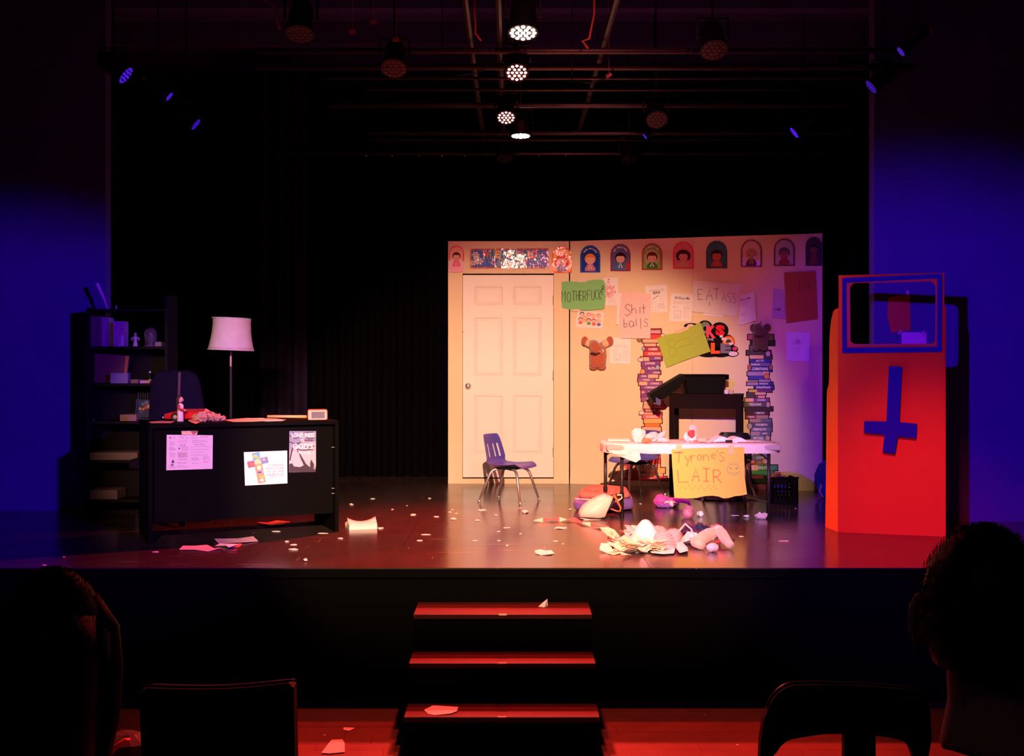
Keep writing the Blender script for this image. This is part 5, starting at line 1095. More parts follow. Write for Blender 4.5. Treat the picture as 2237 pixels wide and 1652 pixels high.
# ribbon of twisted tissue
b = MB(); pts = [(1165, 1141), (1186, 1140), (1204, 1138), (1222, 1139), (1238, 1139), (1256, 1140), (1272, 1146), (1290, 1150), (1308, 1154), (1330, 1157)]; wv = [1, 3.5, 2, 5, 2, 5, 3, 4, 3, 2]; vs = []
for i, ((u, v), w_) in enumerate(zip(pts, wv)):
    vs += [pz(u, v - w_ * .5) + Vector((0, 0, .012 + .012 * (i % 2))), pz(u, v + w_ * .5) + Vector((0, 0, .004 + .012 * ((i + 1) % 2)))]
m0 = len(vs); vs += [v - Vector((0, 0, .002)) for v in vs]
mt = [mat('red_tissue', (.85, .15, .14), .7), YW]
for i in range(len(pts) - 1):
    b.use(mt[0] if i % 3 else mt[1]); k = len(b.v); b.add(vs[2 * i:2 * i + 4] + vs[m0 + 2 * i:m0 + 2 * i + 4], [(0, 1, 3, 2), (4, 6, 7, 5), (0, 2, 6, 4), (1, 5, 7, 3)])
tag(b.build('twisted_streamer'), 'twisted red and cream streamer lying in front of the tote bag', 'streamer')

# ------------------------------------------------------------------ scraps on the stage and the steps
SCR = [  # u, v, width px, height px, curl, label
 (1226, 1154, 34, 7, .012, 'flat white scrap just in front of the twisted streamer'), (1188, 1209, 54, 11, .03, 'ragged white strip near the stage edge, centre'),
 (903, 1125, 16, 5, .004, 'white oblong scrap left of centre stage'), (953, 1129, 12, 4, .003, 'slim white scrap right of the oblong one'), (990, 1134, 14, 6, .01, 'small peaked scrap at the edge of the bright floor'),
 (988, 1114, 6, 3, .002, 'tiny scrap, upper one at the edge of the bright floor'), (983, 1119, 8, 3, .002, 'tiny flat scrap below the upper one at the bright edge'), (997, 1122, 10, 3, .002, 'thin flat scrap above the peaked scrap'),
 (1053, 1115, 30, 5, .006, 'long thin white strip at the front left foot of the lone chair'), (1084, 1125, 10, 3, .002, 'small scrap below the lone chair'), (1043, 1137, 14, 5, .005, 'pointed scrap below the long thin strip'),
 (1147, 1119, 17, 8, .018, 'crumpled scrap in front of the lone chair'), (1136, 1110, 10, 3, .002, 'violet-lit flake at the front foot of the lone chair'), (1102, 1098, 8, 3, .002, 'violet-lit flake beneath the lone chair'),
 (1146, 1095, 7, 3, .002, 'flake between the right feet of the lone chair'), (1107, 1153, 16, 3, .002, 'thin strip left of the twisted streamer'), (1089, 1161, 9, 2, .001, 'faint strip below the thin strip'),
 (1090, 1181, 10, 2, .001, 'faint flat scrap low in the middle of the stage'), (1038, 1181, 12, 2, .001, 'faint flat scrap low and left of the middle'), (1108, 1192, 6, 4, .006, 'tiny peaked scrap near the floor seam'),
 (1137, 1166, 7, 3, .002, 'tiny flake right of the middle of the stage'), (1214, 1182, 12, 2, .001, 'faint scrap above the ragged white strip'), (1230, 1188, 5, 2, .002, 'tiny dot of paper right of the ragged strip'),
 (815, 1090, 13, 4, .004, 'dim scrap on the dark floor right of the desk'), (938, 1089, 8, 4, .006, 'round pale crumb on the dark floor by the set wall'), (768, 1103, 10, 6, .012, 'small curled pinkish scrap right of the desk'),
 (857, 1113, 7, 3, .003, 'tiny scrap above the white book'), (889, 1105, 4, 2, .002, 'speck left of the oblong scrap'), (930, 1168, 22, 3, .002, 'thin scuffed strip in the red pool of light'),
 (917, 1181, 14, 3, .002, 'reddish flake in the red pool of light'), (744, 1177, 13, 4, .006, 'white crumb beside the front corner of the desk'), (627, 1184, 12, 4, .006, 'small scrap in front of the desk'),
 (642, 1190, 17, 3, .002, 'thin scrap just right of the small one before the desk'), (642, 1201, 24, 6, .008, 'curved white scrap in front of the desk'), (667, 1225, 12, 8, .016, 'crumpled white bit near the edge in front of the desk'),
 (704, 1165, 28, 2.5, .001, 'thin greenish strip by the desk corner'), (604, 1161, 20, 3, .003, 'thin grey strip below the desk'), (341, 1206, 18, 3, .002, 'dim flat scrap near the left edge of the lit floor'),
 (288, 1117, 8, 3, .003, 'dim scrap on the floor before the bookshelf'), (140, 1217, 8, 3, .004, 'tiny crumb at the dark left end of the stage'), (97, 1235, 12, 3, .004, 'tiny crumb at the very edge, far left'),
 (1565, 1150, 30, 5, .004, 'flat white slip behind the dark cloth'), (1619, 1172, 14, 3, .002, 'slim scrap right of the peach plush leg'), (1461, 1160, 6, 4, .006, 'orange-lit crumb behind the felt cone'),
 (1712, 1182, 28, 1.6, .001, 'thin straight straw right of the heap'), (1399, 1101, 6, 2, .002, 'tiny flake under the table'), (1246, 1113, 10, 4, .005, 'white scrap touching the coral backpack'),
 (1606, 1126, 20, 2, .001, 'thin dull strip under the right of the table'), (1738, 1111, 6, 2, .002, 'tiny flake before the black crate'), (832, 1155, 16, 6, .008, 'white flap beside the white book')]
for i, (u, v, a, b_, h_, lab) in enumerate(SCR):
    tag(scrap(gonpx(u, v, a, b_ * .8, 100 + i, 6 if a < 12 else 8), h_ * .6, TISSUE if i % 3 else PAPER, 200 + i), lab, 'paper', 'torn paper scraps on the stage floor')
# larger papers left
SAL = mat('pink_sheet', (.85, .42, .42), .8)
for pts, h_, m_, lab in (([(391, 1203), (400, 1196), (425, 1195), (452, 1193), (470, 1200), (482, 1201), (455, 1205), (425, 1203)], .012, SAL, 'long pink torn sheet, left one before the desk'), ([(468, 1181), (520, 1178), (553, 1174), (564, 1183), (535, 1187), (478, 1189)], .012, SAL, 'broad pink sheet on the floor before the desk'),
        ([(470, 1193), (480, 1190), (525, 1190), (515, 1197), (500, 1200), (492, 1196)], .02, PAPER, 'pale folded sheet below the broad pink sheet'), ([(524, 1188), (529, 1190), (520, 1197), (510, 1198)], .015, mat('red_sheet', (.8, .12, .08), .7), 'small red corner beside the pale folded sheet'),
        ([(561, 1146), (580, 1145), (604, 1142), (634, 1142), (618, 1148), (590, 1151)], .03, mat('red_sheet', (.8, .12, .08), .7), 'bright red torn sheet under the desk')):
    tag(scrap(pts, h_, m_, int(pts[0][0]), 'paper_sheet'), lab, 'paper')
t = thing('white_book', tuple(pz(790, 1157)), 'thick white paper block with curled pages, right of the desk', 'book')
b = MB(); q = [pz(758, 1150), pz(763, 1158), pz(824, 1156), pz(820, 1147)]
b.add([v for v in q] + [v + Vector((0, 0, .03)) for v in q], [(0, 3, 2, 1), (4, 5, 6, 7), (0, 1, 5, 4), (1, 2, 6, 5), (2, 3, 7, 6), (3, 0, 4, 7)]); b.build('page_block', t, m=PAPER)
qq = [v + Vector((0, 0, .0305)) for v in q]; vs = []
for j in range(5):
    for i in range(7):
        a, c_ = i / 6, j / 4; p_ = (qq[1].lerp(qq[2], a)).lerp(qq[0].lerp(qq[3], a), c_); p_.z += .002 + .03 * abs(a * 2 - 1) ** 2 * c_; vs.append(p_)
o = MB().add(vs, [(j * 7 + i, j * 7 + i + 1, j * 7 + i + 8, j * 7 + i + 7) for j in range(4) for i in range(6)]).build('loose_page', t, m=PAPER, smooth=True); o.modifiers.new('t', 'SOLIDIFY').thickness = .001
MB().box(tuple(pz(754, 1148) + Vector((0, 0, 0))), tuple(pz(760, 1146) + Vector((.012, .03, .02)))).build('cover_edge', t, m=mat('tan_card', (.6, .35, .2), .7))
def onz(pts, z, h_, m_, seed, lab, name='paper_sheet', grp=None):
    P = [pz(u, v, z + .001) for u, v in pts]; c = sum(P, Vector()) / len(P); rnd = random.Random(seed); n = len(P)
    top = [p + Vector((0, 0, .001 + rnd.random() * h_)) for p in P] + [c + Vector((0, 0, .001 + h_ * .4))]; low = [p - Vector((0, 0, .001)) for p in top]
    b = MB().add(top + low, [(i, (i + 1) % n, n) for i in range(n)] + [(n + 1 + (i + 1) % n, n + 1 + i, 2 * n + 1) for i in range(n)] + [(i, n + 1 + i, n + 1 + (i + 1) % n, (i + 1) % n) for i in range(n)])
    return tag(b.build(name, m=m_), lab, 'paper', grp)
# on the steps and the house floor
b = MB(); q = [pz(1176, 1325, -.2), pz(1189, 1327, -.2), pz(1197, 1324, -.2), pz(1190, 1322, -.2)]; tip = pz(1196, 1325, -.2) + Vector((0, 0, .045))
b.add(q + [tip], [(0, 1, 4), (1, 2, 4), (2, 3, 4), (3, 0, 4), (0, 3, 2, 1)]); tag(b.build('paper_scrap', m=PAPER), 'small folded paper triangle standing on the top step', 'paper')
onz([(926, 1552), (946, 1543), (1001, 1546), (998, 1556), (985, 1561), (950, 1563), (935, 1560)], -.6, .006, PAPER, 3, 'torn pale sheet lying on the bottom step')
onz([(751, 1590), (775, 1591), (763, 1598), (750, 1595)], -.8, .004, PAPER, 4, 'small torn paper on the floor left of the steps')
onz([(724, 1618), (748, 1617), (753, 1626), (753, 1645), (720, 1648), (702, 1647), (712, 1632)], -.8, .004, PAPER, 5, 'larger torn paper on the floor left of the steps')
for u, v, lab in ((1476, 1534, 'tiny crumb on the floor at the stage base, right'), (1540, 1563, 'tiny speck on the house floor at the right'), (708, 1527, 'tiny crumb by the stage base left of the steps'), (1611, 1629, 'tiny speck between the legs of the right front chair'), (709, 1607, 'tiny speck above the larger torn paper')):
    onz(gonpx(u, v, 5, 3, u, 5), -.8, .003, PAPER, u, lab, 'paper_crumb')
# ------------------------------------------------------------------ orange booth
BOX = mat('orange_red_board', (.85, .27, .016), .8, spec=.06, var=.05, scale=4, bump=.05, bscale=200)
BLU = mat('deep_blue_paint', (.02, .015, .24), .8, spec=.1, var=.08)
PB = VP((2.340, 7.87), (3.022, 7.66)); nB = -PB.n
t = thing('puppet_booth', (2.68, 7.8, 0), 'tall orange-red booth with a framed window and an upside-down blue cross', 'booth')
TH = .018
def pb(b, poly, o0, th): b.prism(poly, lambda a, c_, q: PB.at(a, c_, o0 - q), th); return b
oL, oR, oT, oB = 1855, 2046, 612, 752
def rr_(x0, y0, x1, y1, r, n=5):
    P_ = []
    for cx2, cy2, a0 in ((x1 - r, y0 + r, -90), (x1 - r, y1 - r, 0), (x0 + r, y1 - r, 90), (x0 + r, y0 + r, 180)):
        P_ += [(cx2 + r * math.cos(math.radians(a0 + 90 * i / n)), cy2 + r * math.sin(math.radians(a0 + 90 * i / n))) for i in range(n + 1)]
    return P_
topL, topR = (1832, 602), (2062, 595); bL, bR = (1832, 1163), (2065, 1173)
def outer_ring(hole, outl):   # bridge outer outline with hole
    return hole, outl
hole = rr_(1856, 616, 2045, 752, 14); n = len(hole)
# front board = four pieces round the window, in one mesh with rounded corners
b = MB()
def ring_mesh(b, inner, outer_fn, off, th, m=None):
    N = len(inner); vs = []
    for q in (0, th):
        for p_ in inner: vs.append(PB.at(p_[0], p_[1], off - q))
        for p_ in inner: o_ = outer_fn(p_); vs.append(PB.at(o_[0], o_[1], off - q))
    fs = []
    for i in range(N):
        j = (i + 1) % N
        fs += [(i, j, N + j, N + i), (2 * N + i, 3 * N + i, 3 * N + j, 2 * N + j), (i, 2 * N + i, 2 * N + j, j), (N + i, N + j, 3 * N + j, 3 * N + i)]
    return b.add(vs, fs)
def proj(x0, y0, x1, y1):
    cx2, cy2 = (1856 + 2045) / 2, (616 + 752) / 2
    def f(p_):
        dx, dy = p_[0] - cx2, p_[1] - cy2
        s_ = min(((x1 - cx2) if dx > 0 else (x0 - cx2)) / dx if abs(dx) > 1e-6 else 1e9, ((y1 - cy2) if dy > 0 else (y0 - cy2)) / dy if abs(dy) > 1e-6 else 1e9)
        return (cx2 + dx * s_, cy2 + dy * s_)
    return f
for q4 in ([(1832, 601.5), (2062.6, 596), (2062.7, 614), (1832, 619)], [(1832, 752), (2063.3, 752), (2063.7, 790), (1832, 790)], [(1832, 619), (1857, 618), (1857, 752), (1832, 752)], [(2044, 614.3), (2062.7, 614), (2063.3, 752), (2044, 752)]): pb(b, q4, 0, TH)
for (cx5, cy5, sx5, sy5) in ((1857, 618, 1, 1), (2044, 614.3, -1, 1), (2044, 752, -1, -1), (1857, 752, 1, -1)):
    pb(b, [(cx5, cy5)] + [(cx5 + sx5 * 14 * (1 - math.sin(a)), cy5 + sy5 * 14 * (1 - math.cos(a))) for a in [PI / 2 * i / 5 for i in range(6)]], 0, TH)
pb(b, [(1832, 790), (2063.7, 790), (2065, 1173), (1832, 1163)], 0, TH)
b.build('front_board', t, m=BOX)
# window frame
def band(poly_o, poly_i, off, th, name, m, parent=t):
    b = MB(); N = len(poly_o); vs = []
    for q in (0, th):
        for p_ in poly_i: vs.append(PB.at(p_[0], p_[1], off - q))
        for p_ in poly_o: vs.append(PB.at(p_[0], p_[1], off - q))
    fs = []
    for i in range(N):
        j = (i + 1) % N; fs += [(i, j, N + j, N + i), (2 * N + i, 3 * N + i, 3 * N + j, 2 * N + j), (i, 2 * N + i, 2 * N + j, j), (N + i, N + j, 3 * N + j, 3 * N + i)]
    return b.add(vs, fs).build(name, parent, m=m)
fr_ = band([(1840, 608), (2058, 598), (2057, 769), (1840, 772)], [(1849, 618), (2048, 608), (2047, 758), (1850, 760)], .012, .012, 'window_frame', BLU)
band([(1851, 614), (2047, 608), (2046, 756), (1852, 757)], [(1857, 618), (2044, 613), (2043, 751), (1858, 752)], .004, .004, 'window_lip', mat('raw_board_edge', (.55, .22, .08), .8), fr_)
# cross
b = MB(); pb(b, [(1942, 800), (1970, 801), (1965, 922), (2003, 926), (2001, 957), (1961, 953), (1955, 991), (1928, 987), (1932, 949), (1887, 945), (1888, 920), (1936, 921)], .03, .028); b.build('upside_down_cross', t, m=BLU, bevel=.002)
# side wings with stepped outline; depth measured back from the front board
def wing(p0, name):
    prof = [(0, 0), (.235, 0), (.225, .25), (.215, .6), (.205, .98), (.195, 1.02), (.17, 1.05), (.162, 1.1), (.158, 1.35), (.145, 1.45), (.12, 1.53), (.085, 1.585), (.04, 1.60), (0, 1.605)]
    b = MB(); bk = Vector((-.10, .97)).normalized() if p0[0] < 2.6 else Vector((.28, .95)).normalized(); sd = Vector((bk.y, -bk.x))
    b.prism(prof, lambda a, z, q: Vector((p0[0] + bk.x * a + sd.x * q, p0[1] + bk.y * a + sd.y * q, z + .001)), .016 if p0[0] < 2.6 else -.016); return b.build(name, t, m=BOX)
wing((2.335, 7.872), 'side_wing'); wing((3.026, 7.664), 'side_wing')
for z_ in (.05, .95, 1.1, 1.8):
    b = MB(); 
    if z_ in (.05, .95): 
        vs = []
        for z in (z_, z_ + .03):
            for s_, q in ((.02, .02), (.69, .02), (.69, .05), (.02, .05)):
                v = PB.p0 + PB.e * s_ + nB * q; vs.append((v.x, v.y, z))
        b.add(vs, [(0, 3, 2, 1), (4, 5, 6, 7), (0, 1, 5, 4), (1, 2, 6, 5), (2, 3, 7, 6), (3, 0, 4, 7)]); b.build('cross_rail', t, m=BOX)
# papers on the right wall behind the window
PW = VP((2.77, 8.40), (6.5, 8.40)); S = Sheet(PW, .004); S.card([(1940, 651), (1986, 641), (1989, 722), (1946, 727), (1938, 690)], (.62, .16, .05)); S.done('taped_paper', 'orange-brown paper taped to the right wall, seen through the booth window', 'paper')
S = Sheet(PW, .004); S.card([(1969, 726), (2023, 727), (2024, 790), (1970, 790)], (.75, .6, .85)); S.done('taped_paper', 'pale violet paper taped low on the right wall, seen through the booth window', 'paper')
for q, lab in (([(1978, 636), (1984, 634), (1989, 652), (1983, 653)], 'tape at the top of the orange-brown paper on the right wall'), ([(1960, 728), (1968, 720), (1971, 724), (1963, 732)], 'tape at the bottom of the orange-brown paper on the right wall'), ([(2014, 722), (2020, 724), (2020, 734), (2013, 732)], 'tape at the corner of the pale violet paper')):
    S = Sheet(PW, .007); S.card(q, (.55, .5, .55), .0005); S.done('tape_strip', lab, 'tape')

# ------------------------------------------------------------------ desk
DSK = mat('black_desk_laminate', (.0035, .003, .003), .7, spec=.02, var=.2, bump=.05, bscale=150)
PD = VP((-2.431, 7.35), (-1.244, 7.89)); nD = -PD.n; DW = PD.len; DH = .80
def dbx(b, s0, s1, z0, z1, t0, t1):
    vs = []
    for z in (z0, z1):
        for s_, q in ((s0, t0), (s1, t0), (s1, t1), (s0, t1)):
            v = PD.p0 + PD.e * s_ + nD * q; vs.append((v.x, v.y, z))
    return b.add(vs, [(0, 3, 2, 1), (4, 5, 6, 7), (0, 1, 5, 4), (1, 2, 6, 5), (2, 3, 7, 6), (3, 0, 4, 7)])
t = thing('office_desk', (PD.p0.x, PD.p0.y, 0), 'black panelled desk at the left of the stage with papers taped on its front', 'desk')
dbx(MB(), 0, DW, DH - .026, DH, 0, .62).build('desk_top', t, m=DSK, bevel=.002)
for s_ in (0, DW - .026): dbx(MB(), s_, s_ + .026, 0, DH - .027, .002, .60).build('side_panel', t, m=DSK)
pnl = dbx(MB(), .027, DW - .027, .13, DH - .027, .055, .071); pnl.build('front_panel', t, m=DSK)
dbx(MB(), .027, .40, .14, DH - .027, .30, .59).build('drawer_pedestal', t, m=DSK)
for k in range(3):
    d_2 = dbx(MB(), .035, .392, .15 + k * .2, .335 + k * .2, .591, .605).build('drawer', t, m=DSK); dbx(MB(), .15, .28, .235 + k * .2, .25 + k * .2, .606, .62).build('handle', d_2, m=CHROME)
for v in (1068, 1079, 978):
    q = PD.at(727, v, -.03); MB().tube([q, q + Vector((.02, -.004, 0))], .004, 6).build('screw', t, m=CHROME)
PDF = VP(tuple(PD.p0 + nD * .055), tuple(PD.p0 + nD * .055 + PD.e)); PDT = VP(tuple(PD.p0 + nD * .05), tuple(PD.p0 + nD * .05 + PD.e))
S = Sheet(PDF, .002); S.card([(364, 950), (465, 951), (464, 1024.5), (363, 1027.5)], (.88, .76, .76)); G1, G2 = (.42, .24, .28), (.14, .05, .07)
S.ell(372, 956.5, 3, 2.4, (.5, .3, .32), 8)
for u0, u1, v, k, c_ in ((378, 384, 955, 2, G1), (391, 402, 954, 1, G1), (394, 402, 957, 1, G2), (406, 412, 957, 1, G2), (417, 433, 957, 1, G1), (438, 456, 955, 1, G2), (370, 384, 965, 4, G1), (370, 384, 978, 3, G2), (370, 384, 990, 4, G1), (390, 412, 962, 3, (.8, .35, .35)), (392, 410, 972, 2, G2), (396, 412, 977, 4, G1), (390, 410, 1004, 1, G2), (388, 412, 1010, 2, G1), (388, 412, 1018, 2, G1),
                            (420, 455, 962, 3, G1), (424, 452, 971.5, 1, G2), (416, 460, 976, 1, G1), (416, 460, 982, 1, G1), (416, 460, 988, 1, G1), (416, 460, 994, 1, G1), (418, 438, 1000, 2, G1), (420, 436, 1005, 1, G2), (443, 460, 998, 3, G1), (445, 458, 1008, 2, G1), (420, 436, 1012, 1, G1), (369, 383, 1020, 2, G1)):
    for i in range(k): lines(S, u0, v + i * 2.6, u1, 1, 2, c_, 0, int(u0 + v + i), .8)
S.rect(388, 988, 410, 1000, (.72, .55, .55)); lines(S, 390, 991, 408, 3, 3, (.35, .2, .25), 0, 5, .7); S.ell(391.5, 980, 2, 1.8, INK, 8)
S.poly([(374, 1010), (378, 1003), (380, 1008), (381, 1011), (376, 1012)], INK); S.rect(373, 1014, 379, 1018, (.25, .15, .15))
S.done('printed_sheet', 'pale printed notice sheet taped to the left of the desk front', 'poster')
S = Sheet(PDF, .003); S.card([(532.5, 988), (627, 984.5), (627.5, 1056), (535, 1061)], (.88, .80, .82))
def rot(cx2, cy2, x, y, a): return (cx2 + x * math.cos(a) - y * math.sin(a), cy2 + x * math.sin(a) + y * math.cos(a))
A = -.22; cq = lambda x, y: rot(563, 1010, x, y, A)
TRC = {}
for (x0, y0, x1, y1, c_) in ((-9, -22, 8, -5, (.12, .35, .55)), (-9, -6, 8, 46, (.9, .28, .12)), (-23, -6, -8, 8, (.35, .1, .15)), (7, -8, 23, 6, (.15, .2, .4))):
    S.poly([cq(x0, y0), cq(x1, y0), cq(x1, y1), cq(x0, y1)], c_)
for (x, y, rx, ry, c_) in ((-3, -14, 5, 4, (.9, .5, .1)), (3, -9, 6, 3, (.2, .45, .3)), (-16, 1, 5, 4, (.75, .15, .1)), (14, -3, 4, 3, (.7, .35, .3)), (0, 0, 8, 7, (.9, .55, .3)), (1, 10, 7, 7, (.8, .3, .1)), (0, 12, 5, 5, (.9, .65, .5)), (0, 22, 7, 4, (.3, .35, .5)), (-1, 22, 5, 2, (.1, .05, .1)), (1, 33, 6, 4, (.85, .4, .12)), (0, 40, 5, 3, (.9, .7, .6))):
    p_ = cq(x, y); S.ell(p_[0], p_[1], rx, ry, c_, 10)
for tx, u0, u1, v in (('TO THOSE WHO', 584, 620, 1014), ('BELIEVED IN HIS NAME', 581, 619, 1022), ('HE GAVE THE RIGHT TO BECOME', 581, 619, 1028), ('CHILDREN OF GOD', 581, 620, 1034), ('JOHN 1:12', 590, 612, 1041)):
    hgt = 5.5 if v in (1014, 1034) else 3; S.text(tx, u0, v - .5, u1, v + hgt, (.5, .2, .25), .01, -1.2)
S.done('poster', 'white poster with a colourful tilted cross, right of centre on the desk front', 'poster')
S = Sheet(PDF, .002); S.card([(632, 942), (690.5, 942), (689.5, 1031.5), (631, 1032)], (.22, .22, .36)); S.k = .0013
S.poly([(632, 1020), (632, 985), (650, 968), (690, 965), (690, 1020)], (.56, .42, .46)); S.poly([(632, 985), (650, 968), (690, 966), (690, 985), (660, 990)], (.40, .34, .42))
TR = (.04, .022, .035)
S.poly([(631.5, 1031.5), (631.5, 1014), (638, 1012), (642, 1019), (655, 1021), (664, 1016), (672, 1022), (689.5, 1026), (689.5, 1031.5)], TR)
S.poly([(672, 1028), (664, 1018), (657, 1003), (652, 990), (654, 989), (661, 1001), (668, 1013), (678, 1022)], TR); S.poly([(632, 1004), (635, 985), (640, 975), (642, 976), (638, 988), (634, 1008)], TR)
for pts, w_ in (([(632, 952), (645, 958), (660, 952), (675, 958), (688, 956)], 3), ([(632, 965), (648, 972), (662, 962), (684, 962)], 3), ([(636, 944), (650, 950), (668, 945), (684, 944)], 2), ([(640, 975), (650, 968), (668, 978), (686, 975)], 3), ([(645, 980), (660, 984), (684, 982)], 3), ([(652, 990), (647, 978)], 2)): S.line(pts, w_, (.09, .06, .09))
S.ell(680, 1007, 2, 2.3, TR, 8); S.poly([(677, 1009), (683, 1009), (686, 1016), (684, 1024), (683, 1030), (678, 1030), (677, 1022)], TR)
for tx, u0, u1, v0, v1 in (('LONELINESS', 637, 687, 946, 956), ('IS', 657, 665, 959, 965.5), ("GOD'S", 639, 684, 969, 981.5), ('ROCK', 652, 679, 985, 992)): S.text(tx, u0, v0, u1, v1, (.88, .68, .66), .03)
S.done('poster', "tall poster reading LONELINESS IS GOD'S ROCK on the right of the desk front", 'poster')
S = Sheet(PDT, .004); S.card([(396, 942), (432, 941), (430, 951), (397, 950)], (.88, .62, .38)); S.done('paper_tab', 'peach paper tab hanging below the desk top over the printed sheet', 'paper')
S = Sheet(PDT, .010); S.card([(415, 941), (432, 941), (422, 950)], (.42, .15, .10)); S.done('paper_tab', 'brown folded paper corner over the peach tab', 'paper')
# things on the desk
def dt(u, v): return pz(u, v, DH)
KR = mat('brown_paper', (.62, .34, .22), .8, var=.15)
t = thing('toy_car', tuple(dt(420, 921)), 'red toy car with chrome bumper behind the small figurine', 'toy car')
RC = mat('red_car_paint', (.72, .02, .02), .18, coat=.8)
c = Vector(((422 - CX) * 7.85 / F, 7.82, DH)); lx = .18
prof = [(-1, .018), (-1.02, .035), (-.9, .058), (-.5, .072), (-.2, .074), (0, .074), (.5, .07), (.9, .055), (1, .04), (1, .018)]
vs = []; hwd = (.055, .062, .062, .055)
for j, (yy, sc_) in enumerate(((-.062, .86), (-.05, 1), (.05, 1), (.062, .86))):
    for a, z in prof: vs.append(c + Vector((a * lx * (.97 if j in (0, 3) else 1), yy, .012 + (z - .012) * sc_)))
N = len(prof); MB().add(vs, [list(range(N)), [3 * N + i for i in range(N)][::-1]] + [(j * N + i, j * N + (i + 1) % N, (j + 1) * N + (i + 1) % N, (j + 1) * N + i) for j in range(3) for i in range(N)]).build('car_body', t, m=RC, smooth=True)
for a in (-.1, .1):
    for yy in (-.058, .058):
        wh = MB().lathe([(0, -.012), (.03, -.012), (.032, 0), (.03, .012), (0, .012)], c + Vector((a, yy, .032)), 18, Matrix.Rotation(PI / 2, 3, 'X')).build('wheel', t, m=NAVYP)
        MB().lathe([(0, .0135), (.014, .013), (.015, .010)], c + Vector((a, yy, .032)), 12, Matrix.Rotation(PI / 2, 3, 'X')).build('hub_cap', wh, m=CHROME)
MB().tube([c + Vector((-lx - .01, -.05, .028)), c + Vector((-lx - .014, 0, .028)), c + Vector((-lx - .01, .05, .028))], .006, 6).build('bumper', t, m=CHROME)
MB().ball(c + Vector((-lx + .005, -.04, .045)), .009, n=10).build('headlight', t, m=CHROME)
MB().box(tuple(c + Vector((.02, -.0645, .038))), tuple(c + Vector((.15, -.062, .043)))).build('trim_strip', t, m=CHROME)
MB().box(tuple(c + Vector((-.05, -.05, .07))), tuple(c + Vector((.08, .05, .086)))).build('cockpit', t, m=mat('dark_red_seat', (.3, .02, .02), .5), bevel=.006)
# figurine
t = thing('robed_figurine', tuple(dt(393, 922)), 'small long-haired bearded figurine in a white robe and red sleeves on the desk', 'figurine')
c = dt(393, 922) + Vector((0, .01, 0)); ROBE = mat('robe_white', (.86, .74, .72), .5); SKN = mat('figurine_skin', (.80, .42, .34), .5); HR = mat('dark_brown_hair', (.035, .015, .012), .6); SLV = mat('sleeve_red', (.45, .04, .04), .5)
def q_(x, y, z): return c + Vector((x, y, z))
MB().lathe([(.020, .0), (.023, .004), (.021, .05), (.019, .085), (.023, .105), (.022, .118), (.010, .128), (.007, .132)], c, 16, sx=1, sy=.8).build('robe', t, m=ROBE, smooth=True)
MB().lathe([(.024, 0), (.024, .004), (0, .004)], c + Vector((0, 0, -.0005)), 14).build('stand', t, m=NAVYP)
MB().ball(q_(.003, -.001, .154), .017, .018, .023, 14).build('head', t, m=SKN, smooth=True)
MB().tube([q_(.019, -.004, .158), q_(.023, -.005, .15)], [.002, .004], 6).build('nose', t, m=SKN)
MB().ball(q_(.010, -.003, .139), .011, .012, .010, 10).build('beard', t, m=HR, smooth=True)
MB().tube([q_(.0, 0, .178), q_(-.010, 0, .168), q_(-.015, 0, .145), q_(-.018, 0, .118), q_(-.020, 0, .095)], [.012, .021, .017, .014, .006], 10).build('hair', t, m=HR, smooth=True)
for s_ in (-1, 1):
    MB().tube([q_(-.004, s_ * .018, .118), q_(-.005, s_ * .022, .098), q_(.010, s_ * .021, .086), q_(.026, s_ * .017, .082)], [.010, .011, .010, .009], 10).build('sleeve', t, m=SLV, smooth=True)
    hd = MB().ball(q_(.033, s_ * .016, .080), .007, .004, .005, 8).build('hand', t, m=SKN, smooth=True)
# crumpled brown paper
b = MB(); rnd = random.Random(12)
for i, (u, v, s_) in enumerate(((428, 921, .038), (440, 922, .045), (448, 919, .05), (436, 918, .05), (459, 921, .042), (471, 921, .036), (483, 920.5, .026))):
    wad(dt(u, v) + Vector((0, .02, 0)), s_, s_ * .8, s_ * .72, None, 80 + i, add=b, j=.5)
tag(b.build('crumpled_paper', m=KR), 'crumpled brown packing paper in the middle left of the desk top', 'paper')
o = scrap([(0, 0)] * 5, 0, KR) if False else None
def desk_sheet(pts, h_, m_, seed, lab): return onz(pts, DH, h_, m_, seed, lab)
desk_sheet([(325, 922), (352, 920.5), (382, 921.5), (374, 924.5), (330, 925)], .003, mat('salmon_sheet', (.75, .3, .28), .7), 1, 'thin salmon paper at the left corner of the desk top')
desk_sheet([(410, 922), (424, 919), (440, 921), (428, 927), (415, 925)], .012, KR, 2, 'tan paper corner poking over the front desk edge')
desk_sheet([(487, 918), (540, 914), (600, 915), (625, 918), (560, 921.5), (510, 922)], .003, mat('peach_sheet', (.82, .5, .38), .7), 3, 'broad peach paper lying on the middle of the desk')
desk_sheet([(530, 914.5), (576, 913.5), (577, 916), (531, 917)], .002, PAPER, 4, 'white slip on the peach paper on the desk')
desk_sheet([(560, 919), (610, 917.5), (620, 920), (580, 921)], .002, PKT, 6, 'pink slip at the right of the peach desk paper')
o = MB().tube([pz(578, 915, DH) + Vector((0, .1, .012)), pz(664, 915.5, DH) + Vector((0, .1, .012))], .011, 10).build('wooden_stick', m=mat('pale_wood', (.6, .34, .2), .6), smooth=True); tag(o, 'pale wooden stick lying beside the small radio', 'stick')
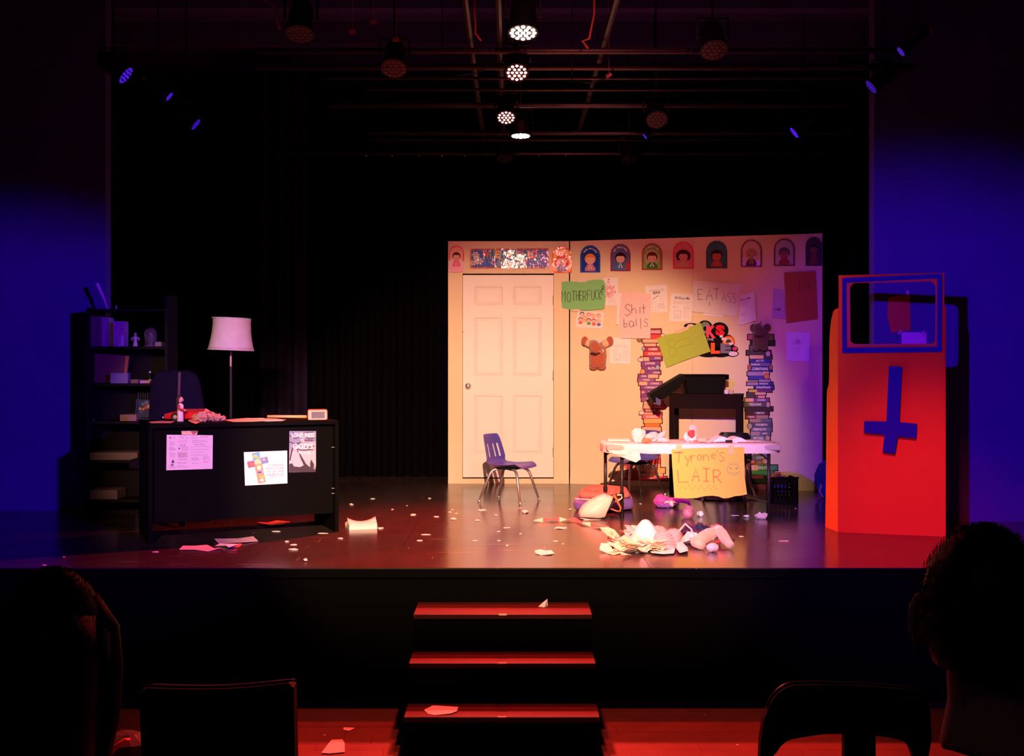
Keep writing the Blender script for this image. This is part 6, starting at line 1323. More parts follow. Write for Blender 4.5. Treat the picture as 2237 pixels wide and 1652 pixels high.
# radio
t = thing('table_radio', tuple(pz(690, 919, DH)), 'small rounded wood radio with grey speaker cloth at the right end of the desk', 'radio')
c = pz(691, 919.5, DH); R_ = Matrix.Translation(c + Vector((0, .045, 0))) @ Matrix.Rotation(math.radians(12), 4, 'Z')
MB().box((-.070, -.04, .002), (.070, .04, .080), R_).build('case', t, m=mat('radio_wood', (.62, .16, .08), .5), bevel=.012)
b = MB(); b.add([R_ @ Vector(p_) for p_ in ((-.064, -.0405, .008), (.064, -.0405, .008), (.064, -.0405, .074), (-.064, -.0405, .074), (-.064, -.043, .008), (.064, -.043, .008), (.064, -.043, .074), (-.064, -.043, .074))], [(4, 5, 6, 7), (0, 1, 5, 4), (1, 2, 6, 5), (2, 3, 7, 6), (3, 0, 4, 7)]); b.build('face', t, m=mat('radio_face', (.75, .34, .28), .5))
MB().box((-.044, -.045, .018), (.050, -.0425, .064), R_).build('speaker_cloth', t, m=mat('grey_cloth', (.16, .14, .18), .9, bump=.5, bscale=300))

# ------------------------------------------------------------------ office chair behind the desk
t = thing('office_chair', (-2.64, 8.55, 0), 'dark navy high-backed office chair behind the desk', 'chair')
OC = mat('navy_chair_cloth', (.010, .006, .024), .9, spec=.05, var=.2); cx3, yb = (392 - CX) * 8.6 / F, 8.62
P3 = VP((0, 8.6), (1, 8.6)); out = [(330, 930), (331, 880), (333, 840), (338, 822), (348, 812), (365, 809), (392, 808), (415, 810), (430, 817), (437, 830), (445, 870), (453, 905), (458, 940), (455, 985), (430, 1000), (350, 1000), (333, 985)]
b = MB(); m_ = len(out); vs = []
for s_, dep in ((.90, -.05), (.98, -.035), (1, -.005), (.97, .03), (.85, .045)):
    for u, v in out:
        p_ = P3.at(392 + (u - 392) * s_, 905 + (v - 905) * s_, 0); vs.append(Vector((p_.x, p_.y + dep + .03 * ((u - 392) / 60) ** 2 * -1, p_.z)))
b.add(vs, [list(range(m_))[::-1], [4 * m_ + i for i in range(m_)]] + [(k * m_ + i, k * m_ + (i + 1) % m_, (k + 1) * m_ + (i + 1) % m_, (k + 1) * m_ + i) for k in range(4) for i in range(m_)]); b.build('backrest', t, m=OC, smooth=True)
MB().tube([(cx3 + .02, 8.536, 1.14), (cx3 + .015, 8.53, .9), (cx3 + .0, 8.535, .6)], .014, 8).build('back_spine', t, m=mat('maroon_plastic', (.08, .03, .05), .5))
MB().box((cx3 - .24, 8.12, .42), (cx3 + .24, 8.57, .50)).build('seat', t, m=OC, bevel=.03)
MB().tube([(cx3, 8.36, .08), (cx3, 8.36, .42)], .025, 12).build('gas_column', t, m=STEEL)
for k in range(5):
    a = 2 * PI * k / 5 + .3; e = (cx3 + .28 * math.cos(a), 8.36 + .26 * math.sin(a)); lg = MB().tube([(cx3, 8.36, .10), (e[0], e[1], .07)], [.022, .014], 8).build('base_arm', t, m=NAVYP)
    MB().lathe([(0, -.012), (.025, -.012), (.027, 0), (.025, .012), (0, .012)], (e[0], e[1], .028), 12, Matrix.Rotation(PI / 2, 3, 'X')).build('caster', lg, m=NAVYP)
# ------------------------------------------------------------------ floor lamp
lx_, ly_ = (504 - CX) * 8.9 / F, 8.9
t = thing('floor_lamp', (lx_, ly_, 0), 'floor lamp with a flared white shade behind the desk', 'lamp')
SHD = mat('cream_lampshade', (.86, .76, .74), .8, bump=.15, bscale=200)
ctr = Vector((lx_ + .002, ly_, 0)); zt3, zb3 = quadx(695, ly_) , quadx(765, ly_)
Rs = Matrix.Rotation(math.radians(2), 3, 'Y')
pr = []
for i in range(9):
    a = i / 8; pr.append((.150 + .034 * (1 - a) ** 2.2 + (.002 if i == 8 else 0), (zt3 - zb3) * a))
pr2 = [(r - .003, z) for r, z in reversed(pr)]
MB().lathe(pr + pr2 + [pr[0]], ctr + Vector((0, 0, zb3)), 40, Rs).build('lamp_shade', t, m=SHD, smooth=True)
sh = t.children[-1] if t.children else None
for zz_, r0 in ((zb3, .186), (zt3 - .006, .153)): MB().lathe([(r0 - .002, -.003), (r0, 0), (r0, .006), (r0 - .004, .008)], ctr + Vector((0, 0, zz_)), 40, Rs).build('shade_trim', t, m=SHD, smooth=True)
MB().tube([(lx_, ly_, .03), (lx_, ly_, quadx(801, ly_))], .0095, 10).build('pole', t, m=mat('black_pole', (.03, .025, .03), .35))
MB().tube([(lx_, ly_, quadx(802, ly_)), (lx_, ly_, quadx(778, ly_))], .008, 10).build('chrome_section', t, m=mat('satin_metal', (.85, .7, .7), .35, .6))
MB().tube([(lx_, ly_, quadx(778, ly_)), (lx_, ly_, zb3 + .1)], .006, 8).build('socket_stem', t, m=mat('brass_stem', (.3, .16, .1), .4, .5))
MB().ball((lx_, ly_, zb3 + .13), .03, n=12).build('light_bulb', t, m=PAPER, smooth=True)
MB().lathe([(.14, 0), (.14, .012), (.03, .022), (.012, .04), (0, .04)], (lx_, ly_, 0), 28).build('base', t, m=STEEL, smooth=False)
# ------------------------------------------------------------------ bookshelf
SX0, SX1, SY0, SY1 = (188 - CX) * 8.66 / F, (366 - CX) * 8.66 / F, 8.66, 8.93
SHB = mat('black_ash_board', (.010, .008, .009), .7, var=.25, spec=.08)
t = thing('bookshelf', (SX0, 8.8, 0), 'tall dark open bookshelf against the left wall', 'bookshelf')
zs = [quadx(v, 8.66) for v in (675, 757, 838, 921, 1006, 1092)]
MB().box((SX1 - .022, SY0, 0), (SX1, SY1, quadx(645, 8.66))).build('side_panel', t, m=SHB); MB().box((SX0, SY0, 0), (SX0 + .022, SY1, quadx(672, 8.66))).build('side_panel', t, m=SHB)
for z in zs: MB().box((SX0 + .0225, SY0 + .005, z - .02), (SX1 - .0225, SY1 - .006, z)).build('shelf', t, m=SHB)
MB().box((SX0 + .0225, SY1 - .005, .0), (SX1 - .0225, SY1, zs[1])).build('back_panel', t, m=SHB)
def sh_box(u0, u1, vt, zi, m_, name, lab, cat, y0=8.70, dep=.12, group=None, lean=0.0):
    z = zs[zi] + .001; x0, x1 = (u0 - CX) * y0 / F, (u1 - CX) * y0 / F; h_ = max(.01, quadx(vt, y0) - z)
    M2 = Matrix.Translation(((x0 + x1) / 2, y0, z)) @ Matrix.Rotation(lean, 4, 'Y')
    o = MB().box((-(x1 - x0) / 2, 0, 0), ((x1 - x0) / 2, dep, h_), M2).build(name, m=m_, bevel=.002); return tag(o, lab, cat, group)
b1 = mat('dusky_violet_board', (.30, .2, .42), .5, var=.4, scale=30); b2 = mat('dark_plum_cover', (.10, .05, .12), .6)
for i, (u0, u1, c_) in enumerate(((196, 203, b2), (203.5, 211, b2), (211.5, 221, b2), (221.5, 231, b1))): sh_box(u0, u1, 691 + (i % 2) * 2, 1, c_, 'book', ['leftmost dark book on the second shelf', 'second dark book from the left on the second shelf', 'third dark book from the left on the second shelf', 'violet-edged book ending the row on the second shelf'][i], 'book', dep=.18, group='upright books on the second shelf')
t2 = thing('patterned_box', ((259 - CX) * 8.7 / F, 8.76, zs[1]), 'violet patterned upright box on the second shelf', 'box')
z = zs[1] + .001; MB().box(((248 - CX) * 8.7 / F, 8.70, z), ((271 - CX) * 8.7 / F, 8.80, quadx(702, 8.7))).build('box_body', t2, m=mat('marbled_violet', (.38, .24, .5), .5, var=.8, scale=60)); MB().box(((265 - CX) * 8.7 / F, 8.697, z + .01), ((270 - CX) * 8.7 / F, 8.6995, z + .09)).build('spine_label', t2, m=mat('pale_violet', (.6, .5, .8), .5))
t2 = thing('angel_figurine', ((293 - CX) * 8.7 / F, 8.72, zs[1]), 'small white figurine with hands on hips beside the glass dome', 'figurine')
c = Vector(((293 - CX) * 8.7 / F, 8.73, zs[1] + .001)); AW = mat('porcelain', (.6, .55, .62), .4)
MB().lathe([(.018, 0), (.02, .004), (.016, .03), (.012, .05), (.017, .066), (.014, .078), (.006, .084)], c, 14).build('body', t2, m=AW, smooth=True); MB().ball(c + Vector((0, 0, .096)), .012, .012, .014, 12).build('head', t2, m=AW, smooth=True)
for s_ in (-1, 1): MB().tube([c + Vector((s_ * .014, 0, .074)), c + Vector((s_ * .033, 0, .062)), c + Vector((s_ * .022, 0, .046))], .005, 8).build('arm', t2, m=AW, smooth=True)
t2 = thing('glass_dome', ((323 - CX) * 8.7 / F, 8.76, zs[1]), 'glass display dome on the second shelf', 'glass dome')
c = Vector(((323 - CX) * 8.7 / F, 8.77, zs[1] + .001)); MB().lathe([(.048, .012), (.048, .10), (.044, .125), (.03, .145), (.0, .153)], c, 24).build('glass_cover', t2, m=mat('dusty_glass', (.5, .42, .46), .12, trans=.85, var=.1), smooth=True)
MB().lathe([(.052, 0), (.052, .011), (0, .011)], c, 24).build('base', t2, m=b2); MB().lathe([(.012, .012), (.008, .04), (.02, .06), (.004, .09)], c, 10).build('ornament', t2, m=AW)
sh_box(338, 352, 747, 1, mat('grey_block', (.25, .2, .2), .6), 'small_box', 'small grey block at the right end of the second shelf', 'box')
o = MB().tube([((232 - CX) * 8.72 / F, 8.75, zs[0] + .004), ((222 - CX) * 8.72 / F, 8.75, quadx(648, 8.72)), ((208 - CX) * 8.72 / F, 8.75, quadx(619, 8.72))], [.006, .012, .016], 10).build('paper_roll', m=mat('violet_white_quill', (.55, .45, .75), .6)); tag(o, 'leaning white paper roll on top of the bookshelf', 'paper roll')
o = MB().lathe([(.006, 0), (.006, .03), (0, .032)], Vector(((252 - CX) * 8.7 / F, 8.72, zs[0] + .001)), 10).build('small_candle', m=mat('violet_white_quill', (.55, .45, .75), .6)); tag(o, 'tiny upright candle on top of the bookshelf', 'candle')
t2 = thing('picture_frame', ((240 - CX) * 8.75 / F, 8.8, zs[2]), 'maroon board with an orange edge leaning on the third shelf', 'picture')
Pf = VP((0, 8.80), (1, 8.80)); z3 = zs[2] + .002
b = MB(); b.prism([(202, 772), (284, 778), (278, 836), (200, 836)], lambda a, c_, q: (lambda v_: Vector((v_.x, v_.y - q, max(z3, v_.z))))(Pf.at(a, c_, 0)), .02); b.build('board', t2, m=mat('maroon_board', (.14, .03, .06), .6))
b = MB(); b.prism([(277, 778), (285, 778), (279, 828), (273, 828)], lambda a, c_, q: (lambda v_: Vector((v_.x, v_.y - q, max(z3, v_.z))))(Pf.at(a, c_, .0225)), .012); b.build('frame_edge', t2, m=mat('orange_brown_edge', (.5, .16, .06), .6))
sh_box(241, 279, 815, 2, mat('lavender_grey_box', (.22, .18, .32), .6), 'small_box', 'lavender-grey box before the maroon board', 'box', y0=8.67, dep=.06)
sh_box(285, 302, 829, 2, mat('brown_wood_box', (.2, .12, .1), .6), 'small_box', 'flat brown box in the middle of the third shelf', 'box', y0=8.68)
sh_box(305, 327, 831, 2, mat('pink_mauve_box', (.55, .25, .5), .6), 'small_box', 'pink-mauve box at the right of the third shelf', 'box', y0=8.67, dep=.08)
t2 = thing('small_bottle', ((326 - CX) * 8.8 / F, 8.82, zs[2]), 'small dark bottle with pale cap and label on the third shelf', 'bottle')
c = Vector(((326 - CX) * 8.8 / F, 8.82, zs[2] + .001)); MB().lathe([(.012, 0), (.013, .05), (.006, .065), (.006, .08)], c, 12).build('bottle_body', t2, m=NAVYP, smooth=True); MB().lathe([(.008, .08), (.008, .095), (0, .095)], c, 10).build('cap', t2, m=AW); MB().lathe([(.0135, .012), (.0138, .03)], c, 12).build('label', t2, m=AW)
sh_box(262, 298, 906, 3, mat('tan_wood_box', (.28, .16, .1), .6), 'wooden_box', 'low tan wooden box on the fourth shelf', 'box', dep=.18)
o = MB().ball(((205 - CX) * 8.7 / F, 8.7, zs[3] + .008), .006, n=8).build('glass_bead', m=CHROME); tag(o, 'tiny shiny bead at the left of the fourth shelf', 'bead')
sh_box(192, 300, 989, 4, mat('dull_brown_box', (.16, .11, .10), .7), 'storage_box', 'long dull brown box on the fifth shelf', 'box', y0=8.68, dep=.2)
sh_box(192, 256, 1071, 5, mat('dull_brown_box', (.16, .11, .10), .7), 'storage_box', 'short dull brown box on the lowest shelf', 'box', y0=8.68, dep=.2)
# wire holder with colourful card
t2 = thing('card_holder', ((317 - CX) * 8.76 / F, 8.76, zs[3]), 'blue wire stand holding a dark card with small coloured faces', 'stand')
WR = mat('blue_wire', (.12, .16, .4), .35, .5); yh = 8.76; Ph = VP((0, yh), (1, yh)); z0h = zs[3] + .004
MBw = MB()
for k in range(6): MBw.tube([Ph.at(302 + k * 5, 857 + (k % 2), 0), Ph.at(301 + k * 6, 916, 0)], .0022, 5)
for v in (874, 916): MBw.tube([Ph.at(299, v, .0), Ph.at(330, v, .0)], .0022, 5)
MBw.tube([Ph.at(299, 872, .0), Ph.at(297, 918, .01), Ph.at(303, 914, .03), Ph.at(330, 916, .03), Ph.at(338, 917, .0)], .003, 6); MBw.build('wire_frame', t2, m=WR)
MBw = MB(); MBw.tube([Ph.at(299, 918, .02), Ph.at(299, 918, -.09)], .003, 6); MBw.tube([Ph.at(334, 918, .02), Ph.at(334, 918, -.09)], .003, 6); MBw.build('foot_rail', t2, m=WR)
S = Sheet(Ph, .008); S.card([(303, 874), (333, 875), (334, 912), (303, 912)], (.03, .03, .12)); S.k = .002
for u, v, r, c_ in ((307, 893, 3, (.5, .3, .12)), (314, 894, 3, (.5, .2, .12)), (320, 890, 4, (.5, .08, .08)), (327, 888, 4.5, (.6, .35, .2)), (313, 883, 4, (.1, .15, .4)), (321, 880, 5, (.12, .15, .4)), (332, 896, 2, (.5, .5, .5)), (309, 900, 3, (.1, .1, .3))): S.ell(u, v, r, r, c_, 10)
S.b.build('picture_card', t2)

# ------------------------------------------------------------------ audience: two chairs and two people
ACH = mat('black_chair_fabric', (.004, .004, .004), .8, spec=.2); AME = mat('black_chair_metal', (.02, .018, .018), .35, .3)
# left: tall fabric banquet chair seen from behind
yA = 3.35; xl, xr = (312 - CX) * yA / F, (646 - CX) * yA / F; zA = quadx(1490, yA)
t = thing('audience_chair', ((xl + xr) / 2, yA + .25, -.8), 'black tall-backed audience chair in the lower left, seen from behind', 'chair')
n = 18; vs = []
for dep in (0, .05):
    for i in range(n + 1):
        a = i / n; x = xl + (xr - xl) * a; zt4 = zA - .022 * math.sin(PI * a) + .008 * (a - .5) * 2
        if i in (0, n): zt4 -= .015
        y_ = yA + dep + .035 * (2 * a - 1) ** 2 * -1 + .0
        vs += [(x, y_, zt4), (x, y_ + .06, -.32)]
fs = []; m0 = 2 * (n + 1)
for i in range(n):
    a = 2 * i; fs += [(a, a + 2, a + 3, a + 1), (m0 + a, m0 + a + 1, m0 + a + 3, m0 + a + 2), (a, m0 + a, m0 + a + 2, a + 2), (a + 1, a + 3, m0 + a + 3, m0 + a + 1)]
fs += [(0, 1, m0 + 1, m0), (2 * n, m0 + 2 * n, m0 + 2 * n + 1, 2 * n + 1)]
MB().add(vs, fs).build('backrest', t, m=ACH, smooth=False)
MB().tube([(xl + (xr - xl) * i / n, yA + .02 - .035 * (2 * i / n - 1) ** 2, zA + .002 - .022 * math.sin(PI * i / n) + .008 * (2 * i / n - 1)) for i in range(n + 1)], .004, 6).build('top_piping', t, m=AME, smooth=True)
for x in (xl + .045, xr - .05):
    for k in range(9): MB().ball((x, yA - .026 + .006 * k, zA - .10 - .05 * k), .0035, n=6).build('nail_head', t, m=AME)
MB().box((xl + .01, yA + .08, -.40), (xr - .01, yA + .52, -.31)).build('seat', t, m=ACH, bevel=.02)
for x in (xl + .03, xr - .03):
    for y_ in (yA + .09, yA + .49): MB().tube([(x, y_, -.8), (x, y_, -.40)], .013, 8).build('leg', t, m=AME)
# right: arched back with open sides and centre post
yC = 3.45; PCh = VP((0, yC), (1, yC))
t = thing('audience_chair', ((1838 - CX) * yC / F, yC + .25, -.8), 'black audience chair with an arched cut-out back in the lower right', 'chair')
def arcp(cx2, cy2, rx, ry, a0, a1, n=8): return [(cx2 + rx * math.cos(math.radians(a0 + (a1 - a0) * i / n)), cy2 - ry * math.sin(math.radians(a0 + (a1 - a0) * i / n))) for i in range(n + 1)]
top = [(1652, 1652), (1654, 1610), (1662, 1560)] + arcp(1735, 1560, 66, 66, 165, 92, 7) + [(1780, 1495), (1880, 1498), (1960, 1500)] + arcp(1975, 1552, 45, 50, 85, 15, 6) + [(2022, 1600), (2014, 1652)]
inner = [(1682, 1652), (1685, 1640)] + arcp(1738, 1652, 50, 42, 160, 95, 6) + [(1800, 1604), (1880, 1604), (1942, 1608)] + arcp(1950, 1652, 38, 42, 80, 20, 6) + [(1990, 1652)]
b = MB(); N = 60
def resample(P_, n):
    L = [0]; 
    for a, c_ in zip(P_, P_[1:]): L.append(L[-1] + math.hypot(c_[0] - a[0], c_[1] - a[1]))
    out_ = []; j = 0
    for i in range(n):
        s_ = L[-1] * i / (n - 1)
        while j < len(L) - 2 and L[j + 1] < s_: j += 1
        f = (s_ - L[j]) / max(1e-9, L[j + 1] - L[j]); out_.append((P_[j][0] + (P_[j + 1][0] - P_[j][0]) * f, P_[j][1] + (P_[j + 1][1] - P_[j][1]) * f))
    return out_
A_, B_ = resample(top, N), resample(inner, N); vs = []
for o_, pl in ((0, A_), (0, B_), (-.035, A_), (-.035, B_)):
    for u, v in pl: vs.append(PCh.at(u, v, o_) + Vector((0, -.05 * ((u - 1838) / 180) ** 2, 0)))
fs = []
for i in range(N - 1): fs += [(i, i + 1, N + i + 1, N + i), (2 * N + i, 3 * N + i, 3 * N + i + 1, 2 * N + i + 1), (i, 2 * N + i, 2 * N + i + 1, i + 1), (N + i, N + i + 1, 3 * N + i + 1, 3 * N + i)]
b.add(vs, fs); b.build('backrest', t, m=ACH)
for u0, u1 in ((1652, 1682), (1990, 2014)):
    b = MB(); b.prism([(u0, 1651), (u1, 1651), (u1, 1790), (u0, 1790)], lambda a, c_, q: PCh.at(a, c_, -q) + Vector((0, -.05 * ((a - 1838) / 180) ** 2, 0)), .035); b.build('side_post', t, m=ACH)
b = MB(); b.prism([(1845, 1602), (1913, 1602), (1915, 1790), (1845, 1790)], lambda a, c_, q: PCh.at(a, c_, -.001 - q), .03); b.build('centre_post', t, m=ACH)
MB().tube([PCh.at(u, v, -.018) + Vector((0, -.05 * ((u - 1838) / 180) ** 2, .003)) for u, v in top[3:-2]], .004, 6).build('top_piping', t, m=AME, smooth=True)
xa, xb = (1665 - CX) * yC / F, (2010 - CX) * yC / F
MB().box((xa, yC + .0, -.40), (xb, yC + .48, -.32)).build('seat', t, m=ACH, bevel=.02)
for x in (xa + .02, xb - .02):
    for y_ in (yC + .02, yC + .45): MB().tube([(x, y_, -.8), (x, y_, -.40)], .013, 8).build('leg', t, m=AME)
# dark bag on the floor at the far left
t = thing('floor_bag', ((258 - CX) * 5.4 / F, 5.5, -.8), 'dark bag with a red glint painted as a strap on the floor at the lower left', 'bag')
c = Vector(((262 - CX) * 5.5 / F, 5.6, -.8)); wad(c, .16, .12, .065, mat('dark_bag_cloth', (.02, .01, .01), .7), 91, 'bag_body', t, n=16, j=.12)
MB().tube([c + Vector((-.06, -.12, .04)), c + Vector((-.02, -.12, .09)), c + Vector((.03, -.11, .125)), c + Vector((.05, -.10, .12))], .013, 8).build('strap', t, m=mat('red_glint_strap', (.5, .08, .06), .5), smooth=True)  # strap stands for a red glint, the light is in its colour

def head_mesh(b, c, s, R):
    """skull, jaw, nose, ears, neck around centre c; s = head height / 0.24; local -x is the face side"""
    def L(x, y, z): return c + R @ Vector((x * s, y * s, z * s))
    n, h = 28, 20; vs = []
    for i in range(h + 1):
        th = PI * i / h; z = math.cos(th)
        for k in range(n):
            q = 2 * PI * k / n; x, y = math.sin(th) * math.cos(q), math.sin(th) * math.sin(q)
            rx, ry = .098, .076
            if z < 0: f = 1 + z * .32; ry *= f; rx *= (1 + z * .18)
            X, Y, Z = x * rx, y * ry, z * .12
            if X < 0 and z < .25: X *= 1 - .10 * max(0, .25 - abs(z - .0))
            if X > 0 and z < -.3: X *= .72
            if X < -.05 and abs(Y) > .018 and abs(Y) < .045 and .0 < z < .3: X += .012      # eye sockets
            if X < -.08 and abs(Y) < .03 and z > .25: X -= .004                            # brow
            vs.append(L(X, Y, Z))
    b.add(vs, [(i * n + k, i * n + (k + 1) % n, (i + 1) * n + (k + 1) % n, (i + 1) * n + k) for i in range(h) for k in range(n)])
    b.tube([L(-.092, 0, .03), L(-.112, 0, -.005), L(-.118, 0, -.022), L(-.10, 0, -.032)], [.008 * s, .012 * s, .016 * s, .012 * s], 10)   # nose
    b.tube([L(-.088, -.022, -.058), L(-.098, 0, -.056), L(-.088, .022, -.058)], [.006 * s, .010 * s, .006 * s], 8)                        # lips
    b.ball(L(-.082, 0, -.098), .022 * s, .024 * s, .018 * s, 12)                                                                        # chin
    for sg in (-1, 1):
        ring_ = [L(.012 + .017 * math.cos(a) + .004, sg * (.084 + .024 * (math.cos(a) * .5 + .5)), .0 + .034 * math.sin(a) - .004 * math.cos(a)) for a in [i * 2 * PI / 12 for i in range(13)]]
        b.tube(ring_, .0075 * s, 8); b.ball(L(.012, sg * .080, .0), .016 * s, .009 * s, .030 * s, 12)
        b.ball(L(.004, sg * .080, -.034), .008 * s, .007 * s, .010 * s, 10)
    b.tube([L(.02, 0, -.06), L(.028, 0, -.12), L(.035, 0, -.19)], [.058 * s, .056 * s, .07 * s], 18)
def person(c, s, yaw, label, skin, shirt, hair, long_hair, seat_z, lean=Vector((0, 0, 0))):
    R = Matrix.Rotation(yaw, 3, 'Z'); t = thing('person', (c.x, c.y, seat_z - .45), label, 'person')
    b = MB(); head_mesh(b, c, s, R)
    def W(x, y, z): return c + lean * (1 if z > -.62 else .6) + Matrix.Rotation(yaw * .4 - PI / 2 * .6, 3, 'Z') @ Vector((x, y, z))
    hip = seat_z + .10 - c.z
    b.tube([c + R @ Vector((.03 * s, 0, -.12 * s)), c + lean * .5 + R @ Vector((.033, 0, -.19)), W(.035, 0, -.24)], [.054, .058, .075], 16)
    b.tube([W(.03, 0, -.20), W(.035, 0, -.30), W(.04, 0, -.42), W(.04, 0, (hip - .42) / 2), W(.03, 0, hip)], [.085, .13, .145, .13, .15], 18)
    arms = MB()
    for sg in (-1, 1):
        b.tube([W(.035, sg * .06, -.215), W(.04, sg * .13, -.225), W(.04, sg * .185, -.255), W(.03, sg * .205, -.36), W(.0, sg * .215, -.50), W(-.12, sg * .18, -.58), W(-.24, sg * .10, hip + .07)], [.06, .06, .058, .047, .042, .036, .027], 12)
        hnd = W(-.27, sg * .08, hip + .07)
        b.ball(hnd, .040, .032, .018, 12)
        for k in range(5):
            f0 = hnd + (W(-.03, sg * (.024 - .014 * k), 0) - W(0, 0, 0)) if k < 4 else hnd + (W(-.0, -sg * .03, .004) - W(0, 0, 0))
            ln_ = (.055, .062, .058, .045, .045)[k]; dr2 = (W(-1, 0, -.25) - W(0, 0, 0)) if k < 4 else (W(-.8, -sg * .6, 0) - W(0, 0, 0))
            b.tube([f0, f0 + dr2.normalized() * ln_ * .55, f0 + dr2.normalized() * ln_ + Vector((0, 0, -.012))], [.009, .0085, .007], 8)
        b.tube([W(.0, sg * .09, hip), W(-.22, sg * .11, hip + .01), W(-.43, sg * .11, hip)], [.095, .082, .062], 14)
        b.tube([W(-.43, sg * .11, hip + .0), W(-.45, sg * .11, hip - .22), W(-.44, sg * .11, hip - .46)], [.06, .055, .038], 12)
        b.tube([W(-.43, sg * .11, hip - .50), W(-.55, sg * .11, hip - .51), W(-.64, sg * .12, hip - .52)], [.045, .04, .028], 10)
    body = b.build('body', t, m=skin, smooth=True); rm = body.modifiers.new('blend', 'REMESH'); rm.mode = 'VOXEL'; rm.voxel_size = .007; rm.use_smooth_shade = True
    sm_ = body.modifiers.new('soft', 'SMOOTH'); sm_.iterations = 4; sm_.factor = .5
    b = MB()
    b.tube([W(.032, 0, -.205), W(.035, 0, -.30), W(.04, 0, -.42), W(.04, 0, (hip - .42) / 2), W(.03, 0, hip)], [.098, .145, .158, .145, .165], 18)
    for sg in (-1, 1): b.tube([W(.035, sg * .05, -.212), W(.04, sg * .13, -.222), W(.04, sg * .19, -.255), W(.03, sg * .21, -.36), W(.01, sg * .217, -.46)], [.068, .072, .070, .062, .058], 12)
    sh_ = b.build('shirt', t, m=shirt, smooth=True); rm = sh_.modifiers.new('blend', 'REMESH'); rm.mode = 'VOXEL'; rm.voxel_size = .010; rm.use_smooth_shade = True
    b = MB()
    for sg in (-1, 1):
        b.tube([W(.04, sg * .05, hip + .02), W(.0, sg * .09, hip), W(-.22, sg * .11, hip + .01), W(-.43, sg * .11, hip), W(-.45, sg * .11, hip - .22), W(-.44, sg * .11, hip - .44)], [.13, .108, .094, .075, .068, .056], 14)
    tr2 = b.build('trousers', t, m=shirt, smooth=True); rm = tr2.modifiers.new('blend', 'REMESH'); rm.mode = 'VOXEL'; rm.voxel_size = .012; rm.use_smooth_shade = True
    # hair: shell over the skull and, if long, down the neck, with loose strands
    b = MB(); n, h = 26, 16; vs = []
    def L(x, y, z): return c + R @ Vector((x * s, y * s, z * s))
    for i in range(h + 1):
        th = PI * (.62 if long_hair else .0) * i / h
        for k in range(n):
            q = 2 * PI * k / n; th = PI * (.62 if long_hair else (.66 if math.cos(q) > .35 else .46)) * i / h; x, y, z = math.sin(th) * math.cos(q), math.sin(th) * math.sin(q), math.cos(th)
            fr2 = .62 if x < -.35 else 1.0
            th2 = th * (fr2 if x < -.35 else 1); x, y, z = math.sin(th2) * math.cos(q), math.sin(th2) * math.sin(q), math.cos(th2)
            w2 = 1 + .05 * noise.noise(Vector((x * 5, y * 5, z * 5)))
            vs.append(L(x * .112 * w2 + .006, y * .094 * w2, z * .138 * w2 + .004))
    b.add(vs, [(i * n + k, i * n + (k + 1) % n, (i + 1) * n + (k + 1) % n, (i + 1) * n + k) for i in range(h) for k in range(n)])
    if long_hair:
        b.tube([L(.03, 0, .06), L(.05, 0, -.02), L(.062, 0, -.12), L(.065, 0, -.22), L(.06, 0, -.32)], [.085 * s, .098 * s, .095 * s, .09 * s, .05 * s], 16)
        for sg in (-1, 1): b.tube([L(-.01, sg * .05, .08), L(-.01, sg * .078, .02), L(.0, sg * .088, -.05), L(.01, sg * .088, -.14), L(.01, sg * .085, -.24)], [.03 * s, .04 * s, .038 * s, .034 * s, .015 * s], 10)
    ho = b.build('hair', t, m=hair, smooth=True); sl = ho.modifiers.new('t', 'SOLIDIFY'); sl.thickness = .004
    fb = MB(); rnd = random.Random(int(c.x * 100))
    for _ in range(1600):
        a = rnd.uniform(0, 2 * PI); th = rnd.uniform(0, PI * .58); x, y, z = math.sin(th) * math.cos(a), math.sin(th) * math.sin(a), math.cos(th)
        if x < -.45 and z < .35: continue
        p0 = L(x * .112 + .006, y * .094, z * .138 + .004); p1 = p0 + R @ Vector((x * .012 + .004, y * .012, -.02 * (1 - z) + .006)) * rnd.uniform(.5, 1.5); p2 = p1 + R @ Vector((.004, y * .004, -.022)) * rnd.uniform(.4, 1.2)
        sd = Vector((rnd.uniform(-1, 1), rnd.uniform(-1, 1), 0)).normalized() * .0009
        fb.add([p0 + sd, p0 - sd, p1 - sd * .7, p1 + sd * .7, p2], [(0, 1, 2, 3), (3, 2, 4)])
    so = fb.build('hair_strands', ho, m=hair); so['kind'] = 'stuff'
    return t, R
SKB = mat('skin', (.35, .17, .12), .6, spec=.2); SH1 = mat('dark_shirt', (.015, .01, .012), .85); HB = mat('dark_hair', (.02, .009, .007), .6, spec=.15)
cR = wp(2152, 1352, 1.65)
tp, RR2 = person(cR, .98, math.radians(-108), 'person at the lower right seen from behind, short dark hair, left ear edge lit red', SKB, SH1, HB, False, .05 - .0, Vector((.10, .0, -.07)))
e_ = cR + RR2 @ Vector((.02, 0, -.19)); 
cL = wp(118, 1410, 1.95)
person(cL, .95, math.radians(-85), 'person at the lower left seen from behind with long dark hair, mostly in shadow', SKB, SH1, HB, True, .0, Vector((-.07, 0, -.08)))
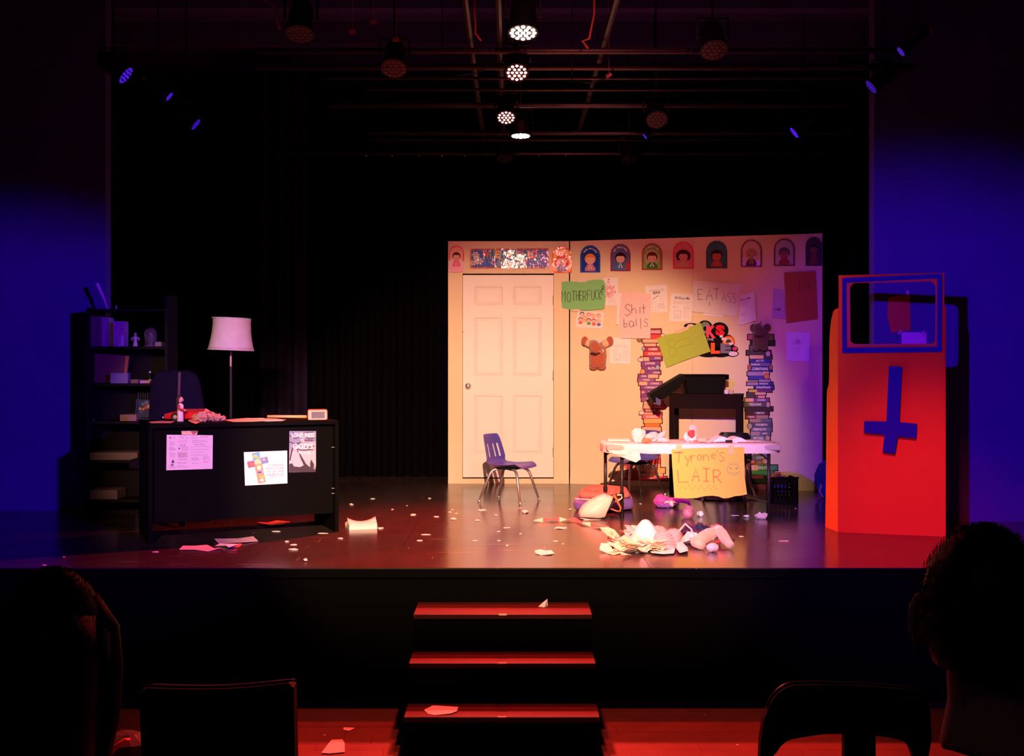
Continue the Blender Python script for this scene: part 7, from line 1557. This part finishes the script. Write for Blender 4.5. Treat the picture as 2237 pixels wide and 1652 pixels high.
# seats carrying the two people on the tier
for cc, sz_, lab in ((cR, .05, 'plain black seat under the person at the lower right'), (cL, .0, 'plain black seat under the person at the lower left')):
    t = thing('audience_chair', (cc.x, cc.y, -.35), lab, 'chair')
    MB().box((cc.x - .24, cc.y - .22, sz_ - .06), (cc.x + .24, cc.y + .24, sz_ - .005)).build('seat', t, m=ACH, bevel=.015); MB().box((cc.x - .22, cc.y - .27, sz_), (cc.x + .22, cc.y - .235, sz_ + .42)).build('backrest', t, m=ACH, bevel=.01)
    for sx2 in (-.2, .2):
        for sy2 in (-.19, .2): MB().tube([(cc.x + sx2, cc.y + sy2, -.35), (cc.x + sx2, cc.y + sy2, sz_ - .06)], .013, 8).build('leg', t, m=AME)
